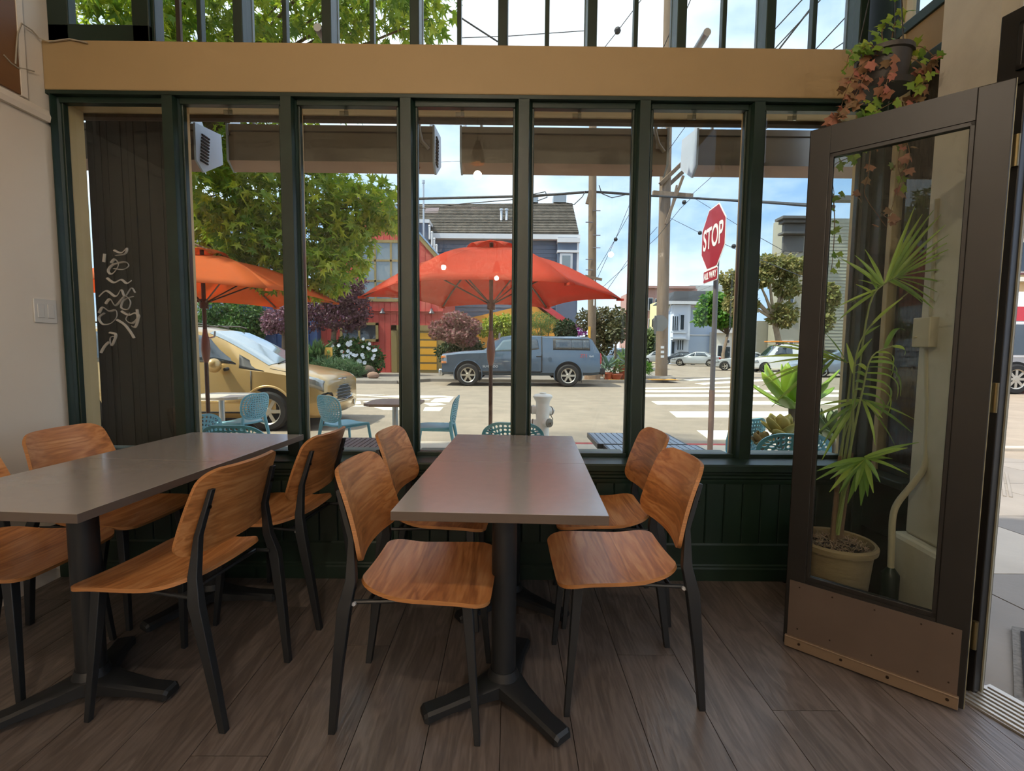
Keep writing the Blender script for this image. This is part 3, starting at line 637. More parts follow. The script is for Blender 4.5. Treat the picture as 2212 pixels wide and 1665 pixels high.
# painted road marks
PAINT = mat('worn_white_road_paint', '#e8e1cd', .7, var=.08, vscale=6)
def paint(pts, nm='crossing_stripe'):
    p = [grs(*q) for q in pts]; c = sum(p, Vector()) / len(p); h = G(); h.prism([(q.x - c.x, q.y - c.y) for q in p], 0, .006); h.obj(nm, PAINT, road, (c.x, c.y, c.z), smooth=0)
for q in ([(1505, 930), (1760, 930), (1800, 950), (1532, 950)], [(1446, 889), (1800, 889), (1840, 902), (1462, 902)], [(1407, 867), (1840, 867), (1880, 874.5), (1421, 874.5)],
          [(1378, 852), (1880, 852), (1900, 857.5), (1390, 857.5)], [(1370, 843), (1900, 843), (1900, 847), (1378, 847)], [(1380, 838), (1640, 834), (1640, 836.5), (1382, 840.5)],
          [(1476, 820), (1596, 814), (1600, 817), (1490, 823)], [(1500, 828), (1660, 818), (1680, 821), (1520, 831)], [(1590, 806), (1760, 803), (1760, 805), (1596, 808)]): paint(q)
for q in ([(765, 852), (832, 853), (800, 855), (768, 854.5)], [(795, 857), (864, 854), (960, 855), (985, 857), (900, 860)], [(762, 861), (838, 861), (838, 863), (762, 863)], [(843, 862), (930, 862.5), (925, 864.5), (843, 865)],
          [(940, 861), (980, 858), (970, 869), (930, 868)], [(762, 867), (778, 866.5), (780, 872), (764, 874)], [(784, 867.5), (800, 866), (812, 868), (795, 870)], [(762, 876), (806, 876.5), (808, 878.5), (762, 878.5)], [(806, 879), (868, 879), (868, 886), (830, 886)], [(916, 871), (945, 870), (965, 874), (930, 877)], [(918, 880), (958, 880), (950, 888), (914, 888)]): paint(q, 'painted_mark')
# ================================================================ vehicles
class Body:
    def __init__(s, st): s.S = st                    # stations: (x, [(y, z), ...]) from front to rear, half sections from bottom to top
    def p(s, i, j, side=1):
        i = min(max(i, 0), len(s.S) - 1); K = len(s.S[0][1]); j = min(max(j, 0), K - 1)
        a = min(int(i), len(s.S) - 2); b = min(int(j), K - 2); u, v = i - a, j - b
        def q(A, B): return Vector((s.S[A][0], s.S[A][1][B][0] * side, s.S[A][1][B][1]))
        return (q(a, b) * (1 - u) + q(a + 1, b) * u) * (1 - v) + (q(a, b + 1) * (1 - u) + q(a + 1, b + 1) * u) * v
    def mesh(s, nm, m, parent):
        g = G(); I, K = len(s.S), len(s.S[0][1])
        for side in (1, -1):
            k = len(g.v); vs = [s.p(i, j, side) for i in range(I) for j in range(K)]
            fs = [(i * K + j, i * K + j + 1, (i + 1) * K + j + 1, (i + 1) * K + j) for i in range(I - 1) for j in range(K - 1)]
            g.add(vs, fs)
        for i in (0, I - 1):
            g.add([s.p(i, j, 1) for j in range(K)] + [s.p(i, j, -1) for j in range(K - 1, -1, -1)], [tuple(range(2 * K))])
        return g.obj(nm, m, parent, smooth=38, fix=True)
    def patch(s, g, pts, side=1, off=.008, m=0, n=4):
        """quad patch: four (i, j) corners"""
        a, b, c, d = pts
        def fn(u, v):
            i = (a[0] * (1 - u) + b[0] * u) * (1 - v) + (d[0] * (1 - u) + c[0] * u) * v; j = (a[1] * (1 - u) + b[1] * u) * (1 - v) + (d[1] * (1 - u) + c[1] * u) * v
            P = s.p(i, j, side); e = .02; U = s.p(i + e, j, side) - s.p(i - e, j, side); V = s.p(i, j + e, side) - s.p(i, j - e, side); N = U.cross(V)
            if N.length < 1e-9: N = Vector((0, side, 0))
            N.normalize()
            C0 = Vector((P.x * .8, 0, .7))
            if N.dot(P - C0) < 0: N = -N
            return P + N * off
        return g.grid(fn, n, n, m)
    def part(s, nm, pts, m, parent, off=.008, sides=(1, -1), n=4, thick=.0):
        r = []
        for sd in sides:
            g = G(); s.patch(g, pts, sd, off, 0, n); o = g.obj(nm, m, parent, smooth=30, solid=thick or .006); r.append(o)
        return r
def sect(w, zb, zm, wb, zbelt, wt, ze, zt): return [(0, zb), (w * .88, zb), (w, zb + .1), (w * 1.0, zm), (wb, zbelt), (wt, ze), (wt * .82, ze + (zt - ze) * .62), (0, zt)]
TYRE = mat('tyre_rubber', '#1f1e1d', .8, bump=.2, bscale=60); RIMM = mat('alloy_rim', '#b9b2a4', .3, .8); WELL = mat('wheel_well_black', '#0d0d0d', .9)
CGL = mat('car_glass', '#2a3338', .05, 0, spec=.9, coat=.6); CHR = mat('chrome', '#c9ccd0', .15, 1); LENS = mat('headlamp_lens', '#8f908c', .12, .4, coat=1); TAIL = mat('tail_lamp_red', '#b3151a', .15, coat=1); AMB = mat('amber_lens', '#d0721c', .2, coat=1); BPL = mat('black_trim_plastic', '#1c1c1d', .6)
WMESH = {}
def wheel(parent, x, y, r, w=.22, spokes=5, label=None):
    side = 1 if y > 0 else -1; key = (r, w, spokes, side)
    if key not in WMESH:
        g = G(); g.lathe([(r * .66, -w / 2), (r * .9, -w / 2), (r, -w * .36), (r, w * .36), (r * .9, w / 2), (r * .66, w / 2)], 28, axis='Y', cap=False); A = g.mesh('wheel', TYRE, 40)
        g = G(); o = side * w / 2
        g.lathe([(r * .68, o - side * .005), (r * .66, o), (r * .6, o - side * .02), (r * .58, o - side * .06)], 28, axis='Y', cap=False)
        g.lathe([(.001, o - side * .015), (r * .16, o - side * .015), (r * .2, o - side * .03), (r * .2, o - side * .07)], 16, axis='Y', cap=False)
        for k in range(spokes):
            R = Matrix.Rotation(2 * pi * k / spokes, 4, 'Y'); g.box((r * .15, min(o - side * .05, o - side * .02), -r * .085), (r * .62, max(o - side * .05, o - side * .02), r * .085), M=R)
        B = g.mesh('rim', RIMM, 30)
        g = G(); g.lathe([(.001, o - side * .08), (r * .6, o - side * .08)], 20, axis='Y', cap=False); D = g.mesh('brake_disc', WELL, 0)
        WMESH[key] = (A, B, D)
    A, B, D = WMESH[key]; t = put('wheel', A, parent, (x, y, r)); put('rim', B, t); put('brake_disc', D, t); return t
def well(parent, x, y, r, paint=None):
    side = 1 if y > 0 else -1; g = G(); n = 20; vs = []; 
    for k in range(n + 1): a = radians(-25 + 230 * k / n); vs.append((x + r * cos(a), y, max(.0 + r * .12, r * .86 + r * sin(a))))
    m = len(vs); vs += [(p[0], p[1] - side * .25, p[2]) for p in vs]
    fs = [tuple(range(m))] + [(i, i + 1, m + i + 1, m + i) for i in range(m - 1)]
    g.add(vs, fs); g.obj('wheel_well', WELL, parent, smooth=0)
    if paint:
        g = G(); g.tube([(x + (r + .012) * cos(radians(-20 + 220 * k / 24)), y + side * .004, max(.16, r * .86 + (r + .012) * sin(radians(-20 + 220 * k / 24)))) for k in range(25)], .022, 6); g.obj('arch_lip', paint, parent)
# ---- gold minivan
GOLD = mat('gold_car_paint', '#b8975f', .28, .45, coat=.7, spec=.5)
van = thing('minivan', 'gold minivan parked at the near kerb with a damaged front bumper', 'van', (-5.56, 9.0, RZ))
vst = [(2.46, sect(.70, .30, .52, .70, .70, .60, .77, .80)), (2.42, sect(.84, .24, .52, .83, .78, .72, .835, .87)), (2.30, sect(.93, .21, .52, .92, .85, .78, .91, .945)), (2.00, sect(.965, .2, .52, .95, .91, .80, .97, 1.015)),
       (1.50, sect(.975, .2, .52, .96, .99, .80, 1.06, 1.10)), (1.10, sect(.98, .2, .52, .965, 1.02, .77, 1.30, 1.345)), (.70, sect(.98, .2, .52, .965, 1.04, .735, 1.51, 1.57)), (.42, sect(.98, .2, .52, .965, 1.045, .71, 1.63, 1.70)), (.1, sect(.98, .2, .52, .965, 1.05, .70, 1.68, 1.76)),
       (-.8, sect(.98, .2, .52, .965, 1.06, .70, 1.70, 1.78)), (-2.0, sect(.98, .2, .52, .965, 1.07, .70, 1.69, 1.77)), (-2.42, sect(.97, .24, .52, .95, 1.06, .68, 1.62, 1.70)), (-2.58, sect(.93, .3, .52, .90, 1.0, .66, 1.30, 1.36))]
B = Body(vst); body = B.mesh('body', GOLD, van)
VGL = mat('windscreen_glass', '#7f8d94', .04, 0, spec=1.0, coat=.8)
for sd in (1, -1):
    g = G(); B.patch(g, ((4.12, 5.15), (7.0, 5.1), (7.0, 7), (4.12, 7)), sd, .006, 0, 8); g.obj('windscreen', VGL, van, smooth=60)
B.part('front_window', ((5.0, 4.25), (9.0, 4.12), (8.6, 4.92), (6.9, 4.90)), CGL, van, .006, n=5)
B.part('quarter_trim', ((4.1, 4.05), (5.15, 4.10), (5.3, 4.75), (4.6, 4.62)), BPL, van, .007)
B.part('sliding_door_window', ((9.15, 4.12), (10.0, 4.12), (10.0, 4.92), (9.12, 4.92)), CGL, van, .006)
B.part('rear_side_window', ((10.06, 4.12), (11.0, 4.2), (11.0, 4.88), (10.06, 4.92)), CGL, van, .006)
B.part('door_seam', ((4.62, 2.1), (4.66, 2.1), (4.66, 4.0), (4.62, 4.0)), BPL, van, .003)
B.part('door_seam', ((9.05, 2.1), (9.08, 2.1), (9.08, 4.9), (9.05, 4.9)), BPL, van, .003)
B.part('body_moulding', ((4.75, 2.75), (9.0, 2.75), (9.0, 2.95), (4.75, 2.95)), GOLD, van, .02)
B.part('rocker_trim', ((4.4, 2.0), (10.5, 2.0), (10.5, 2.12), (4.4, 2.12)), BPL, van, .006)
B.part('bonnet_seam', ((2.2, 4.55), (4.0, 4.75), (4.0, 4.80), (2.2, 4.62)), BPL, van, .003)
B.part('headlamp', ((1.15, 3.55), (2.62, 3.75), (2.55, 4.5), (1.2, 4.55)), LENS, van, .012, n=5)
B.part('headlamp_bezel', ((1.1, 3.50), (2.7, 3.70), (2.6, 4.56), (1.15, 4.6)), mat('dull_chrome_bezel', '#8b8578', .3, .6), van, .006, n=5)
# grille on the nose
g = G()
for sd in (1, -1): B.patch(g, ((.02, 3.45), (1.05, 3.5), (1.35, 4.75), (.9, 7)), sd, .012, 0, 5)
GRX = mat('dark_grille', '#15181b', .5)
def nose(yy, zz, push=.0):                         # surface of the nose in front view
    a = abs(yy); return Vector((2.46 + push - .12 * (a / .75) ** 2 - .05 * max(0, (zz - .66)) / .15, yy, zz))
g = G(); g.grid(lambda u, v: nose(-.58 + 1.16 * u, .47 + .35 * v - .02 * abs(2 * u - 1), .022), 10, 5); gp = g.obj('grille', GRX, van, smooth=60, solid=.01)
for k in range(6):
    g = G(); z = .50 + k * .056; wdt = .42 + .028 * k; g.tube([nose(-wdt + 2 * wdt * i / 10, z, .034) for i in range(11)], .008, 6); g.obj('grille_bar', CHR, gp)
ring = [(-.60, .80), (-.53, .60), (-.40, .48), (0, .46), (.40, .48), (.53, .60), (.60, .80), (.3, .835), (0, .84), (-.3, .835), (-.60, .80)]
g = G(); g.tube([nose(a, b, .03) for a, b in ring], .018, 8); g.obj('grille_surround', CHR, gp)
g = G(); g.tube([(2.47, -.12, .845), (2.48, 0, .84), (2.47, .12, .845)], .012, 6); g.ball((2.48, 0, .84), (.008, .03, .018), 10); g.obj('bonnet_badge', CHR, van)
g = G(); g.grid(lambda u, v: nose(-.80 + 1.6 * u, .25 + .20 * v, .05 - .05 * (1 - v) ** 2), 14, 5); g.obj('front_bumper', GOLD, van, smooth=60, solid=.02)
for sd in (-1, 1):
    g = G(); g.grid(lambda u, v: nose(sd * (.54 + .20 * u), .30 + .09 * v * (1 - .3 * u), .062), 4, 3); o = g.obj('fog_lamp_recess', WELL, van, smooth=0, solid=.01)
    g = G(); g.tube([nose(sd * .55, .39, .07), nose(sd * .54, .30, .07), nose(sd * .72, .295, .07), nose(sd * .75, .35, .07)], .01, 6); g.obj('fog_lamp_bezel', CHR, van)
g = G(); g.tube([(2.36, -.90, .60), (2.41, -.84, .615), (2.44, -.76, .63), (2.465, -.66, .61), (2.475, -.62, .57)], .016, 6, taper=[.6, 1.4, 1.2, 1.6, .6]); g.obj('bumper_crack', WELL, van)
for sd in (-1, 1):
    g = G(); g.ball((.72, sd * 1.10, 1.10), (.11, .12, .12), 16); mo = g.obj('mirror', GOLD, van); g = G(); g.tube([(.86, sd * .95, 1.04), (.84, sd * 1.02, 1.03)], .03, 8); g.obj('mirror_arm', BPL, mo)
    g = G(); g.tube([(-2.2, sd * .62, 1.79), (-2.0, sd * .62, 1.815), (.2, sd * .60, 1.80), (.35, sd * .60, 1.765)], .016, 6); g.obj('roof_rail', BPL, van)
    for x in (1.52, -1.56):
        well(van, x, sd * .972, .40, GOLD); wheel(van, x, sd * .90, .335, .215, 6)
    g = G(); g.cb((.05, sd * .985, .86), (.2, .025, .035)); g.obj('door_handle', GOLD, van, bevel=.008)
g = G(); g.tube([(1.46, -.45, 1.12), (1.40, -.05, 1.165)], .012, 6); g.tube([(1.50, .1, 1.115), (1.40, .5, 1.15)], .012, 6); g.obj('wiper', BPL, van)
g = G(); g.cyl((.35, 0, 1.74), (.15, -.02, 1.80), .02, .008, 8); g.obj('antenna', BPL, van)
# ---- blue-grey pickup
TRK = mat('blue_grey_truck_paint', '#4c5c6b', .25, .4, coat=.8)
tr = thing('pickup_truck', 'blue grey pickup truck with a camper shell parked across the street', 'truck', (.42, 19.05, RZ), pi)
tr.scale = (1.03, 1.0, 1.03)
tst = [(2.93, sect(.80, .50, .75, .80, 1.02, .72, 1.08, 1.10)), (2.88, sect(.97, .42, .75, .96, 1.10, .85, 1.16, 1.19)), (2.1, sect(1.0, .40, .75, .99, 1.18, .86, 1.25, 1.29)), (1.38, sect(1.0, .40, .75, .99, 1.21, .85, 1.29, 1.33)),
       (1.05, sect(1.0, .40, .75, .99, 1.22, .80, 1.55, 1.60)), (.72, sect(1.0, .40, .75, .99, 1.22, .74, 1.77, 1.83)), (.35, sect(1.0, .4, .75, .99, 1.22, .73, 1.82, 1.89)), (-.70, sect(1.0, .4, .75, .99, 1.22, .73, 1.82, 1.885)),
       (-.80, sect(1.0, .4, .75, .99, 1.22, .76, 1.80, 1.87)), (-2.45, sect(1.0, .42, .75, .99, 1.22, .80, 1.79, 1.86)), (-2.60, sect(1.0, .42, .75, .99, 1.22, .80, 1.72, 1.78)), (-2.88, sect(1.0, .46, .75, .98, 1.22, .86, 1.25, 1.27)), (-2.92, sect(.96, .55, .8, .95, 1.15, .84, 1.19, 1.2))]
B = Body(tst); B.mesh('body', TRK, tr)
for sd in (1, -1):
    g = G(); B.patch(g, ((3.15, 5.2), (5.1, 5.1), (5.1, 7), (3.15, 7)), sd, .006, 0, 5); g.obj('windscreen', VGL, tr, smooth=60)
TGL = mat('green_tinted_glass', '#4b5f66', .05, 0, spec=.9, coat=.6)
B.part('door_window', ((4.0, 4.1), (6.35, 4.1), (6.35, 4.85), (5.15, 4.82)), TGL, tr, .006, n=5)
B.part('rear_door_window', ((6.5, 4.12), (6.95, 4.25), (6.9, 4.82), (6.5, 4.85)), CGL, tr, .006)
for a, b in ((8.28, 8.62), (8.63, 8.86), (8.87, 9.25)):
    B.part('shell_window', ((a, 4.28), (b, 4.28), (b, 4.84), (a, 4.84)), CGL, tr, .008)
B.part('shell_window_frame', ((8.22, 4.2), (9.4, 4.2), (9.28, 4.92), (8.22, 4.92)), BPL, tr, .004)
B.part('bed_gap', ((7.30, 2.1), (7.75, 2.1), (7.75, 5.2), (7.30, 5.2)), BPL, tr, .006, n=14)
for i0 in (3.7, 6.42): B.part('door_seam', ((i0, 2.1), (i0 + .035, 2.1), (i0 + .035, 4.0), (i0, 4.0)), BPL, tr, .003)
B.part('rocker_trim', ((2.4, 2.0), (7.2, 2.0), (7.2, 2.25), (2.4, 2.25)), BPL, tr, .006)
B.part('tail_lamp', ((11.0, 3.2), (11.9, 3.2), (11.9, 4.15), (11.0, 4.15)), TAIL, tr, .02)
B.part('headlamp', ((.2, 3.15), (1.25, 3.2), (1.2, 4.05), (.2, 4.05)), LENS, tr, .015); B.part('turn_signal', ((.5, 3.2), (1.2, 3.2), (1.2, 3.42), (.5, 3.42)), AMB, tr, .022); B.part('turn_signal', ((.5, 3.75), (1.2, 3.75), (1.15, 3.98), (.5, 3.98)), AMB, tr, .022)
g = G(); g.box((2.86, -.92, .36), (3.02, .92, .62)); g.obj('front_bumper', CHR, tr, bevel=.04); g = G(); g.box((-3.08, -.97, .46), (-2.86, .97, .68)); g.obj('rear_bumper', BPL, tr, bevel=.04)
g = G(); g.box((2.93, -.62, .66), (2.96, .62, 1.04)); gp = g.obj('grille', BPL, tr)
for z in (.72, .85, .98): g = G(); g.box((2.955, -.62, z - .02), (2.975, .62, z + .02)); g.obj('grille_bar', CHR, gp)
for sd in (-1, 1):
    for x in (1.93, -1.72): well(tr, x, sd * 1.002, .50, TRK); wheel(tr, x, sd * .93, .41, .27, 6)
    g = G(); g.cb((.98, sd * 1.16, 1.36), (.1, .2, .17)); g.obj('mirror', TRK, tr, bevel=.03)
    for x in (.0, -.55): g = G(); g.cb((x - .1, sd * 1.01, 1.10), (.2, .03, .035)); g.obj('door_handle', BPL, tr, bevel=.008)
    g = G(); g.lathe([(.001, .004), (.075, .004), (.075, 0)], 20, axis='Y', cap=False, M=Matrix.Translation((-1.05, sd * 1.003, 1.0)) @ Matrix.Rotation(0 if sd > 0 else pi, 4, 'Z')); g.obj('fuel_door', TRK, tr)
SILT = mat('silver_lettering', '#cfd2d4', .3, .5)
text('door_lettering', 'SILVERADO', .11, SILT, tr, (1.12, 1.018, .72), (pi / 2, 0, pi), .004)
text('bed_decal', 'Z71', .17, mat('red_decal', '#b8474d', .5), tr, (-2.28, 1.015, 1.13), (pi / 2, 0, pi), .004); text('bed_decal', '4x4', .11, SILT, tr, (-2.55, 1.015, 1.12), (pi / 2, 0, pi), .004)
# ---- small far vehicles
def small_car(label, kind, col, loc, rz, sc=1.0, group='parked cars far across the crossing'):
    nm = {'sedan': 'sedan', 'suv': 'sport_utility_car', 'cargo': 'cargo_van', 'hatch': 'hatchback'}[kind]
    t = thing(nm, label, 'van' if kind == 'cargo' else 'car', loc, rz, group); t.scale = (sc, sc, sc)
    P = mat('paint_' + col.strip('#'), col, .3, .3, coat=.6)
    if kind == 'sedan':
        st = [(2.33, sect(.68, .3, .48, .68, .60, .6, .63, .65)), (2.2, sect(.86, .22, .5, .85, .68, .7, .72, .74)), (1.1, sect(.9, .2, .5, .88, .86, .72, .90, .93)), (.4, sect(.9, .2, .5, .88, .90, .62, 1.25, 1.29)), (.0, sect(.9, .2, .5, .88, .91, .58, 1.37, 1.42)), (-.8, sect(.9, .2, .5, .88, .92, .58, 1.36, 1.41)), (-1.55, sect(.9, .2, .5, .88, .93, .68, 1.03, 1.06)), (-2.2, sect(.88, .24, .5, .86, .92, .7, .97, .99)), (-2.35, sect(.78, .3, .5, .76, .84, .66, .88, .9))]
        win = [((2.5, 4.2), (3.95, 4.15), (3.95, 4.9), (3.2, 4.8)), ((4.05, 4.15), (5.5, 4.2), (5.1, 4.85), (4.05, 4.9))]; ws = (2.1, 4.0); rs = (5.1, 6.0); wx = (1.38, -1.36); r = .33; tl = (7.0, 8.0)
    else:
        h = {'suv': 1.66, 'cargo': 1.95, 'hatch': 1.5}[kind]
        st = [(2.25, sect(.68, .32, .5, .68, .66, .6, .70, .72)), (2.12, sect(.88, .24, .5, .87, .78, .72, .84, .86)), (1.3, sect(.92, .22, .5, .9, .95, .75, 1.02, 1.05)), (.65, sect(.92, .22, .5, .9, .98, .66, h - .17, h - .13)), (.3, sect(.92, .22, .5, .9, .99, .64, h - .07, h)), (-1.5, sect(.92, .22, .5, .9, 1.0, .64, h - .08, h - .01)), (-2.0, sect(.92, .24, .5, .9, 1.0, .64, h - .14, h - .07)), (-2.25, sect(.88, .3, .5, .86, .96, .64, 1.1, 1.14))]
        win = [((2.5, 4.2), (4.35, 4.15), (4.35, 4.9), (3.3, 4.85))] + ([((4.42, 4.15), (4.98, 4.15), (4.98, 4.9), (4.42, 4.9)), ((5.05, 4.15), (5.9, 4.25), (5.8, 4.85), (5.05, 4.9))] if kind != 'cargo' else []); ws = (2.1, 3.9); rs = (6.05, 6.9); wx = (1.38, -1.36); r = .34; tl = (6.5, 7.0)
    B = Body(st); B.mesh('body', P, t)
    for q in win: B.part('side_window', q, CGL, t, .008, n=3)
    for sd in (1, -1):
        g = G(); B.patch(g, ((ws[0], 5.2), (ws[1], 5.1), (ws[1], 7), (ws[0], 7)), sd, .008, 0, 4); g.obj('windscreen', CGL, t)
        g = G(); B.patch(g, ((rs[0], 5.1), (rs[1], 5.2), (rs[1], 7), (rs[0], 7)), sd, .008, 0, 4); g.obj('rear_window', CGL, t)
        for x in wx: well(t, x, sd * (.893 if kind == 'sedan' else .915), r * 1.15); wheel(t, x, sd * .83, r, .2, 5)
    B.part('tail_lamp', ((tl[0], 3.4), (tl[1], 3.4), (tl[1], 4.1), (tl[0], 4.1)), TAIL, t, .015); B.part('headlamp', ((.3, 3.4), (1.4, 3.5), (1.3, 4.2), (.3, 4.1)), LENS, t, .015)
    return t
def car_at(px, py, kind, col, rz, label, dist=None, **k):
    p = grs(px, py) if dist is None else Vector((at(px, py, dist).x, dist, gz(dist))); return small_car(label, kind, col, p, rz, **k)
car_at(1417, 786, 'suv', '#b4b4b2', radians(178), 'silver car half hidden behind the nearer utility pole, far down the street', 62)
car_at(1468, 789, 'sedan', '#16181a', radians(160), 'black sedan parked before the pale blue house', 56, sc=1.05)
car_at(1503, 790, 'sedan', '#a5a8a8', radians(150), 'silver sedan parked right behind the black sedan', 50, sc=1.05)
car_at(1608, 794, 'sedan', '#a9aba9', radians(158), 'silver car parked between the stop sign and the white van', 36)
cv = car_at(1688, 799, 'cargo', '#dcdcd8', radians(172), 'white cargo van with an orange ladder rack on its roof', 33)
for y in (-.55, .55): g = G(); g.cyl((1.0, y, 2.1), (-1.9, y, 2.1), .04, n=8); g.obj('ladder_rail', mat('orange_ladder', '#d98a3c', .5), cv)
for i in range(7): g = G(); x = .8 - i * .4; g.cyl((x, -.55, 2.1), (x, .55, 2.1), .025, n=6); g.obj('ladder_rung', MATS['orange_ladder'], cv)
for x in (.2, -1.5): g = G(); g.box((x - .03, -.6, 1.92), (x + .03, .6, 2.06)); g.obj('rack_bar', BPL, cv)
car_at(1800, 812, 'hatch', '#8f9dad', radians(186), 'blue grey car seen through the door glass', 27)
car_at(1330, 790, 'suv', '#8f9498', radians(100), 'grey van partly hidden behind the bush past the pickup', 40)
# ---- bus seen through the doorway
bs = thing('city_bus', 'red and grey city bus crossing beyond the doorway', 'bus', (21.9, 17.8, RZ), radians(0)); bs.scale = (1.04, 1.04, 1.04)
BG = mat('bus_grey', '#a9a6a3', .35, coat=.4); BR = mat('bus_red', '#c8202b', .35, coat=.4); BW = mat('bus_white', '#dcdad6', .4)
g = G(); g.box((-6.2, -1.25, .62), (6, 1.25, .95)); g.box((-6.2, -1.252, .35), (6, 1.252, .62)); g.obj('lower_skirt', BR, bs, smooth=0)
g = G(); g.box((-6.2, -1.25, .95), (6, 1.25, 2.42)); g.obj('body', BG, bs, smooth=0)
g = G(); g.box((-6.22, -1.255, 2.42), (6, 1.255, 2.88)); g.obj('red_band', BR, bs, smooth=0)
g = G(); g.prismx([(-1.25, 2.88), (1.25, 2.88), (1.2, 3.2), (.95, 3.4), (-.95, 3.4), (-1.2, 3.2)], -6.1, 6); g.obj('roof', BW, bs, smooth=0)
for i in range(9):
    x0 = -6.05 + i * 1.3; f = G(); f.box((x0, -1.275, 1.22), (x0 + 1.15, -1.25, 2.38)); w_ = f.obj('window_frame', BW, bs, smooth=0, bevel=.02); f = G(); f.box((x0 + .07, -1.285, 1.3), (x0 + 1.08, -1.27, 2.3)); f.obj('pane', CGL, w_, smooth=0)
for x in (-4.3, 3.6): well(bs, x, -1.262, .58); wheel(bs, x, -1.16, .5, .3, 8)
g = G(); g.box((-4.95, -1.27, 1.02), (-4.75, -1.25, 1.1)); g.obj('side_marker', AMB, bs, smooth=0)
text('fleet_number', '720', .30, mat('white_numeral', '#f0efec', .5), bs, (-5.45, -1.262, 2.62), (pi / 2, 0, 0), .004)
# ================================================================ foliage helpers
def leafshape(kind):
    if kind == 'star':
        P = [(0, 0, 0)]; fs = []
        pts = [(0, -.15), (.22, -.02), (.55, -.10), (.24, .16), (.48, .52), (.13, .34), (0, .95), (-.13, .34), (-.48, .52), (-.24, .16), (-.55, -.10), (-.22, -.02)]
        P = [(0, .12, .05)] + [(x, y, -.10 * abs(x)) for x, y in pts]; n = len(pts)
        return P, [(0, 1 + i, 1 + (i + 1) % n) for i in range(n)]
    if kind == 'oval': return [(0, 0, 0), (.28, .35, -.06), (.22, .75, -.06), (0, 1, -.08), (-.22, .75, -.06), (-.28, .35, -.06), (0, .5, .04)], [(0, 1, 6), (1, 2, 6), (2, 3, 6), (3, 4, 6), (4, 5, 6), (5, 0, 6)]
    if kind == 'diamond': return [(0, 0, 0), (.3, .5, -.08), (0, 1, 0), (-.3, .5, -.08)], [(0, 1, 2), (0, 2, 3)]
    if kind == 'blade': return [(0, 0, 0), (.09, .3, .0), (0, 1, -.25), (-.09, .3, 0)], [(0, 1, 2), (0, 2, 3)]
    if kind == 'flower':
        P = [(0, 0, 0)]; 
        for i in range(10): a = 2 * pi * i / 10; r = .5 if i % 2 else .42; P.append((r * cos(a), r * sin(a), .1))
        return P, [(0, 1 + i, 1 + (i + 1) % 10) for i in range(10)]
def rdir(rnd, down=.0):
    while True:
        v = Vector((rnd.uniform(-1, 1), rnd.uniform(-1, 1), rnd.uniform(-1, 1)))
        if .05 < v.length < 1: v.normalize(); v.z -= down; return v.normalized()
def leaf_frames(clusters, n, size, rnd, shell=.55, down=.5):
    tot = sum(c[1][0] * c[1][1] * c[1][2] ** 1 if len(c) < 3 else c[2] for c in clusters); fr = []
    for c in clusters:
        wgt = (c[1][0] * c[1][1] * c[1][2] if len(c) < 3 else c[2]); m = max(3, int(n * wgt / tot))
        for _ in range(m):
            d = rdir(rnd); r = rnd.uniform(shell ** 3, 1) ** (1 / 3) * rnd.uniform(.85, 1.08)
            p = c[0] + Vector((d.x * c[1][0] * r, d.y * c[1][1] * r, d.z * c[1][2] * r))
            yv = (rdir(rnd) * .8 + d * .5 + Vector((0, 0, -down))).normalized(); zv = (rdir(rnd) + Vector((0, 0, .8))); zv = (zv - yv * zv.dot(yv)).normalized(); xv = yv.cross(zv)
            s = size * rnd.uniform(.65, 1.25)
            fr.append(Matrix(((xv.x * s, yv.x * s, zv.x * s, p.x), (xv.y * s, yv.y * s, zv.y * s, p.y), (xv.z * s, yv.z * s, zv.z * s, p.z), (0, 0, 0, 1))))
    return fr
def foliage(nm, parent, fr, kind, m):
    P, F_ = leafshape(kind); P = [Vector(p) for p in P]; vs = []; fs = []
    for M in fr:
        k = len(vs); vs += [tuple(M @ p) for p in P]; fs += [[i + k for i in f] for f in F_]
    me = bpy.data.meshes.new(nm); me.from_pydata(vs, [], fs); me.materials.append(m); o = put(nm, me, parent); o['kind'] = 'stuff'; return o
def leaf_objs(nm, parent, fr, kind, m):
    P, F_ = leafshape(kind); me = bpy.data.meshes.new(nm); me.from_pydata(P, [], F_); me.materials.append(m)
    for M in fr: o = put(nm, me, parent); o.matrix_basis = M
def pc(x, y, Y, rx, ry=None, rd=None):
    s = Y / F; rx *= s; rz = (ry * s) if ry else rx; return (at(x, y, Y), (rx, rd or rx, rz))
def lmat(nm, col, vr=.35, hue=.03, tl=.35, rough=.5): return mat(nm, col, rough, island=vr, hue=hue, transl=tl)
BARK = mat('grey_brown_bark', '#6b5a49', .9, var=.3, vscale=8, bump=.5, bscale=25)
def plant(nm, label, cat, base, clusters, n, size, kind, m, trunk=.08, seed=1, top=None, group=None, branches=True, shell=.5, down=.4, trunk_m=None, bend=0):
    rnd = random.Random(seed); base = Vector(base); t = thing(nm, label, cat, base, 0, group)
    cl = [(c[0] - base,) + tuple(c[1:]) for c in clusters]
    if trunk:
        cc = sum((c[0] for c in cl), Vector()) / len(cl); tp = Vector(top) - base if top else Vector((cc.x * .5, cc.y * .5, cc.z * .45))
        g = G(); g.tube([(0, 0, -.03), Vector((tp.x * .25 + bend, tp.y * .3, tp.z * .4)), tp], trunk, 8, taper=[1.15, .9, .7]); g.obj('trunk', trunk_m or BARK, t)
        if branches:
            for c in cl: g = G(); mid = tp.lerp(c[0], .5) + Vector((rnd.uniform(-.1, .1), 0, .1 * c[1][0])); g.tube([tp, mid, c[0]], trunk * .5, 6, taper=[1, .7, .25]); g.obj('branch', trunk_m or BARK, t)
    foliage('foliage', t, leaf_frames(cl, n, size, rnd, shell, down), kind, m); return t
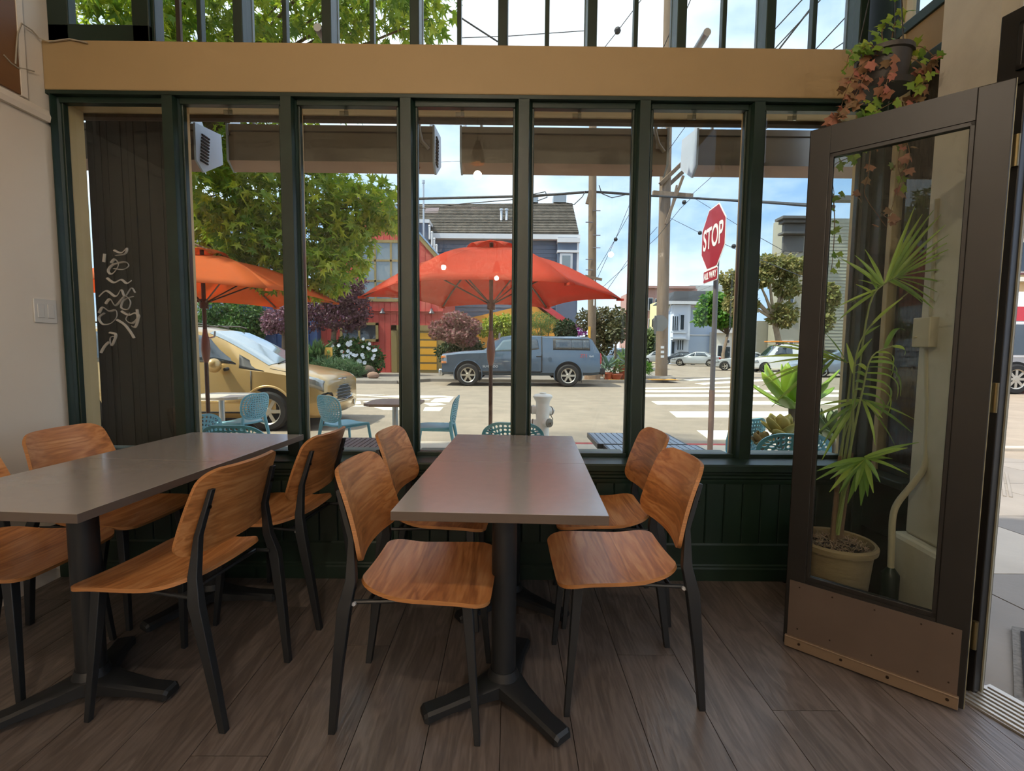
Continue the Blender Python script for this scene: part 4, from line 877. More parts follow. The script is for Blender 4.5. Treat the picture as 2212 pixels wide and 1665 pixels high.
# ================================================================ houses across the street
def pq(x0, y0, x1, y1, Y): a = at(x0, y0, Y); b = at(x1, y1, Y); return a.x, b.x, b.z, a.z
REDW = mat('red_board_siding', '#b8433c', .7, var=.08, vscale=3, stretch=(14, 1, .3)); OLV = mat('olive_trim', '#8a7748', .6); YELP = mat('yellow_garage_panel', '#e0a128', .5)
HGL = mat('house_window_glass', '#6f7f86', .06, 0, spec=.8); HGD = mat('dark_window_glass', '#2b3640', .08, spec=.8)
Y = 25.0
h = thing('red_house', 'red wooden house with an olive trimmed yellow garage door', 'house', at(820, 805, Y))
def hp(nm, g, m, parent=None, smooth=0, **k):
    o = g.obj(nm, m, None, smooth=smooth, **k); return o
hb = at(820, 805, Y)
def loc(v): return (v[0] - hb.x, v[1] - hb.y, v[2] - hb.z)
def lbox(g, x0, y0, x1, y1, Ya, Yb, m=0):
    a, b, c, d = pq(x0, y0, x1, y1, Y); return g.box(loc((a, Ya, c)), loc((b, Yb, d)), m)
ex0, ex1 = at(690, 560, Y).x, at(957, 560, Y).x; ez = at(957, 562, Y).z; az = at(823, 412, Y).z; gz0 = at(820, 806, Y).z - .15
pts = [(ex0, gz0), (ex1, gz0), (ex1, ez), ((ex0 + ex1) / 2, az), (ex0, ez)]
# vertical boards, each clipped under the gable
bwid = .30; x = ex0; core = G(); core.prismy([(a - hb.x, b - hb.z) for a, b in pts], .03, 5.4); core.obj('wall', REDW, h, smooth=0)
while x < ex1 - .05:
    x1 = min(x + bwid - .02, ex1); xm = (ex0 + ex1) / 2
    def top(q): return ez + (az - ez) * (1 - abs(q - xm) / (xm - ex0))
    g = G(); poly = [(x, gz0), (x1, gz0), (x1, top(x1))] + ([(xm, az)] if x < xm < x1 else []) + [(x, top(x))]
    g.prismy([(a - hb.x, b - hb.z) for a, b in poly], 0, .03); g.obj('board', REDW, h, smooth=0); x += bwid
for s in (0, 1):
    a = (ex0 - .35, ez - .42) if s == 0 else (ex1 + .35, ez - .42); b = ((ex0 + ex1) / 2, az + .04); g = G(); g.prismy([(a[0] - hb.x, a[1] - hb.z), (b[0] - hb.x, b[1] - hb.z), (b[0] - hb.x, b[1] - .30 - hb.z), (a[0] - hb.x, a[1] - .30 - hb.z)], -.12, -.005); g.obj('barge_board', OLV, h, smooth=0)
    g = G(); g.prismy([(a[0] - hb.x, a[1] + .10 - hb.z), (b[0] - hb.x, b[1] + .12 - hb.z), (b[0] - hb.x, b[1] - hb.z), (a[0] - hb.x, a[1] - hb.z)], -.16, 5.4); g.obj('roof_edge', mat('blue_metal_flashing', '#8aa3bf', .4, .3), h, smooth=0)
def window(parent, x0, y0, x1, y1, nx, ny, frame=.12, gm=HGL, fm=OLV, dz=-.03):
    a, b, c, d = pq(x0, y0, x1, y1, Y); g = G()
    for q in ((a, c, b, c + frame), (a, d - frame, b, d), (a, c, a + frame, d), (b - frame, c, b, d)): g.box(loc((q[0], Y + dz - .06, q[1])), loc((q[2], Y + .05, q[3])))
    for i in range(1, nx): xx = a + (b - a) * i / nx; g.box(loc((xx - .05, Y + dz - .04, c)), loc((xx + .05, Y + .04, d)))
    for i in range(1, ny): zz = c + (d - c) * i / ny; g.box(loc((a, Y + dz - .04, zz - .05)), loc((b, Y + .04, zz + .05)))
    wf = g.obj('window', fm, parent, smooth=0)
    for i in range(nx):
        for j in range(ny):
            g = G(); g.box(loc((a + (b - a) * i / nx + .05, Y + dz - .01, c + (d - c) * j / ny + .05)), loc((a + (b - a) * (i + 1) / nx - .05, Y + .02, c + (d - c) * (j + 1) / ny - .05))); g.obj('pane', gm, wf, smooth=0)
    return wf
window(h, 776, 518, 880, 652, 3, 3, .15); window(h, 735, 696, 818, 738, 2, 1, .13, HGD)
# garage
a, b, c, d = pq(846, 702, 962, 805, Y); g = G()
for q in ((a, c, a + .28, d), (b - .28, c, b, d), (a, d - .28, b, d)): g.box(loc((q[0], Y - .12, q[1])), loc((q[2], Y + .02, q[3])))
g.obj('garage_frame', OLV, h, smooth=0)
g = G(); g.box(loc((a + .2, Y - .04, c)), loc((b - .2, Y + .0, d - .2))); gd = g.obj('garage_door', OLV, h, smooth=0)
for j in range(5):
    for i in range(2):
        w2 = (b - a - .72) / 2; xx = a + .36 + i * (w2 + .02); zz = c + .15 + j * (d - c - .45) / 5; g = G(); g.box(loc((xx, Y - .06, zz)), loc((xx + w2 - .1, Y - .03, zz + .30))); g.obj('panel', YELP, gd, smooth=0)
g = G(); lbox(g, 700, 670, 957, 673, Y - .1, Y); lbox(g, 700, 675, 957, 678, Y - .06, Y); g.obj('belt_trim', mat('red_trim', '#c2544b', .6), h, smooth=0)
for px in (826, 932):
    p = at(px, 674, Y - .25); g = G(); M = Matrix.Translation(loc(p)); g.lathe([(.04, .18), (.06, .1), (.16, -.06), (.15, -.08)], 12, M=M); g.cyl((0, 0, .12), (0, .3, .2), .025, n=6, M=M); g.obj('barn_lamp', mat('dark_lamp_metal', '#4b4a52', .4, .5), h)
# blue-grey house behind with the shingle roof
Y = 33.0; hb = at(1080, 700, Y); CLAP = mat('blue_grey_clapboard', '#56677c', .7, var=.05, vscale=2)
h = thing('blue_house', 'blue grey clapboard house with a grey shingle roof and white trim', 'house', hb)
SHG = mat('grey_shingles', '#57524b', .85, var=.35, vscale=1.2, bump=.3, bscale=6, stretch=(3, 1, 1), objvar=.12); WTR = mat('white_trim_paint', '#d5d6d8', .5)
a, b, c, d = pq(820, 505, 1244, 810, Y); g = G(); g.box(loc((a, Y + .02, c)), loc((b, Y + 9, d))); g.obj('wall', CLAP, h, smooth=0)
nz = 22
for j in range(nz):
    z1 = d - .35 - j * .28; g = G(); g.prismx([(Y - hb.y + .02, z1 - .28 - hb.z), (Y - hb.y - .045, z1 - .28 - hb.z), (Y - hb.y - .01, z1 - hb.z), (Y - hb.y + .02, z1 - hb.z)], a - hb.x, b - hb.x - 1.3); g.obj('clapboard', CLAP, h, smooth=0)
e0 = at(820, 503, Y - .4); e1 = at(1250, 503, Y - .4); r0 = at(820, 441, Y + 3.2); r1 = at(1236, 439, Y + 3.2); bk = 9
g = G(); vs = [loc(e0), loc(e1), loc(r1), loc(r0)]; g.add(vs + [(p[0], p[1], p[2] - .2) for p in vs], [(0, 1, 2, 3), (7, 6, 5, 4), (0, 4, 5, 1), (1, 5, 6, 2), (2, 6, 7, 3), (3, 7, 4, 0)])
e2 = Vector((e1.x, Y + 9.5, e1.z)); k2 = Vector((r1.x, Y + 6, r1.z)); vs = [loc(e1), loc(e2), loc(k2), loc(r1)]; g.add(vs, [(0, 1, 2, 3)]); vs = [loc(r0), loc(r1), loc(k2), loc(Vector((r0.x, Y + 6, r0.z)))]; g.add(vs, [(0, 1, 2, 3)])
g.obj('roof', SHG, h, smooth=0)
for k in range(19):
    f0, f1 = k / 19, (k + 1.25) / 19; a_ = e0.lerp(r0, f0); b_ = e1.lerp(r1, f0); c_ = e1.lerp(r1, min(f1, 1)); d_3 = e0.lerp(r0, min(f1, 1)); up_ = Vector((0, -.05, .06)); g = G()
    vs = [loc(a_ + up_), loc(b_ + up_), loc(c_ + up_ * .15), loc(d_3 + up_ * .15), loc(a_), loc(b_)]; g.add(vs, [(0, 1, 2, 3), (4, 5, 1, 0)]); g.obj('shingle_course', SHG, h, smooth=0)
g = G(); g.box(loc((e0.x, Y - .5, e0.z - .32)), loc((e1.x + .1, Y - .05, e0.z))); g.obj('fascia', WTR, h, smooth=0)
def onroof(x, y):
    for t in range(200):
        Yt = Y - .4 + 3.6 * t / 200; zz = e0.z + (r0.z - e0.z) * t / 200; p = at(x, y, Yt)
        if p.z <= zz: return p
    return p
for x in (933, 1031):
    p = onroof(x, 458); g = G(); g.cb((0, 0, .05), (.95, .9, .14), rx=.72); g.obj('skylight', mat('brown_skylight', '#6d5a58', .3, coat=.5), h, loc(p), smooth=0)
for x in (1083, 1094):
    p = onroof(x, 480); g = G(); g.lathe([(.16, -.1), (.13, .05), (.09, .1), (.09, .78), (.13, .8), (.13, .9), (.05, .93)], 12); g.obj('vent_pipe', mat('galvanised', '#b8bcc2', .4, .6), h, loc(p))
p = at(915, 470, Y - 2); g = G(); g.cyl((0, 0, -1.5), (0, 0, 2.2), .06, n=8); g.cyl((0, 0, 2.1), (0, 0, 2.28), .1, n=8); g.obj('flue', MATS['galvanised'], h, loc(p))
for x0, x1, y0, y1 in ((1144, 1162, 427, 440), (1195, 1222, 424, 440)):
    a_, b_, c_, d_2 = pq(x0, y0, x1, y1, Y + 3.4); g = G(); g.box(loc((a_, Y + 3.0, c_)), loc((b_, Y + 4, d_2))); g.obj('roof_unit', mat('grey_roof_unit', '#8f9aa5', .5), h, smooth=0)
# bay at the right corner
a, b, c, d = pq(1205, 512, 1246, 600, Y - .6); g = G(); g.box(loc((a, Y - .55, c - 3)), loc((b, Y + .6, c))); g.obj('bay_base', CLAP, h, smooth=0)
g = G(); g.box(loc((a, Y - .55, c)), loc((b, Y + .6, d))); g.obj('bay_wall', CLAP, h, smooth=0)
for z0, z1, o in ((d - .35, d - .05, .16), (d - 1.0, d - .85, .12), (c, c + .12, .12)): g = G(); g.box(loc((a - .02, Y - .55 - o, z0)), loc((b + o, Y, z1))); g.obj('bay_cornice', WTR, h, smooth=0)
g = G(); g.box(loc((a + .15, Y - .63, c + .1)), loc((a + 1.0, Y - .5, d - 1.05))); bw_ = g.obj('bay_window', WTR, h, smooth=0)
g = G(); g.box(loc((a + .3, Y - .66, c + .15)), loc((a + .85, Y - .6, d - 1.2))); g.obj('pane', HGL, bw_, smooth=0)
g = G(); g.box(loc((b - .02, Y - .6, c)), loc((b + .12, Y - .4, d - .3))); g.obj('corner_board', WTR, h, smooth=0)
# dormer bit at the left of the roof
a, b, c, d = pq(884, 478, 925, 560, Y - 1.0); g = G(); g.box(loc((a - .2, Y - 1.0, c)), loc((b, Y + 1, d))); g.obj('side_wing', CLAP, h, smooth=0); g = G(); g.box(loc((a - .3, Y - 1.1, d - .1)), loc((b + .1, Y + 1, d + .12))); g.obj('wing_coping', WTR, h, smooth=0)
for i in range(4): p = at(928 + i * 5, 500 + i * 14, Y - 1.2); g = G(); g.cyl((0, 0, -.5), (0, 0, .3), .07, n=6); g.ball((0, 0, .35), .09, 8); g.obj('baluster', WTR, h, loc(p))
# orange cottage behind the shrubs
Y = 30.0; hb = at(1150, 760, Y); h = thing('orange_shed', 'low orange building with a red roof edge behind the shrubs', 'shed', hb); ORW = mat('orange_wall', '#dc9a3a', .7); RT = mat('red_roof_trim', '#c23a44', .6)
a, b, c, d = pq(1000, 690, 1222, 800, Y); ap = at(1150, 655, Y); pe = at(1236, 712, Y)
g = G(); g.prismy([(a - hb.x, c - hb.z), (pe.x - hb.x - .4, c - hb.z), (pe.x - hb.x - .4, pe.z - hb.z), (ap.x - hb.x, ap.z - hb.z), (a - hb.x, d - hb.z)], 0, 1.8); g.obj('wall', ORW, h, smooth=0)
g = G(); g.prismy([(pe.x - hb.x, pe.z - hb.z), (ap.x - hb.x, ap.z - hb.z + .1), (ap.x - hb.x, ap.z - hb.z + .5), (pe.x - hb.x + .3, pe.z - hb.z + .2)], -.2, 1.8); g.obj('roof_trim', RT, h, smooth=0)
# blue garden wall and gate behind the van
Y = 24.6; hb = at(620, 800, Y); BLW = mat('deep_blue_paint', '#27497e', .6, var=.06); h = thing('blue_garage', 'deep blue garage front with panelled door behind the plum tree', 'garage', hb)
a, b, c, d = pq(430, 655, 687, 806, Y); g = G(); g.box(loc((a, Y, c)), loc((b, Y + 4, d))); g.obj('wall', BLW, h, smooth=0)
a, b, c, d = pq(575, 692, 672, 804, Y)
for i in range(4):
    for j in range(4):
        w4, h4 = (b - a) / 4, (d - c) / 4; g = G(); g.box(loc((a + i * w4 + .04, Y - .05, c + j * h4 + .04)), loc((a + (i + 1) * w4 - .04, Y + .01, c + (j + 1) * h4 - .04))); g.obj('door_panel', BLW, h, smooth=0, bevel=.02)
# pale house at far left with outside stair rails
Y = 30.0; hb = at(430, 700, Y); PBL = mat('pale_blue_siding', '#aebdcb', .7); h = thing('pale_house', 'pale blue house with white stair rails behind the street tree', 'house', hb)
a, b, c, d = pq(250, 435, 468, 810, Y); g = G(); g.box(loc((a, Y, c)), loc((b, Y + 8, d))); g.obj('wall', PBL, h, smooth=0)
for j in range(30): z = d - .2 - j * .3; g = G(); g.prismx([(-.0, z - .3 - hb.z), (-.05, z - .3 - hb.z), (-.015, z - hb.z), (0, z - hb.z)], a - hb.x, b - hb.x); g.obj('siding_board', PBL, h, smooth=0)
for x0, y0, x1, y1 in ((436, 440, 462, 520), (448, 440, 470, 500), (418, 540, 462, 440), (436, 560, 438, 440), (460, 540, 462, 430)): g = G(); g.cyl(loc(at(x0, y0, Y - 1)), loc(at(x1, y1, Y - 1)), .10, n=6); g.obj('stair_rail', WTR, h)
g = G(); p0, p1, p2, p3 = [loc(at(*q, Y - 2)) for q in ((428, 545), (470, 490), (478, 505), (440, 560))]; g.add([p0, p1, p2, p3] + [(p[0], p[1] + 2, p[2]) for p in (p0, p1, p2, p3)], [(0, 1, 2, 3), (7, 6, 5, 4), (0, 4, 5, 1), (1, 5, 6, 2), (2, 6, 7, 3), (3, 7, 4, 0)]); g.obj('blue_roof', mat('blue_roof', '#3b6ba5', .5), h, smooth=0)
# ================================================================ far buildings at the crossing
def flat_house(nm, label, x0, y0, x1, y1, Yf, m, depth=8, cat='building'):
    global Y, hb
    Y = Yf; hb = at((x0 + x1) / 2, y1, Yf); t = thing(nm, label, cat, hb); a, b, c, d = pq(x0, y0, x1, y1, Yf); g = G(); g.box(loc((a, Yf, c - 1)), loc((b, Yf + depth, d))); g.obj('wall', m, t, smooth=0); return t
def fwin(t, x0, y0, x1, y1, nx=1, fm=WTR, gm=HGD, fr=.1):
    a, b, c, d = pq(x0, y0, x1, y1, Y); g = G(); g.box(loc((a, Y - .1, c)), loc((b, Y + .02, d))); f = g.obj('window', fm, t, smooth=0)
    w_ = (b - a) / nx
    for i in range(nx): g = G(); g.box(loc((a + i * w_ + fr, Y - .14, c + fr)), loc((a + (i + 1) * w_ - fr, Y - .05, d - fr))); g.obj('pane', gm, f, smooth=0)
def fband(t, x0, y0, x1, y1, m, o=.3, nm='cornice'):
    a, b, c, d = pq(x0, y0, x1, y1, Y); g = G(); g.box(loc((a, Y - o, c)), loc((b, Y + .02, d))); g.obj(nm, m, t, smooth=0)
PNK = mat('pink_brown_stucco', '#a8837a', .8, var=.08); t = flat_house('apartment_block', 'tall pinkish brown apartment block at the end of the street', 1380, 622, 1500, 790, 74, PNK, 12)
fwin(t, 1400, 643, 1410, 671); fwin(t, 1400, 688, 1410, 715); fwin(t, 1414, 645, 1422, 672); fwin(t, 1414, 690, 1422, 716); fband(t, 1376, 618, 1500, 624, PNK, .5)
t = flat_house('apartment_block', 'pale grey flat roofed block behind the mansard house', 1490, 616, 1590, 795, 92, mat('pale_grey_stucco', '#b7b9b6', .8), 10)
t = flat_house('row_house', 'narrow pale yellow house beside the blue mansard house', 1432, 648, 1452, 790, 66, mat('pale_yellow_paint', '#d8cf9c', .7), 6); fwin(t, 1437, 668, 1446, 700, 2, MATS['pale_yellow_paint']); fwin(t, 1437, 715, 1446, 745, 2, MATS['pale_yellow_paint'])
fband(t, 1430, 646, 1453, 652, MATS['pale_yellow_paint'], .6); fband(t, 1431, 706, 1452, 710, MATS['pale_yellow_paint'], .3)
PBW = mat('pale_blue_paint', '#a9b9d0', .7); PWH = mat('sunlit_blue_white', '#cdd6e2', .7); SLT = mat('dark_slate', '#26272a', .7, var=.15)  # the bay's paler blue has the sunlight on it put into the colour
t = flat_house('mansard_house', 'pale blue corner house with dark mansard roof and bay window', 1452, 664, 1545, 785, 60, PBW, 5)
a, b, c, d = pq(1449, 660, 1480, 785, Y); g = G(); g.box(loc((a, Y - 1.2, c + 2.9)), loc((b, Y, d))); g.obj('bay', PWH, t, smooth=0); g = G(); g.box(loc((a, Y - .4, c - 1)), loc((b + .2, Y, c + 2.9))); g.obj('bay_base', PWH, t, smooth=0)
Y -= 1.2; fwin(t, 1452, 682, 1464, 715, 3, PWH, HGD, .07); fwin(t, 1468, 678, 1478, 714, 1, PWH, HGD, .12); fband(t, 1448, 728, 1481, 732, PWH, .15); fband(t, 1448, 716, 1481, 719, PWH, .15); Y += .8; fwin(t, 1462, 733, 1476, 757, 3, PWH, HGD, .08); fwin(t, 1449, 736, 1457, 765, 1, PBW, HGD); Y += .4
fwin(t, 1488, 651, 1525, 660, 3, PWH, HGD, .1); fband(t, 1480, 661, 1545, 664, WTR, .2); fband(t, 1480, 722, 1545, 725, WTR, .1, 'belt'); fband(t, 1479, 660, 1484, 785, WTR, .08, 'corner_board')
e0, e1 = at(1444, 650, Y - 1.5), at(1547, 649, Y - .8); r0, r1 = at(1458, 629, Y + 1), at(1542, 628, Y + 1)
g = G(); vs = [loc(e0), loc(e1), loc(r1), loc(r0)] + [loc((e0.x, Y + 5, e0.z)), loc((e1.x, Y + 5, e1.z)), loc((r1.x, Y + 4, r1.z)), loc((r0.x, Y + 4, r0.z))]; g.add(vs, [(0, 1, 2, 3), (3, 2, 6, 7), (0, 3, 7, 4), (1, 5, 6, 2), (0, 4, 5, 1), (4, 7, 6, 5)]); g.obj('mansard_roof', SLT, t, smooth=0)
g = G(); g.box(loc((e0.x, Y - 1.6, e0.z - .35)), loc((e1.x, Y - .5, e0.z))); g.obj('eave', WTR, t, smooth=0)
for i in range(6): p = at(1450 + i * 8, 655, Y - 1.4); g = G(); g.tube([loc(p + Vector((0, 0, .1))), loc(p + Vector((.1, .5, -.2))), loc(p + Vector((.12, 1.1, -.8)))], .07, 6); g.obj('eave_bracket', WTR, t)
t = flat_house('shop_front', 'low white shop front behind the small green street tree', 1548, 716, 1640, 790, 58, mat('cream_white_paint', '#d9d6cb', .7)); fwin(t, 1549, 745, 1560, 772, 1); fwin(t, 1564, 733, 1576, 742, 1); fwin(t, 1564, 747, 1577, 775, 1); fwin(t, 1583, 733, 1592, 742, 1); fwin(t, 1583, 747, 1594, 775, 1); fband(t, 1542, 713, 1642, 720, WTR, .4)
# grey corner building on the right
GRB = mat('grey_lap_siding', '#9a9788', .75, var=.05); DGT = mat('dark_grey_trim', '#55534f', .6)
Y = 40.0; hb = at(1760, 790, Y); t = thing('grey_building', 'tall grey clapboard building with a dark cornice seen beside the door', 'building', hb)
a, b, c, d = pq(1640, 470, 1990, 800, Y); xs_ = at(1694, 470, Y).x; g = G(); g.box(loc((xs_, Y, c - 1)), loc((b, Y + 1.6, d))); g.obj('wall', GRB, t, smooth=0)
a2 = at(1636, 650, Y).x; g = G(); g.box(loc((a2, Y + 1.7, c - 1)), loc((xs_ + 1, Y + 3, at(1640, 690, Y).z))); g.obj('side_wall', GRB, t, smooth=0)
for j in range(48): z = d - .1 - j * .27; g = G(); g.prismx([(.02, z - .27 - hb.z), (-.05, z - .27 - hb.z), (-.01, z - hb.z), (.02, z - hb.z)], xs_ - hb.x + 1.7, b - hb.x); g.obj('siding_board', GRB, t, smooth=0)
fband(t, 1674, 474, 1738, 480, DGT, 1.2); fband(t, 1682, 480, 1736, 486, DGT, .8); fband(t, 1690, 486, 1734, 505, DGT, .35, 'frieze'); fband(t, 1680, 505, 1736, 510, DGT, .9); fband(t, 1690, 512, 1732, 545, DGT, .2, 'frieze'); fwin(t, 1694, 516, 1705, 546, 1, WTR); fwin(t, 1710, 512, 1724, 546, 1, WTR); fwin(t, 1700, 640, 1712, 690, 1, WTR); fwin(t, 1690, 735, 1712, 765, 2, WTR)
fband(t, 1770, 428, 1990, 440, DGT, .8)
# ornate building behind the bus
Y = 44.0; hb = at(2250, 760, Y); t = thing('ornate_building', 'peach building with cream bay trim behind the bus', 'building', hb); PCH = mat('peach_paint', '#d9b98a', .7); CRM = mat('cream_trim', '#e4dcc8', .6); MAR = mat('maroon_trim', '#6b3a36', .6)
a, b, c, d = pq(2120, 405, 2420, 800, Y); g = G(); g.box(loc((a, Y, c - 1)), loc((b, Y + 10, d))); g.obj('wall', PCH, t, smooth=0)
for y0, y1, m, o in ((428, 436, MAR, 1.0), (440, 452, CRM, .7), (492, 496, MAR, .5), (498, 508, CRM, .6), (590, 596, MAR, .4), (600, 612, CRM, .8), (640, 650, CRM, .5)): fband(t, 2120, y0, 2420, y1, m, o, 'belt_course')
fband(t, 2120, 508, 2197, 590, CRM, .3, 'bay_panel'); fwin(t, 2200, 515, 2240, 595, 1, CRM, HGD, .35); fwin(t, 2255, 515, 2300, 595, 1, CRM, HGD, .35); fwin(t, 2150, 660, 2300, 760, 4, CRM, HGD, .4)
p = at(2198, 478, Y - .2); g = G(); g.tube([loc(p + Vector((-1.2, 0, -.3))), loc(p + Vector((-.6, 0, .25))), loc(p + Vector((0, 0, 0))), loc(p + Vector((.7, 0, .4))), loc(p + Vector((1.2, 0, .2)))], .16, 6); g.obj('scroll_ornament', MAR, t)
for x in (2190, 2207): p = at(x, 505, Y - .8); g = G(); g.cyl(loc(p + Vector((0, -.2, 0))), loc(p + Vector((0, .3, 0))), .25, n=12); g.obj('volute', mat('ochre_volute', '#c8a24a', .5), t)
# ================================================================ trees and shrubs across the street
Yt = 21.6
PLUM = lmat('purple_plum_leaf', '#57323f', .45, .03, .25)
p0 = gr(716, 775, -.1); p0.y = 22.0; p0 = Vector((at(716, 770, 22).x, 22, -.1))
plant('plum_tree', 'round purple leaved plum tree before the red house', 'tree', p0, [pc(740, 640, 22, 48, 44), pc(700, 660, 22, 42, 36), pc(770, 668, 22, 34, 36), pc(742, 690, 22, 50, 26), pc(680, 690, 22.2, 34, 26), pc(760, 612, 22, 30, 22)], 6500, .14, 'oval', PLUM, .16, 3, top=at(722, 712, 22), down=.2)
plant('plum_tree', 'smaller pink tinged plum tree left of the round one', 'tree', Vector((at(612, 780, 22.5).x, 22.5, -.1)), [pc(608, 690, 22.5, 40, 28), pc(640, 672, 22.5, 32, 24), pc(585, 705, 22.5, 20, 16)], 3000, .14, 'oval', lmat('pink_plum_leaf', '#7d5660', .5, .03, .3), .1, 4, top=at(612, 725, 22.5))
plant('green_hedge', 'leafy green hedge climbing the blue garage', 'hedge', Vector((at(520, 800, 23.6).x, 23.6, -.1)), [pc(470, 665, 23.6, 40, 28), pc(530, 672, 23.6, 36, 30), pc(560, 690, 23.6, 26, 24), pc(450, 700, 23.6, 50, 22), pc(520, 710, 23.6, 50, 30)], 5000, .18, 'oval', lmat('hedge_leaf', '#476b2e', .45, .03), .12, 5)
plant('flowering_bush', 'green bush covered in white flowers before the red house', 'bush', Vector((at(768, 800, 22.4).x, 22.4, -.1)), [pc(752, 758, 22.4, 40, 32), pc(790, 768, 22.4, 32, 30), pc(770, 785, 22.4, 46, 22), pc(812, 780, 22.4, 18, 26)], 4200, .17, 'oval', lmat('bush_leaf', '#3f6a31', .45, .03), 0, 6)
fb = [o for o in bpy.data.objects if o.name.startswith('flowering_bush')][0]; rnd = random.Random(12); FLW = mat('white_petal', '#eef0f2', .6, transl=.3); fr = []
for _ in range(46):
    x, y = rnd.uniform(716, 815), rnd.uniform(730, 785)
    if (x - 764) ** 2 / 52 ** 2 + (y - 762) ** 2 / 34 ** 2 > 1: continue
    p = at(x, y, 21.55) - fb.location; s = rnd.uniform(.12, .2); M = Matrix.Translation(p) @ Matrix.Rotation(radians(75 + rnd.uniform(-20, 20)), 4, 'X') @ Matrix.Rotation(rnd.uniform(0, 3), 4, 'Z') @ Matrix.Diagonal((s, s, s, 1)); fr.append(M)
leaf_objs('flower', fb, fr, 'flower', FLW)
plant('low_shrub', 'soft grey green shrub at the pavement edge below the white flowers', 'shrub', Vector((at(738, 818, 20.8).x, 20.8, -.1)), [pc(735, 795, 20.8, 38, 20), pc(760, 802, 20.8, 28, 16), pc(700, 790, 20.8, 26, 20)], 2600, .22, 'blade', lmat('sage_leaf', '#5d7a52', .35, .02), 0, 7, down=-.4)
plant('spiky_plant', 'spiky dark green plant by the plum tree trunk', 'plant', Vector((at(690, 800, 21.2).x, 21.2, -.1)), [pc(688, 775, 21.2, 18, 18)], 220, .7, 'blade', lmat('flax_leaf', '#49683a', .35, .02), 0, 8, down=-.7)
MAPL = lmat('copper_maple_leaf', '#8a5f57', .45, .04, .3)
plant('maple_tree', 'copper leaved japanese maple in front of the yellow garage', 'tree', Vector((at(1000, 800, 21.8).x, 21.8, -.1)), [pc(985, 690, 21.8, 32, 18), pc(955, 708, 21.8, 30, 18), pc(1015, 706, 21.8, 28, 20), pc(985, 722, 21.8, 42, 18), pc(945, 722, 21.8, 20, 12), pc(1010, 735, 21.8, 24, 14)], 4200, .13, 'star', MAPL, .06, 9, top=at(1000, 752, 21.8))
DKL = lmat('dark_shrub_leaf', '#24401f', .4, .02)
plant('dark_shrub', 'dark glossy shrub under the copper maple', 'shrub', Vector((at(1000, 800, 23).x, 23, -.1)), [pc(1000, 745, 23, 40, 20), pc(970, 760, 23, 30, 20), pc(1030, 755, 23, 18, 24)], 2200, .15, 'oval', DKL, 0, 10)
plant('yellow_green_tree', 'yellow green tree behind the pickup and umbrella pole', 'tree', Vector((at(1075, 800, 24).x, 24, -.1)), [pc(1070, 700, 24, 26, 18), pc(1095, 698, 24, 28, 18), pc(1050, 712, 24, 22, 14), pc(1085, 715, 24, 24, 14)], 2600, .15, 'oval', lmat('yellow_green_leaf', '#94a332', .35, .03, .4), .08, 11)
plant('feathery_tree', 'soft green feathery tree above the pickup cab', 'tree', Vector((at(1175, 800, 24).x, 24, -.1)), [pc(1165, 690, 24, 34, 16), pc(1190, 702, 24, 26, 16), pc(1160, 712, 24, 28, 14)], 2800, .14, 'blade', lmat('feather_leaf', '#6c8440', .3, .03, .4), .09, 12)
plant('camellia_bush', 'dark green bush with pale flowers over the camper shell', 'bush', Vector((at(1222, 800, 23.5).x, 23.5, -.1)), [pc(1222, 712, 23.5, 24, 22)], 1200, .15, 'oval', DKL, .05, 13)
RUS = lmat('russet_green_leaf', '#5b5a34', .5, .05, .3)
plant('russet_tree', 'russet green tree behind the first utility pole', 'tree', Vector((at(1300, 800, 23).x, 23, -.1)), [pc(1270, 690, 23, 26, 22), pc(1300, 690, 23, 30, 26), pc(1310, 715, 23, 34, 26), pc(1335, 690, 23, 18, 28), pc(1295, 740, 23, 30, 28)], 4200, .16, 'oval', RUS, .09, 14)
plant('slim_tree', 'slim young tree with twisted stem at the corner planters', 'tree', Vector((at(1327, 800, 21.2).x, 21.2, -.1)), [pc(1340, 690, 21.2, 12, 20), pc(1328, 715, 21.2, 18, 20), pc(1345, 720, 21.2, 10, 18)], 700, .16, 'oval', RUS, .07, 15, top=at(1330, 745, 21.2))
plant('bougainvillea', 'magenta flowered shrub left of the utility pole', 'shrub', Vector((at(1255, 800, 24.5).x, 24.5, -.1)), [pc(1252, 712, 24.5, 14, 12)], 300, .14, 'diamond', lmat('magenta_bract', '#a0489a', .3, .03), .04, 16)
TER = mat('terracotta', '#a8573a', .8, var=.1)
def pot_plant(label, x, y, Yp, r, hgt, m, n, size, kind='blade', seed=1, dn=-.6):
    b = Vector((at(x, y, Yp).x, Yp, -.1)); t = thing('potted_plant', label, 'potted plant', b, 0, 'potted plants on the far corner'); g = G(); g.lathe([(r * .7, 0), (r, hgt), (r * 1.1, hgt), (r * 1.1, hgt + .06), (r * .95, hgt + .06), (r * .9, hgt - .02)], 16); g.obj('pot', TER, t)
    foliage('foliage', t, leaf_frames([(Vector((0, 0, hgt + r * 1.1)), (r * .7, r * .7, r * .8))], n, size, random.Random(seed), .2, dn), kind, m)
AGV = lmat('agave_leaf', '#6f8a76', .2, .01, .1)
pot_plant('terracotta pot with a pale agave beside the pickup tailgate', 1312, 802, 20.9, .22, .25, AGV, 40, .6, seed=2); pot_plant('tall terracotta pot with grassy leaves on the far corner', 1349, 806, 21.2, .28, .55, lmat('strap_leaf', '#7f9a5d', .25), 60, .6, seed=3); pot_plant('wide low terracotta pot between the other corner pots', 1331, 805, 20.9, .26, .2, lmat('bromeliad_leaf', '#667a45', .25), 30, .45, seed=4)
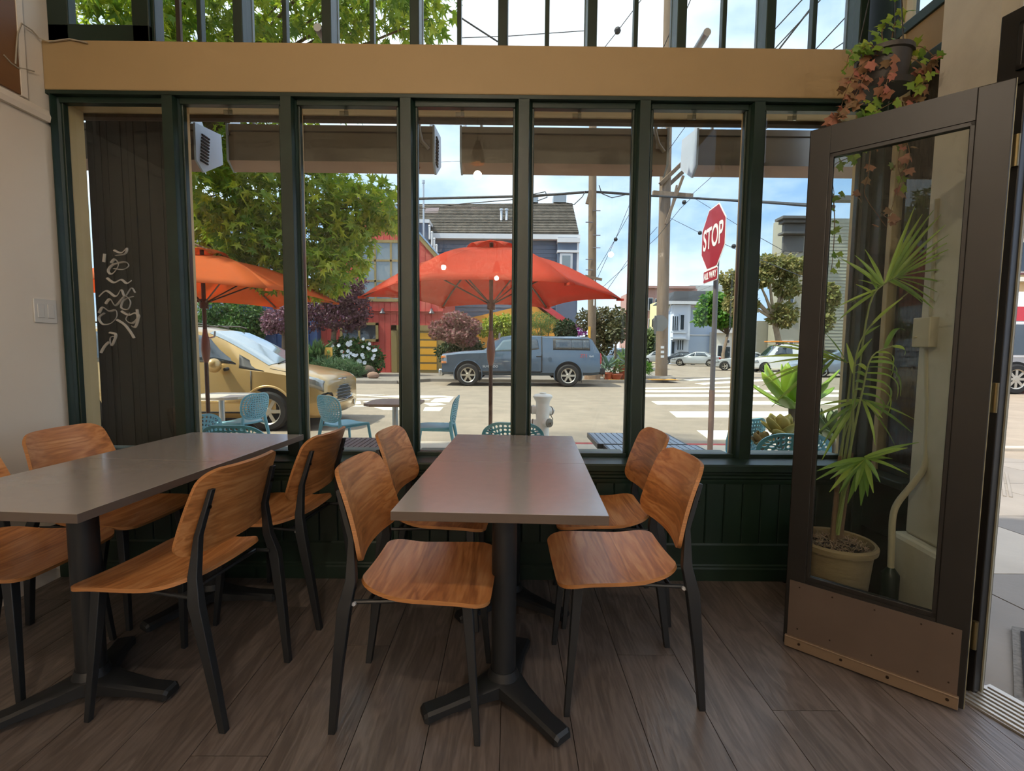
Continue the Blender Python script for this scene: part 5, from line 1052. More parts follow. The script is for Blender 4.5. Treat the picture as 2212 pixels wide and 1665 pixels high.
plant('corner_shrub', 'small fresh green shrub at the foot of the second utility pole', 'shrub', Vector((at(1395, 806, 22.5).x, 22.5, -.1)), [pc(1396, 796, 22.5, 9, 12)], 260, .25, 'blade', lmat('fresh_leaf', '#6f9a3a', .3), 0, 17, down=-.5)
g = G(); n = 10; g.lathe([(.36, 0), (.33, .25), (.30, .42), (.0, .40)], 12); tag(g.obj('tree_stump', mat('stump_wood', '#8a705a', .9, var=.3, vscale=10, bump=.4), loc=(at(1278, 820, 20.9).x, 20.75, -.1)), 'sawn log stump behind the pickup rear wheel', 'stump')
g = G(); g.ball((0, 0, .12), (.26, .2, .17), 10); tag(g.obj('rock', mat('reddish_rock', '#8d6f5c', .9, var=.25, vscale=6), loc=(at(806, 812, 20.2).x, 20.2, -.1)), 'reddish rock at the driveway edge', 'rock')
g = G(); g.ball((0, 0, .2), (.34, .3, .32), 10); tag(g.obj('rock', mat('brown_rock', '#5f4f42', .9, var=.25, vscale=6), loc=(at(795, 800, 21.4).x, 21.4, -.1)), 'brown boulder under the white flowered bush', 'rock')
# far street trees
plant('street_tree', 'small bright green street tree behind the stop sign pole', 'tree', grs(1562, 797), [pc(1530, 675, 46, 26, 22), pc(1560, 680, 46, 32, 24), pc(1540, 650, 46, 24, 18), pc(1575, 655, 46, 24, 22), pc(1590, 690, 46, 16, 14), pc(1515, 690, 46, 14, 12)], 4600, .42, 'oval', lmat('bright_tree_leaf', '#5c8a2c', .4, .03, .4), .16, 20, top=at(1572, 722, 46))
OLT = lmat('olive_tree_leaf', '#8c8a4e', .4, .04, .4)
plant('street_tree', 'large pale olive tree with bare forked trunks by the grey building', 'tree', Vector((at(1690, 790, 36).x, 36, gz(36))), [pc(1660, 570, 36, 36, 18), pc(1700, 575, 36, 36, 22), pc(1635, 600, 36, 34, 20), pc(1700, 620, 36, 26, 24), pc(1690, 680, 36, 30, 26), pc(1600, 620, 36, 32, 26), pc(1600, 655, 36, 34, 24), pc(1575, 600, 36, 22, 16)], 8000, .30, 'oval', OLT, .26, 21, top=at(1672, 690, 36), trunk_m=mat('pale_bark', '#9c8a72', .9, var=.2))
plant('street_tree', 'green tree far down the street under the brown block', 'tree', Vector((at(1405, 785, 63).x, 63, gz(63))), [pc(1405, 735, 63, 22, 22), pc(1395, 755, 63, 18, 16)], 1200, .6, 'oval', lmat('dull_tree_leaf', '#6d7c4c', .35, .03, .4), .2, 22)
plant('street_tree', 'leafy tree seen through the door glass before the grey siding', 'tree', Vector((at(1778, 790, 31).x, 31, gz(31))), [pc(1785, 640, 31, 24, 30), pc(1775, 690, 31, 22, 26)], 1800, .3, 'oval', OLT, .12, 23)
# ================================================================ the big near street tree
def tree_near():
    rnd = random.Random(31); base = Vector((-4.85, 6.3, sz(6.3)))
    t = thing('sweetgum_tree', 'large street tree with star shaped yellow green leaves over the sidewalk', 'tree', base)
    spec = [(470, 420, 5.4, 75, 60), (560, 430, 5.6, 80, 70), (520, 500, 5.5, 70, 60), (600, 540, 5.6, 60, 60), (690, 430, 5.8, 70, 60), (760, 450, 5.9, 62, 60), (815, 440, 6.0, 50, 55), (690, 520, 5.8, 72, 60), (760, 510, 5.9, 60, 40), (700, 580, 5.6, 60, 55), (690, 620, 5.5, 40, 26), (770, 570, 5.8, 30, 22), (600, 600, 5.6, 55, 30), (450, 340, 5.5, 70, 50), (560, 330, 5.7, 80, 55), (660, 330, 5.8, 60, 45), (740, 395, 6.1, 45, 25), (850, 480, 6.1, 20, 30), (500, 560, 5.3, 40, 30), (430, 470, 5.6, 30, 60),
            (210, 40, 4.6, 90, 90), (300, 20, 4.8, 80, 100), (400, 0, 5.2, 100, 100), (520, 40, 5.4, 90, 70), (620, -10, 5.5, 90, 110), (720, 10, 5.5, 90, 90), (820, -20, 5.6, 100, 110), (900, -40, 5.8, 90, 110), (760, 70, 5.6, 60, 25), (560, 90, 5.4, 60, 40), (170, 110, 4.6, 60, 60), (925, 40, 5.7, 45, 45), (430, 150, 5.3, 100, 80), (600, 200, 5.5, 110, 90), (740, 180, 5.7, 80, 60), (300, 200, 5.0, 100, 100), (500, -200, 5.4, 260, 130), (800, -180, 5.6, 200, 120), (250, -150, 5.0, 180, 140)]
    cl = [(lambda c: (c[0] - base, (c[1][0], c[1][0] * 1.25, c[1][2]), s[3] * s[4] * (1.0 if s[1] > 260 else .42)))(pc(s[0], s[1], s[2] + .25, s[3], s[4])) for s in spec]
    m1 = mat('sweetgum_leaf', '#93ad33', .45, island=.42, hue=.035, transl=.5); m1o = mat('sweetgum_leaf_near', '#9ab535', .45, objvar=.42, hue=.035, transl=.5)
    fr = leaf_frames(cl, 10500, .13, rnd, .25, .7)
    eye = Vector((0, 0, EYE)) - base
    vis = [(M.translation - eye).length / max(.2, M.to_scale().x) for M in fr]
    def inview(M):
        p = M.translation + base; v = CAMR @ (p - Vector((0, 0, EYE))); return 400 < 1106 + F * v.x / v.z < 870 and 270 < 832 + F * v.y / v.z < 640
    idx = sorted((i for i in range(len(fr)) if inview(fr[i])), key=lambda i: vis[i])[:300]; S = set(idx)
    foliage('foliage', t, [fr[i] for i in range(len(fr)) if i not in S], 'star', m1); leaf_objs('leaf', t, [fr[i] for i in idx], 'star', m1o)
    g = G(); g.tube([(0, 0, -.05), (.05, 0, 1.2), (.1, -.1, 2.4), (.5, -.2, 3.4), (.9, -.3, 4.6)], .15, 10, taper=[1.2, 1, .85, .6, .35]); g.obj('trunk', BARK, t)
    for c in cl:
        st = Vector((.1, -.1, 2.5)) if c[0].z < 3.2 else Vector((.5, -.2, 3.4)); g = G(); mid = st.lerp(c[0], .5) + Vector((rnd.uniform(-.1, .1), rnd.uniform(-.1, .1), .25)); g.tube([st, mid, c[0]], .045, 6, taper=[1, .55, .15]); g.obj('branch', BARK, t)
    return t
tree_near()
# ================================================================ utility poles and wires
POLE = mat('weathered_pole_wood', '#75624f', .85, var=.25, vscale=1.5, stretch=(6, 6, .6), bump=.4, bscale=20); GLV = mat('galvanised_post', '#77757a', .5, .5)
def pole(label, pb, pt, Yp, r):
    b = Vector((at(*pb, Yp).x, Yp, -.12)); tp = at(*pt, Yp); t = thing('utility_pole', label, 'utility pole', b, 0, 'utility poles'); g = G(); g.tube([(0, 0, 0), (tp - b) * .5, tp - b], r, 12, taper=[1.1, 1, .85]); g.obj('pole', POLE, t); return t, b
t1, b1 = pole('thick wooden utility pole behind the pickup bed', (1278, 820), (1282, -40), 21.4, .17)
def arm(t, b, p, q, Yp, w=.12, nm='crossarm', m=POLE): g = G(); P, Q = at(*p, Yp) - b, at(*q, Yp) - b; g.cyl(P, Q, w * .6, n=4); return g.obj(nm, m, t)
for y in (300, 350, 455, 480, 508, 535, 560, 583): g = G(); p = at(1281, y, 21.2) - b1; s = 1 if (y // 5) % 2 else -1; g.cyl(p, p + Vector((s * .32, 0, 0)), .02, n=5); g.obj('step_bolt', GLV, t1)
arm(t1, b1, (1264, 596), (1300, 604), 21.1, .12); arm(t1, b1, (1268, 440), (1276, 412), 21.1, .16, 'pole_brace')
g = G(); p = at(1283, 660, 21.2) - b1; g.cyl(p, p + Vector((0, 0, 1.2)), .03, n=6); g.obj('conduit', WTR, t1); g = G(); p = at(1273, 720, 21.2) - b1; g.box((p.x - .05, p.y - .02, p.z - .3), (p.x + .05, p.y, p.z + .3)); g.obj('yellow_tag', YELP, t1, smooth=0)
t2, b2 = pole('tall wooden utility pole on the far corner with crossarms', (1428, 820), (1446, -40), 24.2, .27)
arm(t2, b2, (1410, 417), (1496, 424), 23.9, .24); arm(t2, b2, (1406, 307), (1446, 312), 23.9, .2); arm(t2, b2, (1426, 398), (1474, 352), 23.9, .2); arm(t2, b2, (1444, 400), (1474, 372), 24.5, .2)
arm(t2, b2, (1438, 484), (1476, 380), 23.8, .14, 'pole_brace'); arm(t2, b2, (1446, 470), (1462, 400), 23.8, .1, 'pole_brace')
g = G(); p = at(1425, 698, 23.7) - b2; g.prismy([(p.x + .42 * cos(radians(22.5 + 45 * i)), p.z + .42 * sin(radians(22.5 + 45 * i))) for i in range(8)], p.y - .02, p.y); g.obj('sign_back', mat('dull_metal_sign', '#73706a', .5, .5), t2, smooth=0)
g = G(); p = at(1415, 702, 23.2); q = Vector((p.x - b2.x, p.y - b2.y, p.z - b2.z)); M = Matrix.Translation(q) @ Matrix.Rotation(1.1, 4, 'Z'); g.prismy([(.48 * cos(radians(22.5 + 45 * i)), .48 * sin(radians(22.5 + 45 * i))) for i in range(8)], -.02, 0, M=M); g.obj('sign_back', MATS['dull_metal_sign'], t2, smooth=0)
for y in (770, 760, 750): g = G(); p = at(1431, y, 23.85) - b2; g.cb(p, (.16, .02, .12)); g.obj('pole_notice', WTR, t2, smooth=0)
WIR = mat('black_cable', '#1a1b1e', .6)
def wire(label, pts, r=.02, blobs=()):
    P = [at(x, y, Yp) for x, y, Yp in pts]; L = []
    for i in range(len(P) - 1):
        for k in range(4): L.append(P[i].lerp(P[i + 1], k / 4))
    L.append(P[-1]); g = G(); g.tube(L, r, 5); o = g.obj('overhead_wire', WIR); tag(o, label, 'wire', 'overhead wires')
    for x, y, Yp in blobs: g = G(); g.ball(at(x, y, Yp), .09, 8); g.obj('insulator', WIR, o)
    return o
wire('thick black cable bundle running left from the first pole', [(640, 425, 23), (880, 430, 22), (1000, 427, 22), (1130, 424, 21.6), (1200, 420, 21.5), (1280, 414, 21.3), (1370, 420, 22.5)], .055)
wire('thick black cable from the second pole towards the door', [(1370, 421, 23.5), (1500, 428, 23), (1620, 435, 19), (1660, 437, 17), (1730, 442, 14), (1800, 447, 11)], .05)
wire('thinner cable sagging over the shingle roof', [(640, 470, 24), (900, 451, 23), (1000, 440, 22.5), (1110, 431, 22), (1200, 420, 21.6)], .022)
wire('loose loop of cable hanging left of the first pole', [(1150, 420, 21.3), (1178, 414, 21.3), (1182, 426, 21.3), (1160, 434, 21.3)], .02); wire('loose cable loop hanging right of the first pole', [(1294, 400, 21.3), (1300, 418, 21.3), (1322, 427, 21.3), (1350, 421, 22)], .02)
wire('drooping service wire left of the first pole', [(1222, 438, 21.3), (1240, 442, 21.3), (1258, 425, 21.3), (1265, 412, 21.3)], .02)
for i, (lab, pp, bl) in enumerate([
    ('wire with a black splice rising right above the umbrella tip', [(1290, 583, 21.4), (1330, 515, 21), (1372, 440, 20), (1440, 330, 17), (1490, 260, 15)], [(1330, 517, 21)]),
    ('second wire rising right beside the spliced one', [(1291, 600, 21.4), (1330, 515, 21), (1372, 412, 20), (1420, 300, 18)], []), ('wire from pole step to the upper right, thin', [(1302, 640, 22), (1360, 556, 21), (1420, 490, 20)], []), ('lowest wire rising right over the umbrella tip', [(1300, 622, 22), (1420, 512, 20), (1470, 450, 19), (1496, 425, 18.5)], [(1478, 437, 18.8)]),
    ('wire from the crossarm running up right past the heater', [(1490, 424, 24), (1545, 375, 17), (1620, 310, 11), (1680, 255, 8.5)], []), ('wire from the crossarm falling right behind the stop sign', [(1500, 428, 24), (1600, 490, 20), (1690, 540, 17)], []), ('wire passing behind the stop sign, lower', [(1446, 470, 24), (1530, 512, 20), (1640, 560, 16), (1740, 600, 13)], [(1512, 503, 20.5), (1585, 532, 18)]),
    ('low wire between the far blocks and the olive tree', [(1490, 628, 50), (1560, 596, 38), (1700, 540, 25)], []), ('second low wire by the all way plaque', [(1500, 632, 50), (1590, 596, 38), (1720, 545, 25)], []),
    ('wire crossing the transom panes at the middle', [(990, 82, 12), (1100, 78, 12), (1270, 66, 12)], []), ('diagonal wire with an insulator in the transom', [(1300, 110, 14), (1335, 66, 13), (1400, -20, 12)], [(1334, 66, 13)]), ('thick diagonal wire beside the leaves in the transom', [(960, 15, 9), (1010, 48, 9), (1075, 90, 9)], []),
    ('steep wire pair left in the transom right half', [(1430, 110, 12), (1470, 20, 11), (1490, -30, 10.5)], []), ('steep wire in the transom right half', [(1442, 112, 12), (1475, 40, 11), (1500, -20, 10.5)], []),
    ('first long diagonal wire in the right transom panes', [(1640, 100, 9), (1760, -30, 8)], []), ('second long diagonal wire in the right transom panes', [(1660, 120, 9), (1800, -30, 8)], []), ('third long diagonal wire in the right transom panes', [(1680, 110, 9), (1750, 20, 8.5), (1790, -30, 8)], []), ('fourth long diagonal wire in the right transom panes', [(1740, 130, 9), (1880, -20, 8)], []), ('fifth diagonal wire ending near the ivy', [(1780, 120, 9), (1960, 0, 8)], []),
    ('steep wire close to the hanging ivy', [(1872, 110, 9), (1905, 0, 8.5)], []), ('fine wire from the tall vent across the sky', [(905, 352, 30), (1000, 348, 26), (1110, 345, 24)], [])]): wire(lab, pp, .010 if i not in (11, 16) else .015, bl)
# ================================================================ outdoor furniture
TURQ = mat('turquoise_plastic', '#6fb0c2', .4, coat=.15)
def make_patio():
    t = thing('perforated_chair', 'x', 'chair')
    # back shell: a grid of cells, each with an eight sided hole
    NU, NV = 14, 13
    def shell(u, v):                                   # u, v in 0..1
        a, b = rounded(2 * u - 1, 2 * v - 1, .62); hw = .225 * (1 - .16 * max(0, -b) - .05 * max(0, b)); zc = .475 + (b + 1) / 2 * .33
        return (-.185 - .055 * (b + 1) / 2 - .045 * (1 - (a * .98) ** 2), a * hw, zc)
    g = G()
    for j in range(NV):
        for i in range(NU):
            def nd(q, N): return 0 if q <= 0 else 1 if q >= N else (.035 * q if q < 1 else 1 - .035 * (N - q) if q > N - 1 else .035 + .93 * (q - 1) / (N - 2))
            def P(du, dv): return shell(nd(i + du, NU), nd(j + dv, NV))
            sq = [(0, 0), (.5, 0), (1, 0), (1, .5), (1, 1), (.5, 1), (0, 1), (0, .5)]
            hole = 1 <= i < NU - 1 and 1 <= j < NV - 1
            if not hole: g.add([P(*q) for q in sq], [tuple(range(8))]); continue
            r = .36; ho = [(.5 + r * cos(radians(225 + 45 * k)), .5 + r * sin(radians(225 + 45 * k))) for k in range(8)]
            g.add([P(*q) for q in sq] + [P(*q) for q in ho], [(k, (k + 1) % 8, 8 + (k + 1) % 8, 8 + k) for k in range(8)])
    g.obj('backrest', TURQ, t, smooth=0, solid=.012, fix=True)
    g = G(); N = 12
    def seat(u, v): a, b = rounded(2 * u - 1, 2 * v - 1, .35); return (.02 + .215 * a, b * (.205 + .015 * a), .44 - .012 * (1 - b * b) - .01 * max(0, a) ** 3)
    g.grid(seat, N, N); g.obj('seat', TURQ, t, smooth=60, solid=.022)
    for sx, sy in ((1, 1), (1, -1), (-1, 1), (-1, -1)):
        g = G()
        if sx > 0: g.tube([(.255, sy * .225, 0), (.20, sy * .19, .43)], .012, 8, taper=1.6)
        else: g.tube([(-.285, sy * .215, 0), (-.205, sy * .185, .42), (-.20, sy * .17, .52)], .013, 8, taper=[.9, 1.7, 1.2])
        g.obj('leg', TURQ, t)
    g = G()
    for sy in (-1, 1): g.tube([(.2, sy * .185, .422), (-.2, sy * .182, .415)], .013, 6)
    g.tube([(.2, -.185, .422), (.2, .185, .422)], .013, 6); g.obj('seat_frame', TURQ, t)
    return t
pc0 = make_patio(); pu = []
def patio(x, y, deg, label, s=.97):
    c = pc0 if not pu else copy_tree(pc0); pu.append(1); c.location = (x, y, sz(y)); c.rotation_euler = (0, 0, radians(deg)); c.scale = (s, s, s); c['label'] = label; c['group'] = 'turquoise perforated patio chairs'
patio(-2.52, 3.62, 150, 'turquoise chair whose back edge shows beside the first mullion')
patio(-3.28, 5.85, 164, 'turquoise patio chair facing left in front of the minivan wheel')
patio(-1.74, 3.25, 88, 'turquoise chair whose arched top shows over the left tables')
patio(-1.98, 5.75, 56, 'turquoise patio chair facing right by the minivan bumper')
patio(-.86, 5.55, 181, 'turquoise patio chair facing left, left of the umbrella pole')
patio(.04, 3.5, 86, 'turquoise chair back showing behind the middle table beside the hydrant')
patio(1.70, 3.80, 118, 'turquoise chair beside the stop sign post')
patio(1.74, 3.08, 84, 'turquoise chair under the succulents by the door')
SLAT = mat('grey_slat_metal', '#8f9aa8', .3, .35); BSL = mat('brown_slat_metal', '#6a5550', .35, .3); SILV = mat('silver_leg', '#b9bcc0', .3, .8)
def slat_table(label, x, y, w, d, z, m, n=12, rz=0, grp='outdoor tables'):
    b = sz(y); t = thing('outdoor_table', label, 'table', (x, y, b), rz, grp); h = z - b
    for i in range(n): g = G(); x0 = -w / 2 + i * w / n; g.box((x0 + .003, -d / 2 + .012, h - .018), (x0 + w / n - .003, d / 2 - .012, h)); g.obj('slat', m, t, smooth=0)
    g = G()
    for a, c in (((-w / 2, -d / 2, h - .035), (w / 2, -d / 2 + .012, h)), ((-w / 2, d / 2 - .012, h - .035), (w / 2, d / 2, h)), ((-w / 2 - .012, -d / 2, h - .035), (-w / 2, d / 2, h)), ((w / 2, -d / 2, h - .035), (w / 2 + .012, d / 2, h))): g.box(a, c)
    g.obj('rim', mat('dark_table_rim', '#55585c', .4, .5), t, smooth=0); g = G(); g.cyl((0, 0, .02), (0, 0, h - .02), .03, n=12); g.obj('column', SILV, t); g = G(); g.cyl((0, 0, 0), (0, 0, .025), .2, .17, n=20); g.obj('base', SILV, t)
slat_table('grey slatted outdoor table farther from the window, right of the middle tables', .92, 3.50, .60, .44, .55, SLAT, 14); slat_table('grey slatted outdoor table against the glass behind the right chairs', .97, 3.02, .62, .48, .55, SLAT, 14, .02); slat_table('brown slatted outdoor table behind the far left middle chair', -1.02, 3.16, .58, .56, .55, BSL, 16)
def bistro(label, x, y, z, w, m):
    b = sz(y); t = thing('bistro_table', label, 'table', (x, y, b), 0, 'outdoor tables'); h = z - b; g = G(); g.prism([(w * .5 * a, w * .5 * c) for a, c in ((-.7, -1), (.7, -1), (1, -.7), (1, .7), (.7, 1), (-.7, 1), (-1, .7), (-1, -.7))], h - .03, h); g.obj('tabletop', m, t, smooth=0); g = G(); g.cyl((0, 0, .02), (0, 0, h - .03), .035, n=12); g.obj('column', SILV, t); g = G(); g.lathe([(.24, 0), (.24, .012), (.05, .03)], 20); g.obj('base', SILV, t)
bistro('small brown bistro table on a silver leg by the kerb', -1.36, 5.7, .56, .62, mat('brown_tabletop', '#8a7565', .4)); bistro('small pale bistro table edge on beside the left umbrella pole', -3.72, 6.2, .57, .7, mat('pale_tabletop', '#c9c2b2', .4))
# ================================================================ umbrellas
ORA = mat('coral_orange_canvas', '#d94f30', .75, var=.05, vscale=6, transl=.55); ORB = mat('orange_canvas', '#e2762f', .75, var=.05, vscale=6, transl=.55); BRP = mat('bronze_pole', '#4a342b', .4, .3)
def umbrella(label, x, y, rz, canv, R=1.36, za=2.30, ze=1.72, tilt=0):
    b = sz(y); t = thing('patio_umbrella', label, 'umbrella', (x, y, b), rz, 'patio umbrellas'); za -= b; ze -= b
    def edge(k): a = radians(60 * k); return Vector((R * cos(a), R * sin(a), ze))
    r0 = .20; zt = za - .10
    for k in range(6):
        A, B_ = edge(k), edge(k + 1)
        def fn(u, v):
            E = A.lerp(B_, u); bow = 4 * u * (1 - u); E = Vector((E.x * (1 - .07 * bow), E.y * (1 - .07 * bow), E.z + .035 * bow)); a = radians(60 * (k + u)); T = Vector((A.lerp(B_, u).x / R * r0, A.lerp(B_, u).y / R * r0, zt)); P = T.lerp(E, v); P.z += .09 * sin(pi * v) * (1 - .55 * bow) ; return P
        g = G(); g.grid(fn, 8, 8); g.obj('canopy_panel', canv, t, smooth=60, solid=.003)
        g = G(); T = Vector((edge(k).x / R * .06, edge(k).y / R * .06, zt - .03)); pts = [T.lerp(edge(k), v) + Vector((0, 0, .09 * sin(pi * v) - .018)) for v in (0, .25, .5, .75, .98)]; g.tube(pts, .011, 6); rb = g.obj('rib', BRP, t)
        g = G(); g.tube([Vector((cos(radians(60 * k)) * .04, sin(radians(60 * k)) * .04, ze - .05)), pts[2]], .008, 6); g.obj('strut', BRP, rb)
        g = G(); q = edge(k) * .985; g.cb((q.x, q.y, ze - .005), (.07, .05, .02), rz=radians(60 * k)); g.obj('tip_pocket', canv, t, smooth=0)
    g = G()
    for k in range(6):
        a, c = radians(60 * k), radians(60 * k + 60)
        def fv(u, v): A = Vector((cos(a), sin(a), 0)).lerp(Vector((cos(c), sin(c), 0)), u); rr = .02 + .25 * v; bow = 4 * u * (1 - u); return Vector((A.x * rr, A.y * rr, za - .012 - .085 * v ** 1.6 + .05 * v * bow))
        g.grid(fv, 6, 4)
    g.obj('vent_cap', canv, t, smooth=50, solid=.003)
    g = G(); g.cyl((0, 0, 0), (0, 0, za - .02), .021, n=14); g.obj('pole', BRP, t); g = G(); g.lathe([(.021, .0), (.036, .05), (.045, .14), (.04, .24), (.024, .32), (.021, .36)], 16, M=Matrix.Translation((0, 0, 1.16 - b - .14))); cr = g.obj('tilt_housing', mat('brown_housing', '#7a4f42', .4), t); g = G(); g.cyl((.03, .0, 1.28 - b), (.085, .02, 1.30 - b), .008, n=8); g.cyl((.085, .02, 1.30 - b), (.09, .02, 1.36 - b), .01, n=8); g.obj('crank', SILV, cr)
    g = G(); g.cyl((0, 0, ze - .12), (0, 0, ze - .02), .042, n=14); g.obj('hub', BRP, t); g = G(); g.lathe([(.24, 0), (.24, .03), (.1, .07), (.04, .09), (.04, .3), (.024, .31)], 24); g.obj('base', mat('umbrella_base', '#4f4a47', .6), t)
    return t
umbrella('coral orange patio umbrella with a bronze pole outside the middle window', -.20, 5.05, 0, ORA)
umbrella('lighter orange patio umbrella cut off by the first mullion on the left', -3.30, 5.25, radians(24), ORB, za=2.24, ze=1.72)
# ================================================================ heaters
PAN = mat('brushed_heater_metal', '#8a7f75', .32, .75, var=.06, vscale=1, stretch=(.6, 20, 20)); LIP = mat('heater_face', '#c7a695', .4, .3); CAPM = mat('heater_end_white', '#b8c0cc', .4); STR = mat('heater_hanger', '#c9cdd3', .4, .4)  # lip colour holds the orange that the umbrella reflects onto it
def heater(label, x0, x1, louver):
    ya, yb, zt, zb = 3.0, 3.26, 2.525, 2.315; t = thing('patio_heater', label, 'heater', ((x0 + x1) / 2, ya, zt), 0, 'radiant heaters hung over the sidewalk'); L = (x1 - x0) / 2
    g = G(); g.prismx([(0, 0), (0, -.035), (.012, -.04), (.012, -.06), (0, -.065), (0, zb - zt), (.02, zb - zt), (.02, -.02), (yb - ya - .05, -.02), (yb - ya - .05, 0)], -L, L); g.obj('rear_panel', PAN, t, smooth=0)
    g = G(); g.prismx([(0, zb - zt), (.055, zb - zt - .05), (.07, zb - zt - .045), (.02, zb - zt + .01)], -L, L); lp = g.obj('lower_lip', LIP, t, smooth=0)
    g = G(); g.prismx([(.06, zb - zt - .045), (yb - ya, -.14), (yb - ya, -.125), (.06, zb - zt - .03)], -L + .12, L - .12); g.obj('burner_face', mat('dark_burner_mesh', '#6e5a50', .6, .3, bump=.4, bscale=200), t, smooth=0)
    for s in (-1, 1):
        g = G(); g.prismx([(-.005, .005), (yb - ya, .045), (yb - ya + .01, -.14), (.065, zb - zt - .052), (-.005, zb - zt)], s * L, s * (L + .012)); cp = g.obj('end_cap', CAPM, t, smooth=0)
        if louver:
            for i in range(9): g = G(); zz = -.04 - i * .02; g.cb((s * (L + .014), .09 - i * .003, zz), (.01, .075, .009), rx=0); g.obj('louver_slot', WELL, cp, smooth=0)
        g = G(); g.tube([(s * (L - .12), .1, 0), (s * (L - .10), .05, .12), (s * (L - .10), -.12, .22)], .01, 6); g.obj('hanger', STR, t); g = G(); g.prismx([(.0, 0), (.13, 0), (.07, .09)], s * (L - .02), s * (L - .008)); g.obj('hanger_bracket', STR, t, smooth=0)
    g = G(); g.tube([(L - .06, -.01, .09), (L - .08, -.025, -.02), (L - .06, -.03, -.10), (L - .02, -.015, -.14)], .011, 8); g.obj('gas_hose', mat('braided_hose', '#a59a8f', .5, .4), t); g = G(); g.cb((L - .04, -.004, -.10), (.05, .006, .04)); g.obj('label_plate', mat('label_paper', '#9a9088', .6), t, smooth=0)
    text('maker_lettering', 'SUNPAK', .030, mat('red_lettering', '#9c4a3d', .5), t, (L - .13, .020, zb - zt - .026), (radians(90 + 42) + pi, 0, pi), .0008); return t
heater('grey radiant heater cut off at the left mullion, white louvred end', -3.15, -1.905, True); heater('grey radiant heater over the second and third panes', -1.70, -.475, True); heater('grey radiant heater over the middle panes with the lamp reflection', -.30, .935, False); heater('grey radiant heater at the right beside the door', 1.125, 2.35, False)
g = G(); g.box((-3.4, 2.86, 2.80), (2.4, 2.92, 2.86)); g.cyl((-1.0, 2.86, 2.83), (-1.0, 2.6, 2.83), .02); g.cyl((1.0, 2.86, 2.83), (1.0, 2.6, 2.83), .02)
tag(g.obj('heater_rail', STR), 'steel rail carrying the heaters outside', 'rail')
# ================================================================ hydrant and stop sign
HYD = mat('hydrant_white', '#d9d6cd', .5, var=.06, vscale=8); HCP = mat('hydrant_cap_grey', '#7d786c', .5, .5)
hx = at(1172, 900, 6.55); t = thing('fire_hydrant', 'white fire hydrant with grey caps standing at the kerb', 'hydrant', (hx.x, 6.55, sz(6.55)))
g = G(); g.lathe([(.105, 0), (.105, .02), (.09, .04), (.09, .42), (.095, .50), (.092, .60), (.098, .64), (.118, .675), (.118, .69)], 24); g.obj('barrel', HYD, t); g = G(); g.lathe([(.128, .69), (.132, .70), (.132, .715), (.11, .735), (.045, .745), (.045, .76), (.001, .762)], 24); g.obj('bonnet', HYD, t)
for a, z, cap in ((200, .52, 1), (-20, .36, 1), (35, .50, 0), (175, .33, 0)):
    R_ = Matrix.Translation((0, 0, z)) @ Matrix.Rotation(radians(a - (35 if cap else 0)), 4, 'Z'); g = G(); g.lathe([(.06, .05), (.06, .125), (.066, .13), (.066, .14)], 16, axis='X', M=R_); o = g.obj('outlet', HYD, t); g = G(); g.lathe([(.058, .138), (.058, .16), (.03, .165), (.03, .17), (.016, .172), (.016, .205), (.001, .206)], 16, axis='X', M=R_); g.obj('outlet_cap', HCP if cap else HYD, o)
    if not cap: g = G(); g.lathe([(.0665, .128), (.068, .134), (.0665, .14)], 16, axis='X', M=R_); g.obj('rusty_seam', mat('rust', '#5b4636', .8), o)
g = G(); g.tube([(.1, -.02, .47), (.14, -.03, .40), (.12, -.05, .34)], .006, 6); g.obj('chain', HCP, t)
b = Vector((2.52, 5.95, sz(5.95))); top_ = at(1549, 500, 5.95); t = thing('stop_sign', 'red octagonal stop sign with all way plaque on a steel post', 'sign', b)
dirv = (at(1552, 455, 5.97) - b); g = G(); g.tube([(0, 0, 0), dirv * .5, dirv], .03, 12); g.obj('post', mat('painted_sign_post', '#6b6667', .45, .3), t); g = G(); g.tube([dirv * .0, dirv * .28], .034, 12); g.obj('post_sleeve', mat('rusty_sleeve', '#7a6258', .7, var=.2), t)
SRED = mat('sign_red', '#961420', .4, var=.04); SWT = mat('sign_white', '#e6e2df', .4)
un = Vector((-.03, -1, 0)).normalized(); nv = Vector((-1, .03, 0)).normalized()
def signM(p): p = p - b + nv * .045; return Matrix(((un.x, -nv.x, 0, p.x), (un.y, -nv.y, 0, p.y), (0, 0, 1, p.z), (0, 0, 0, 1)))
M = signM(at(1549, 513, 5.95)); R = .40
for rr, y0, y1, m, nm in ((R, -.004, 0, SWT, 'sign_border'), (R * .955, -.007, -.0035, SRED, 'sign_face')):
    g = G(); g.prismy([(rr * cos(radians(22.5 + 45 * i)), rr * sin(radians(22.5 + 45 * i))) for i in range(8)], y0, y1, M=M); g.obj(nm, m, t, smooth=0)
tx_ = text('sign_lettering', 'STOP', .36, SWT, t, ext=.0015, bold=.006, sx=.80); tx_.matrix_local = M @ Matrix.Translation((0, -.009, .0)) @ Matrix.Rotation(pi / 2, 4, 'X') @ Matrix.Diagonal((.72, 1.0, 1, 1))
M = signM(at(1543, 595, 5.95))
for w_, h_, y0, y1, m, nm in ((.45, .155, -.004, 0, SWT, 'plaque_border'), (.43, .135, -.007, -.0035, SRED, 'plaque_face')):
    g = G(); g.prismy(rrect(w_, h_, .02), y0, y1, M=M); g.obj(nm, m, t, smooth=0)
tx_ = text('plaque_lettering', 'ALL WAY', .115, SWT, t, ext=.0015, bold=.002); tx_.matrix_local = M @ Matrix.Translation((0, -.009, 0)) @ Matrix.Rotation(pi / 2, 4, 'X') @ Matrix.Diagonal((.8, 1, 1, 1))
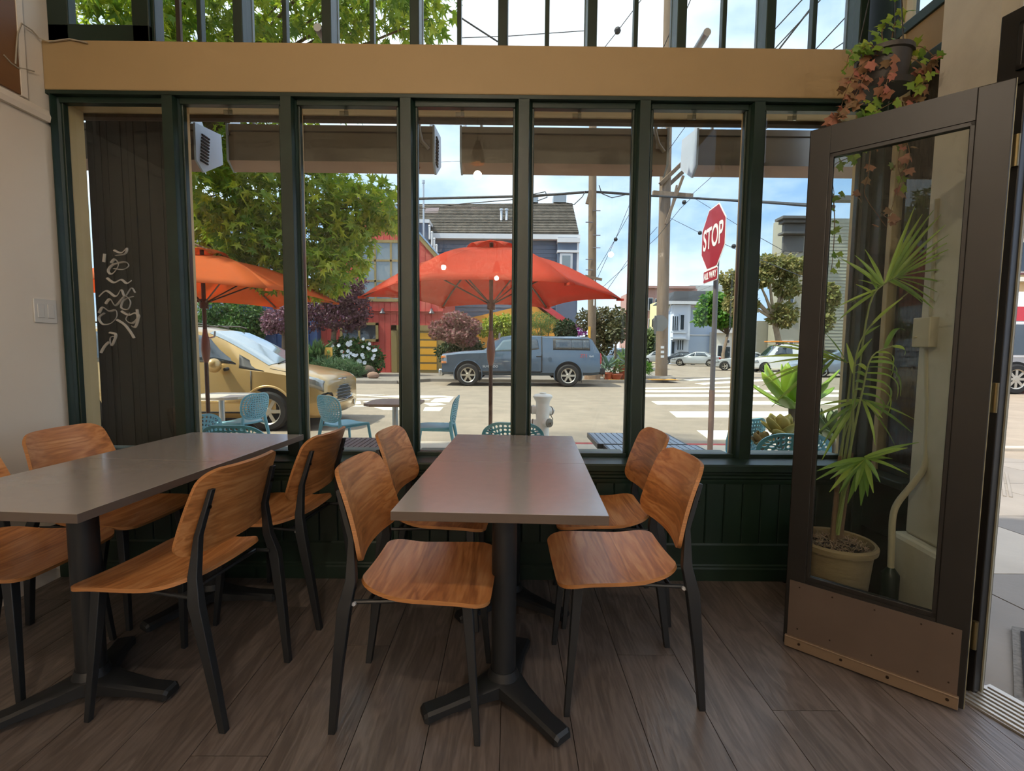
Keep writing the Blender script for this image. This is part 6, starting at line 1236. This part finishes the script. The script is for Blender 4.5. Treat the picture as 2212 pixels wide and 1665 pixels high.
# small yellow planter notice across the street
Y = 21.0; p = at(710, 763, Y); t = thing('garden_sign', 'small yellow garden sign with a tree drawing by the plum tree', 'sign', (p.x, Y, -.1)); z0 = p.z + .1
g = G(); g.cyl((0, 0, 0), (0, 0, z0 - .2), .025, n=6); g.obj('stake', BARK, t); g = G(); g.box((-.17, -.02, z0 - .26), (.17, 0, z0 + .26)); g.obj('board', mat('yellow_sign_board', '#c99a3e', .6), t, smooth=0)
g = G(); g.cyl((0, -.025, z0 - .16), (0, -.025, z0 + .05), .012, n=6); g.ball((0, -.024, z0 + .06), (.07, .006, .09), 10); g.obj('tree_drawing', mat('olive_print', '#7d8a3a', .6), t)
# outside mat past the threshold
t = thing('door_mat', 'dark ribbed door mat on the sidewalk past the threshold', 'mat', (0, 0, 0)); q = [gr(2185, 1362, -.05), gr(2500, 1420, -.05), gr(2500, 1640, -.05), gr(2190, 1528, -.05)]
g = G(); g.prism([(p.x, p.y) for p in q], sz(1.9) - .0, sz(1.9) + .012); g.obj('mat_base', mat('mat_edge_grey', '#6e685f', .8, var=.4, vscale=60), t, smooth=0)
cq = sum(q, Vector()) / 4; g = G(); g.prism([tuple((cq + (p - cq) * .86).xy) for p in q], sz(1.9) + .012, sz(1.9) + .018); g.obj('mat_pile', mat('black_mat_pile', '#1c1a19', .95, bump=.6, bscale=150), t, smooth=0)
# ================================================================ succulents outside the right pane
def rosette(label, c, n, L, W, col, edge, seed, up=.5, grp='succulents outside the right pane', stem=True):
    rnd = random.Random(seed); c = Vector(c); t = thing('succulent', label, 'succulent', (c.x, c.y, sz(c.y)), 0, grp); z0 = c.z - sz(c.y)
    m = mat('succ_' + col.strip('#'), col, .45, objvar=.15, transl=.25, hue=.01)
    if stem: g = G(); g.tube([(0, 0, 0), (.03, 0, z0 * .5), (0, 0, z0)], .03, 8); g.obj('stem', BARK, t)
    g = G(); P = []; NU, NV = 4, 7
    def lf(u, v): w_ = W * sin(pi * min(1, .12 + .80 * v)) ** .8 * (1 - .15 * v) if v < .97 else .004; return ((u - .5) * w_, L * v, .10 * L * v * v * 2 * .5 - .25 * w_ * (1 - (2 * u - 1) ** 2) * .6)
    g.grid(lf, NU, NV); me = g.mesh('leaf', m, 60)
    for i in range(n):
        a = i * 2.4; tl = radians(8 + 70 * (1 - i / n) ** 1.1 * up + 18); s = .55 + .5 * (1 - abs(i / n - .35)); o = put('leaf', me, t, (0, 0, z0)); o.rotation_euler = (radians(90) - (radians(90) - tl) if False else radians(80 * (i / n) ** .7 + 5), 0, a); o.scale = (s, s, s)
        md = o.modifiers.new('solid', 'SOLIDIFY'); md.thickness = .008
    return t
rosette('tall bright green agave with broad pointed leaves by the door', at(1712, 880, 3.7), 22, .40, .13, '#8fae3e', 0, 1); rosette('pink edged succulent rosette above the turquoise chair', at(1688, 938, 3.45), 18, .17, .11, '#b9a85a', 0, 2, grp='succulents outside the right pane'); rosette('smaller pink edged succulent left of the other rosette', at(1648, 962, 3.5), 14, .12, .085, '#bd9a5e', 0, 3); rosette('grey green pointed agave behind the door glass', at(1795, 945, 3.6), 16, .26, .085, '#7f8f5c', 0, 4)
# ================================================================ dark slatted screen behind the first pane, with scratched writing on the glass
t = thing('slat_screen', 'dark board screen standing behind the leftmost window pane', 'screen', (-2.14, 2.86, sz(2.86))); rnd = random.Random(4); x = -2.42; DBR = mat('dark_board', '#3a3530', .7, var=.2, vscale=5, stretch=(1, 1, .3))
zb_ = sz(2.86)
while x < -1.945:
    w_ = .038; gap = .0012 if rnd.random() < .75 else .004
    g = G(); g.box((x + 2.14, -.008 + rnd.uniform(-.003, .003), 0), (x + w_ - gap + 2.14, .008, 2.52 - zb_ + rnd.uniform(-.03, 0))); g.obj('slat', DBR, t, smooth=0); x += w_
g = G()
for z in (.35, 1.3, 2.2): g.box((-.26, .008, z), (.19, .03, z + .06))
g.obj('batten', DBR, t, smooth=0)
ETCH = mat('etched_glass_scribble', '#a39c90', .6)
w1 = [o for o in bpy.data.objects if o.name == 'window_1'][0]
strokes = [[(246, 540), (262, 546), (274, 536), (270, 548), (250, 552)], [(240, 568), (248, 560), (256, 570), (250, 584), (240, 592), (234, 584), (244, 572), (270, 566), (278, 574), (266, 582), (246, 580)], [(226, 548), (224, 566)], [(231, 600), (246, 610), (262, 604), (274, 612), (284, 606)], [(214, 640), (230, 628), (250, 640), (262, 626), (270, 640), (284, 622), (292, 632)],
           [(228, 656), (238, 646), (250, 660), (270, 640), (282, 652), (276, 668), (262, 664), (268, 648), (288, 640)], [(214, 676), (222, 664), (236, 672), (250, 670), (252, 684), (240, 698), (222, 700), (214, 686), (226, 676)], [(262, 672), (278, 680), (292, 676), (300, 684), (286, 698), (272, 690), (280, 676)], [(252, 690), (268, 700), (280, 714), (290, 730)], [(236, 718), (250, 722), (246, 738), (240, 746), (238, 730), (248, 726)], [(218, 762), (226, 748), (236, 738)], [(296, 668), (298, 690), (292, 706), (284, 704)]]
for sx in strokes:
    L = spline([at(a, b_, GY - .001) for a, b_ in sx], 6 * len(sx)); g = G(); g.tube(L, .0065, 6, flat=.4); g.obj('scratched_stroke', ETCH, w1)
# ================================================================ potted palm behind the door
PX, PY = 1.45, 2.07
t = thing('potted_palm', 'potted palm with long green fronds standing behind the open door', 'potted plant', (PX, PY, 0)); CLAY = mat('tan_clay_pot', '#85704f', .8, var=.12, vscale=5, stretch=(1, 1, 6), bump=.2, bscale=20)
g = G(); g.lathe([(.105, 0), (.112, .01), (.138, .30), (.142, .335), (.156, .34), (.158, .362), (.150, .372), (.140, .368), (.136, .33), (.0, .325)], 36, cap=False); g.obj('pot', CLAY, t)
rnd = random.Random(9); MOS = mat('dry_moss', '#8a7560', .9, island=.5, hue=.02)
g = G()
for i in range(420):
    a = rnd.uniform(0, 6.28); r = .132 * sqrt(rnd.random()); p = Vector((r * cos(a), r * sin(a), .335 + .03 * (1 - r / .132) + rnd.uniform(-.008, .012))); d = Vector((rnd.uniform(-1, 1), rnd.uniform(-1, 1), rnd.uniform(-.1, .7))).normalized() * .03; e = Vector((rnd.uniform(-1, 1), rnd.uniform(-1, 1), 0)) * .01; g.tube([p, p + d * .5 + e, p + d], .0016, 3)
o = g.obj('dry_moss', MOS, t); o['kind'] = 'stuff'
g = G(); g.lathe([(.0, .345), (.08, .34), (.137, .325)], 20, cap=False); g.obj('soil', mat('dark_soil', '#3b2e24', .95), t)
PLM = mat('palm_leaf', '#9fbc52', .38, objvar=.30, hue=.025, transl=.5); RCH = mat('palm_stalk', '#7f8a4a', .5); STK = mat('palm_trunk_fibre', '#6e553c', .9, var=.3, vscale=10)
g = G(); g.grid(lambda u, v: ((u - .5) * .055 * (sin(pi * min(.97, .06 + .94 * v) ** .75) ** .8), v, .012 * abs(2 * u - 1) * 2 * sin(pi * v) - .10 * v * v), 2, 8); LFM = g.mesh('leaflet', PLM, 60)
g = G(); g.grid(lambda u, v: ((u - .5) * .055 * (sin(pi * min(.97, .06 + .94 * v) ** .75) ** .8), v * (1 - .25 * v * v), .012 * abs(2 * u - 1) * 2 * sin(pi * v) - .55 * v * v * v), 2, 10); LFD = g.mesh('leaflet', PLM, 60)
def spray(stalk, tips, seed, w=.34, drp=False):
    """a stalk (x, y, depth) and leaflets: (start along it 0..1, x, y, depth) to each tip"""
    rnd = random.Random(seed); P = [at(*q) - t.location for q in stalk]; S = spline(P, 18); g = G(); g.tube(S, .0065, 6, taper=.3); fo = g.obj('frond', RCH, t); N = len(S)
    for f, x_, y_, d_ in tips:
        q = f * (N - 1); k = min(int(q), N - 2); p = S[k].lerp(S[k + 1], q - k); e_ = at(x_, y_, d_ + rnd.uniform(-.03, .03)) - t.location; yv = e_ - p; l = yv.length; yv.normalize()
        view = (p + t.location - Vector((0, 0, EYE))).normalized(); zv = Vector((rnd.uniform(-.4, .4), 0, 1)) - view * rnd.uniform(.3, 1.0); zv = (zv - yv * zv.dot(yv)).normalized(); xv = yv.cross(zv); ww = w * rnd.uniform(.8, 1.2)
        o = put('leaflet', LFD if drp else LFM, fo); o.matrix_basis = Matrix(((xv.x * ww, yv.x * l, zv.x * l, p.x), (xv.y * ww, yv.y * l, zv.y * l, p.y), (xv.z * ww, yv.z * l, zv.z * l, p.z), (0, 0, 0, 1)))
spray([(1800, 1155, 2.06), (1826, 980, 2.06), (1850, 840, 2.06), (1878, 660, 2.05), (1912, 612, 2.03), (1945, 596, 2.02)],
      [(.80, 1976, 443, 2.0), (.82, 1990, 452, 2.06), (.84, 2010, 446, 2.02), (.86, 2025, 454, 1.98), (.86, 2018, 470, 2.04), (.88, 2038, 479, 1.97), (.90, 2042, 498, 1.97), (.92, 2051, 510, 1.96), (.94, 2061, 523, 1.96), (.96, 2064, 536, 1.96), (.97, 2074, 569, 1.96), (.94, 2064, 605, 1.97), (.92, 2043, 627, 1.97), (.90, 2036, 648, 1.97), (.88, 2023, 662, 1.98), (.86, 2000, 650, 1.99), (.84, 1990, 640, 2.0),
       (.78, 1871, 534, 2.1), (.77, 1852, 547, 2.1), (.76, 1821, 553, 2.12), (.76, 1862, 560, 2.1), (.74, 1856, 600, 2.1), (.70, 1805, 659, 2.1), (.68, 1808, 687, 2.1), (.72, 1834, 650, 2.1), (.70, 1872, 580, 2.12), (.66, 1850, 610, 2.12)], 1, .30)
spray([(1803, 1155, 2.08), (1820, 960, 2.1), (1838, 800, 2.12), (1826, 782, 2.13), (1790, 770, 2.15)],
      [(.72, 1787, 711, 2.15), (.80, 1661, 733, 2.2), (.84, 1681, 728, 2.2), (.86, 1640, 759, 2.2), (.90, 1650, 775, 2.2), (.90, 1640, 809, 2.2), (.92, 1644, 822, 2.2), (.80, 1720, 760, 2.2), (.7, 1760, 745, 2.18), (.95, 1690, 850, 2.2), (.95, 1660, 870, 2.2), (.9, 1735, 850, 2.2)], 2, .32)
spray([(1805, 1155, 2.05), (1835, 980, 2.0), (1862, 850, 1.98), (1884, 770, 1.98), (1935, 745, 1.97)],
      [(.62, 1992, 812, 1.97), (.66, 1992, 795, 1.97), (.70, 1985, 780, 1.97), (.74, 1968, 769, 1.97), (.8, 1957, 759, 1.96), (.88, 1948, 672, 1.98), (.95, 1978, 752, 1.96), (.58, 1980, 835, 1.97), (.54, 1975, 850, 1.97), (.60, 1838, 790, 2.02), (.64, 1842, 770, 2.02), (.56, 1838, 815, 2.02), (.52, 1835, 835, 2.02), (.48, 1832, 860, 2.02), (.5, 1960, 868, 1.98)], 3, .36, True)
spray([(1806, 1150, 2.05), (1826, 1060, 2.0), (1850, 1010, 1.96), (1868, 988, 1.95)],
      [(1, 1984, 947, 1.93), (1, 1960, 962, 1.93), (1, 1930, 986, 1.93), (1, 1968, 1018, 1.94), (.98, 1759, 1031, 1.97), (.97, 1766, 1010, 1.97), (.97, 1787, 1058, 1.96), (.98, 1808, 1062, 1.95), (.98, 1830, 1089, 1.94), (1, 1860, 1095, 1.93), (1, 1875, 1074, 1.93), (1, 1888, 1065, 1.93), (1, 1906, 1040, 1.93), (.96, 1792, 1030, 1.96), (1, 1845, 1060, 1.93)], 4, .44)
spray([(1798, 1155, 2.1), (1815, 980, 2.12), (1845, 880, 2.1), (1865, 862, 2.08)],
      [(.98, 1979, 928, 2.0), (.97, 1948, 959, 2.02), (.96, 1985, 900, 2.0), (.9, 1740, 900, 2.16), (.85, 1755, 935, 2.16), (.92, 1768, 870, 2.16), (.8, 1765, 960, 2.14), (.75, 1770, 990, 2.12), (.95, 1900, 960, 2.04), (.95, 1910, 900, 2.03)], 5, .34)
spray([(1810, 1155, 2.04), (1840, 950, 2.04), (1857, 741, 2.04), (1971, 624, 2.0)], [(.70, 1900, 700, 2.0), (.75, 1945, 640, 2.0), (.6, 1880, 730, 2.02), (.55, 1830, 740, 2.06)], 6, .3)
for dx in (-.02, 0, .025, .01): g = G(); g.tube([(dx, dx * .6, .32), (dx * 1.6 + .01, dx, .55), (dx * 2.2 + .02, dx * 1.5, .75)], .014, 7, taper=.5); g.obj('stem', STK, t)
# ================================================================ hanging ivy
ip = at(1905, 195, 1.98); t = thing('hanging_ivy', 'ivy with green and rusty leaves in a dark hanging pot above the door', 'potted plant', (ip.x, ip.y, ip.z)); DPT = mat('dark_plastic_pot', '#3b3834', .5)
g = G(); g.lathe([(.070, 0), (.073, .005), (.088, .115), (.097, .118), (.097, .135), (.088, .135), (.084, .11), (.0, .105)], 28, cap=False); g.obj('pot', DPT, t); g = G(); g.lathe([(.0, -.012), (.095, -.012), (.105, .006), (.1, .006), (.09, -.004), (0, -.004)], 28, cap=False); g.obj('saucer', DPT, t)
for k in range(3): a = radians(120 * k + 30); g = G(); g.tube([(.093 * cos(a), .093 * sin(a), .128), (.04 * cos(a), .04 * sin(a), .5), (0, 0, .9)], .0022, 5); g.obj('hanger_wire', BLKM, t)
g = G(); g.tube([(0, 0, .9), (0, 0, 4.19 - ip.z)], .0022, 5); g.obj('hanger_wire', BLKM, t)
IVG = mat('ivy_green_leaf', '#7d9a35', .45, objvar=.3, hue=.03, transl=.35); IVB = mat('ivy_rusty_leaf', '#94694c', .6, objvar=.4, hue=.03, transl=.25); VIN = mat('ivy_vine', '#6b5238', .8)
g = G(); P_ = [(0, 0, 0), (.2, -.08, -.03), (.5, .0, -.06), (.38, .3, -.03), (.42, .62, -.06), (.14, .62, 0), (0, 1, -.04), (-.14, .62, 0), (-.42, .62, -.06), (-.38, .3, -.03), (-.5, 0, -.06), (-.2, -.08, -.03), (0, .35, .03)]
g.add(P_, [(12, i, (i + 1) % 12) for i in range(12)]); LI = {'g': g.mesh('leaf', IVG, 60), 'b': g.mesh('leaf', IVB, 60)}
rnd = random.Random(21)
def vine(pix, n, col, s=.036):
    n = int(n * 2.0)
    P = [at(*q) - t.location for q in pix]; S = spline(P, 20); g = G(); g.tube(S, .0022, 5, taper=.5); v = g.obj('vine', VIN, t)
    for i in range(n):
        p = S[int((i + .6) / n * (len(S) - 1))] + Vector((rnd.uniform(-.02, .02), rnd.uniform(-.02, .02), rnd.uniform(-.02, .015))); yv = Vector((rnd.uniform(-.9, .9), rnd.uniform(-.6, .4), rnd.uniform(-1, .3))).normalized(); zv = Vector((rnd.uniform(-.5, .5), -1, rnd.uniform(-.2, .7))); zv = (zv - yv * zv.dot(yv)).normalized(); xv = yv.cross(zv); k = s * rnd.uniform(.7, 1.25); c = col if col in 'gb' else rnd.choice('gb')
        o = put('leaf', LI[c], v); o.matrix_basis = Matrix(((xv.x * k, yv.x * k, zv.x * k, p.x), (xv.y * k, yv.y * k, zv.y * k, p.y), (xv.z * k, yv.z * k, zv.z * k, p.z), (0, 0, 0, 1)))
for pix, n, c in (([(1910, 120, 1.97), (1860, 100, 1.93), (1835, 118, 1.9), (1828, 150, 1.9)], 9, 'g'), ([(1890, 120, 1.95), (1850, 150, 1.9), (1830, 190, 1.88), (1815, 235, 1.88), (1798, 262, 1.88)], 13, 'b'), ([(1885, 130, 1.92), (1860, 180, 1.87), (1840, 220, 1.86), (1815, 245, 1.86)], 12, 'b'), ([(1925, 115, 1.97), (1930, 60, 1.96), (1950, 20, 1.96), (1940, -30, 1.96)], 9, 'g'), ([(1915, 115, 1.96), (1905, 70, 1.95), (1925, 40, 1.95)], 5, 'g'), ([(1945, 115, 1.98), (1985, 100, 1.98), (2015, 120, 1.97), (2025, 140, 1.97)], 7, 'x'), ([(1950, 120, 1.95), (1985, 135, 1.92), (2000, 165, 1.9), (1975, 190, 1.9)], 8, 'x'),
                  ([(1930, 120, 1.9), (1925, 150, 1.88), (1915, 180, 1.87), (1905, 205, 1.87)], 7, 'b'), ([(1895, 215, 1.9), (1870, 235, 1.88), (1880, 245, 1.9), (1930, 220, 1.9)], 7, 'g'), ([(1900, 220, 2.02), (1880, 270, 2.04), (1850, 330, 2.05), (1800, 360, 2.06), (1802, 420, 2.06)], 9, 'g'), ([(1950, 220, 2.02), (1955, 290, 2.03), (1965, 340, 2.03), (1945, 390, 2.03), (1920, 470, 2.03)], 9, 'b'), ([(1930, 215, 2.04), (1945, 300, 2.05), (1940, 360, 2.05), (1955, 400, 2.05)], 6, 'x'), ([(1880, 320, 2.06), (1875, 380, 2.06), (1868, 420, 2.06), (1900, 470, 2.06), (1915, 490, 2.06)], 4, 'b'),
                  ([(1800, 420, 2.07), (1803, 480, 2.07), (1800, 545, 2.07), (1795, 590, 2.07)], 6, 'g'), ([(1980, 150, 1.95), (1990, 200, 1.95), (1970, 225, 1.95)], 5, 'b'), ([(1900, 118, 1.93), (1880, 95, 1.9), (1862, 108, 1.9)], 4, 'g')): vine(pix, n, c)
# ================================================================ conduit and junction box on the column
cm = mat('painted_conduit', '#c4b99f', .5); t = thing('electrical_conduit', 'cream conduit with a junction box running down the column behind the door', 'conduit', (0, 0, 0))
def onx(x, y, X): r = ray(x, y); return Vector((0, 0, EYE)) + r * (X / r.x)
g = G(); g.tube([onx(2026, 430, 1.76), onx(2012, 690, 1.765)], .012, 8); g.obj('upper_pipe', cm, t)
q = [onx(2003, 755, 1.765), onx(2004, 830, 1.765), onx(2006, 880, 1.765), onx(2003, 960, 1.765), onx(1996, 1010, 1.75), onx(1968, 1050, 1.72), onx(1940, 1085, 1.70), onx(1929, 1115, 1.69), onx(1926, 1170, 1.685), onx(1924, 1230, 1.68)]
g = G(); g.tube(spline(q, 30), .013, 10); g.obj('lower_pipe', cm, t)
c = onx(2010, 718, 1.76); g = G(); g.cb((c.x - .012, c.y, c.z), (.06, .085, .125)); bx_ = g.obj('junction_box', cm, t, bevel=.004); g = G(); g.cyl((c.x - .03, c.y + .02, c.z - .02), (c.x - .055, c.y + .02, c.z - .02), .004, n=6); g.obj('screw', cm, bx_)
c = q[-1]; g = G(); g.lathe([(.03, 0), (.034, .01), (.034, .16), (.02, .18), (.014, .19)], 14, M=Matrix.Translation((c.x, c.y, c.z - .18))); g.obj('pipe_foot', GREEN, t)
# ================================================================ pendant lamps of the room (they also mirror in the panes)
BRS = mat('amber_glass_shade', '#7a4716', .3, transl=.25); BLB = mat('warm_bulb', (1.0, .52, .18), .5, emis=6)
def pendant(label, px, py, Yv, power, r=.075):
    p = at(px, py, Yv); P = Vector((p.x, 2 * (GY + .003) - Yv, min(p.z, 3.75))); t = thing('pendant_lamp', label, 'lamp', P, 0, 'pendant lamps of the cafe')
    g = G(); g.ball((0, 0, 0), .045, 14); g.obj('bulb', BLB, t); g = G(); g.lathe([(r * .35, .16), (r * .5, .12), (r * .95, .02), (r, -.08), (r * .97, -.08), (r * .92, .015), (r * .48, .11)], 24, cap=False); g.obj('shade', BRS, t); g = G(); g.cyl((0, 0, .15), (0, 0, 4.2 - P.z), .006, n=6); g.obj('cord', BLKM, t)
    L = bpy.data.lights.new('pendant_light', 'POINT'); L.energy = power; L.color = (1.0, .84, .66); L.shadow_soft_size = .045; lo = bpy.data.objects.new('pendant_light', L); COL.objects.link(lo); lo.parent = t; lo.location = (0, 0, -.2)
LP = 37
pendant('amber pendant lamp hanging near the tables, mirrored on the heater', 1032, 338, 5.5, LP); pendant('pendant lamp deep in the cafe left of the middle', 958, 555, 9.6, LP); pendant('pendant lamp deep in the cafe at the middle', 1073, 580, 10.4, LP); pendant('pendant lamp deep in the cafe far left', 895, 578, 10.6, LP); pendant('pendant lamp on the right side of the cafe', 1320, 524, 8.4, LP)
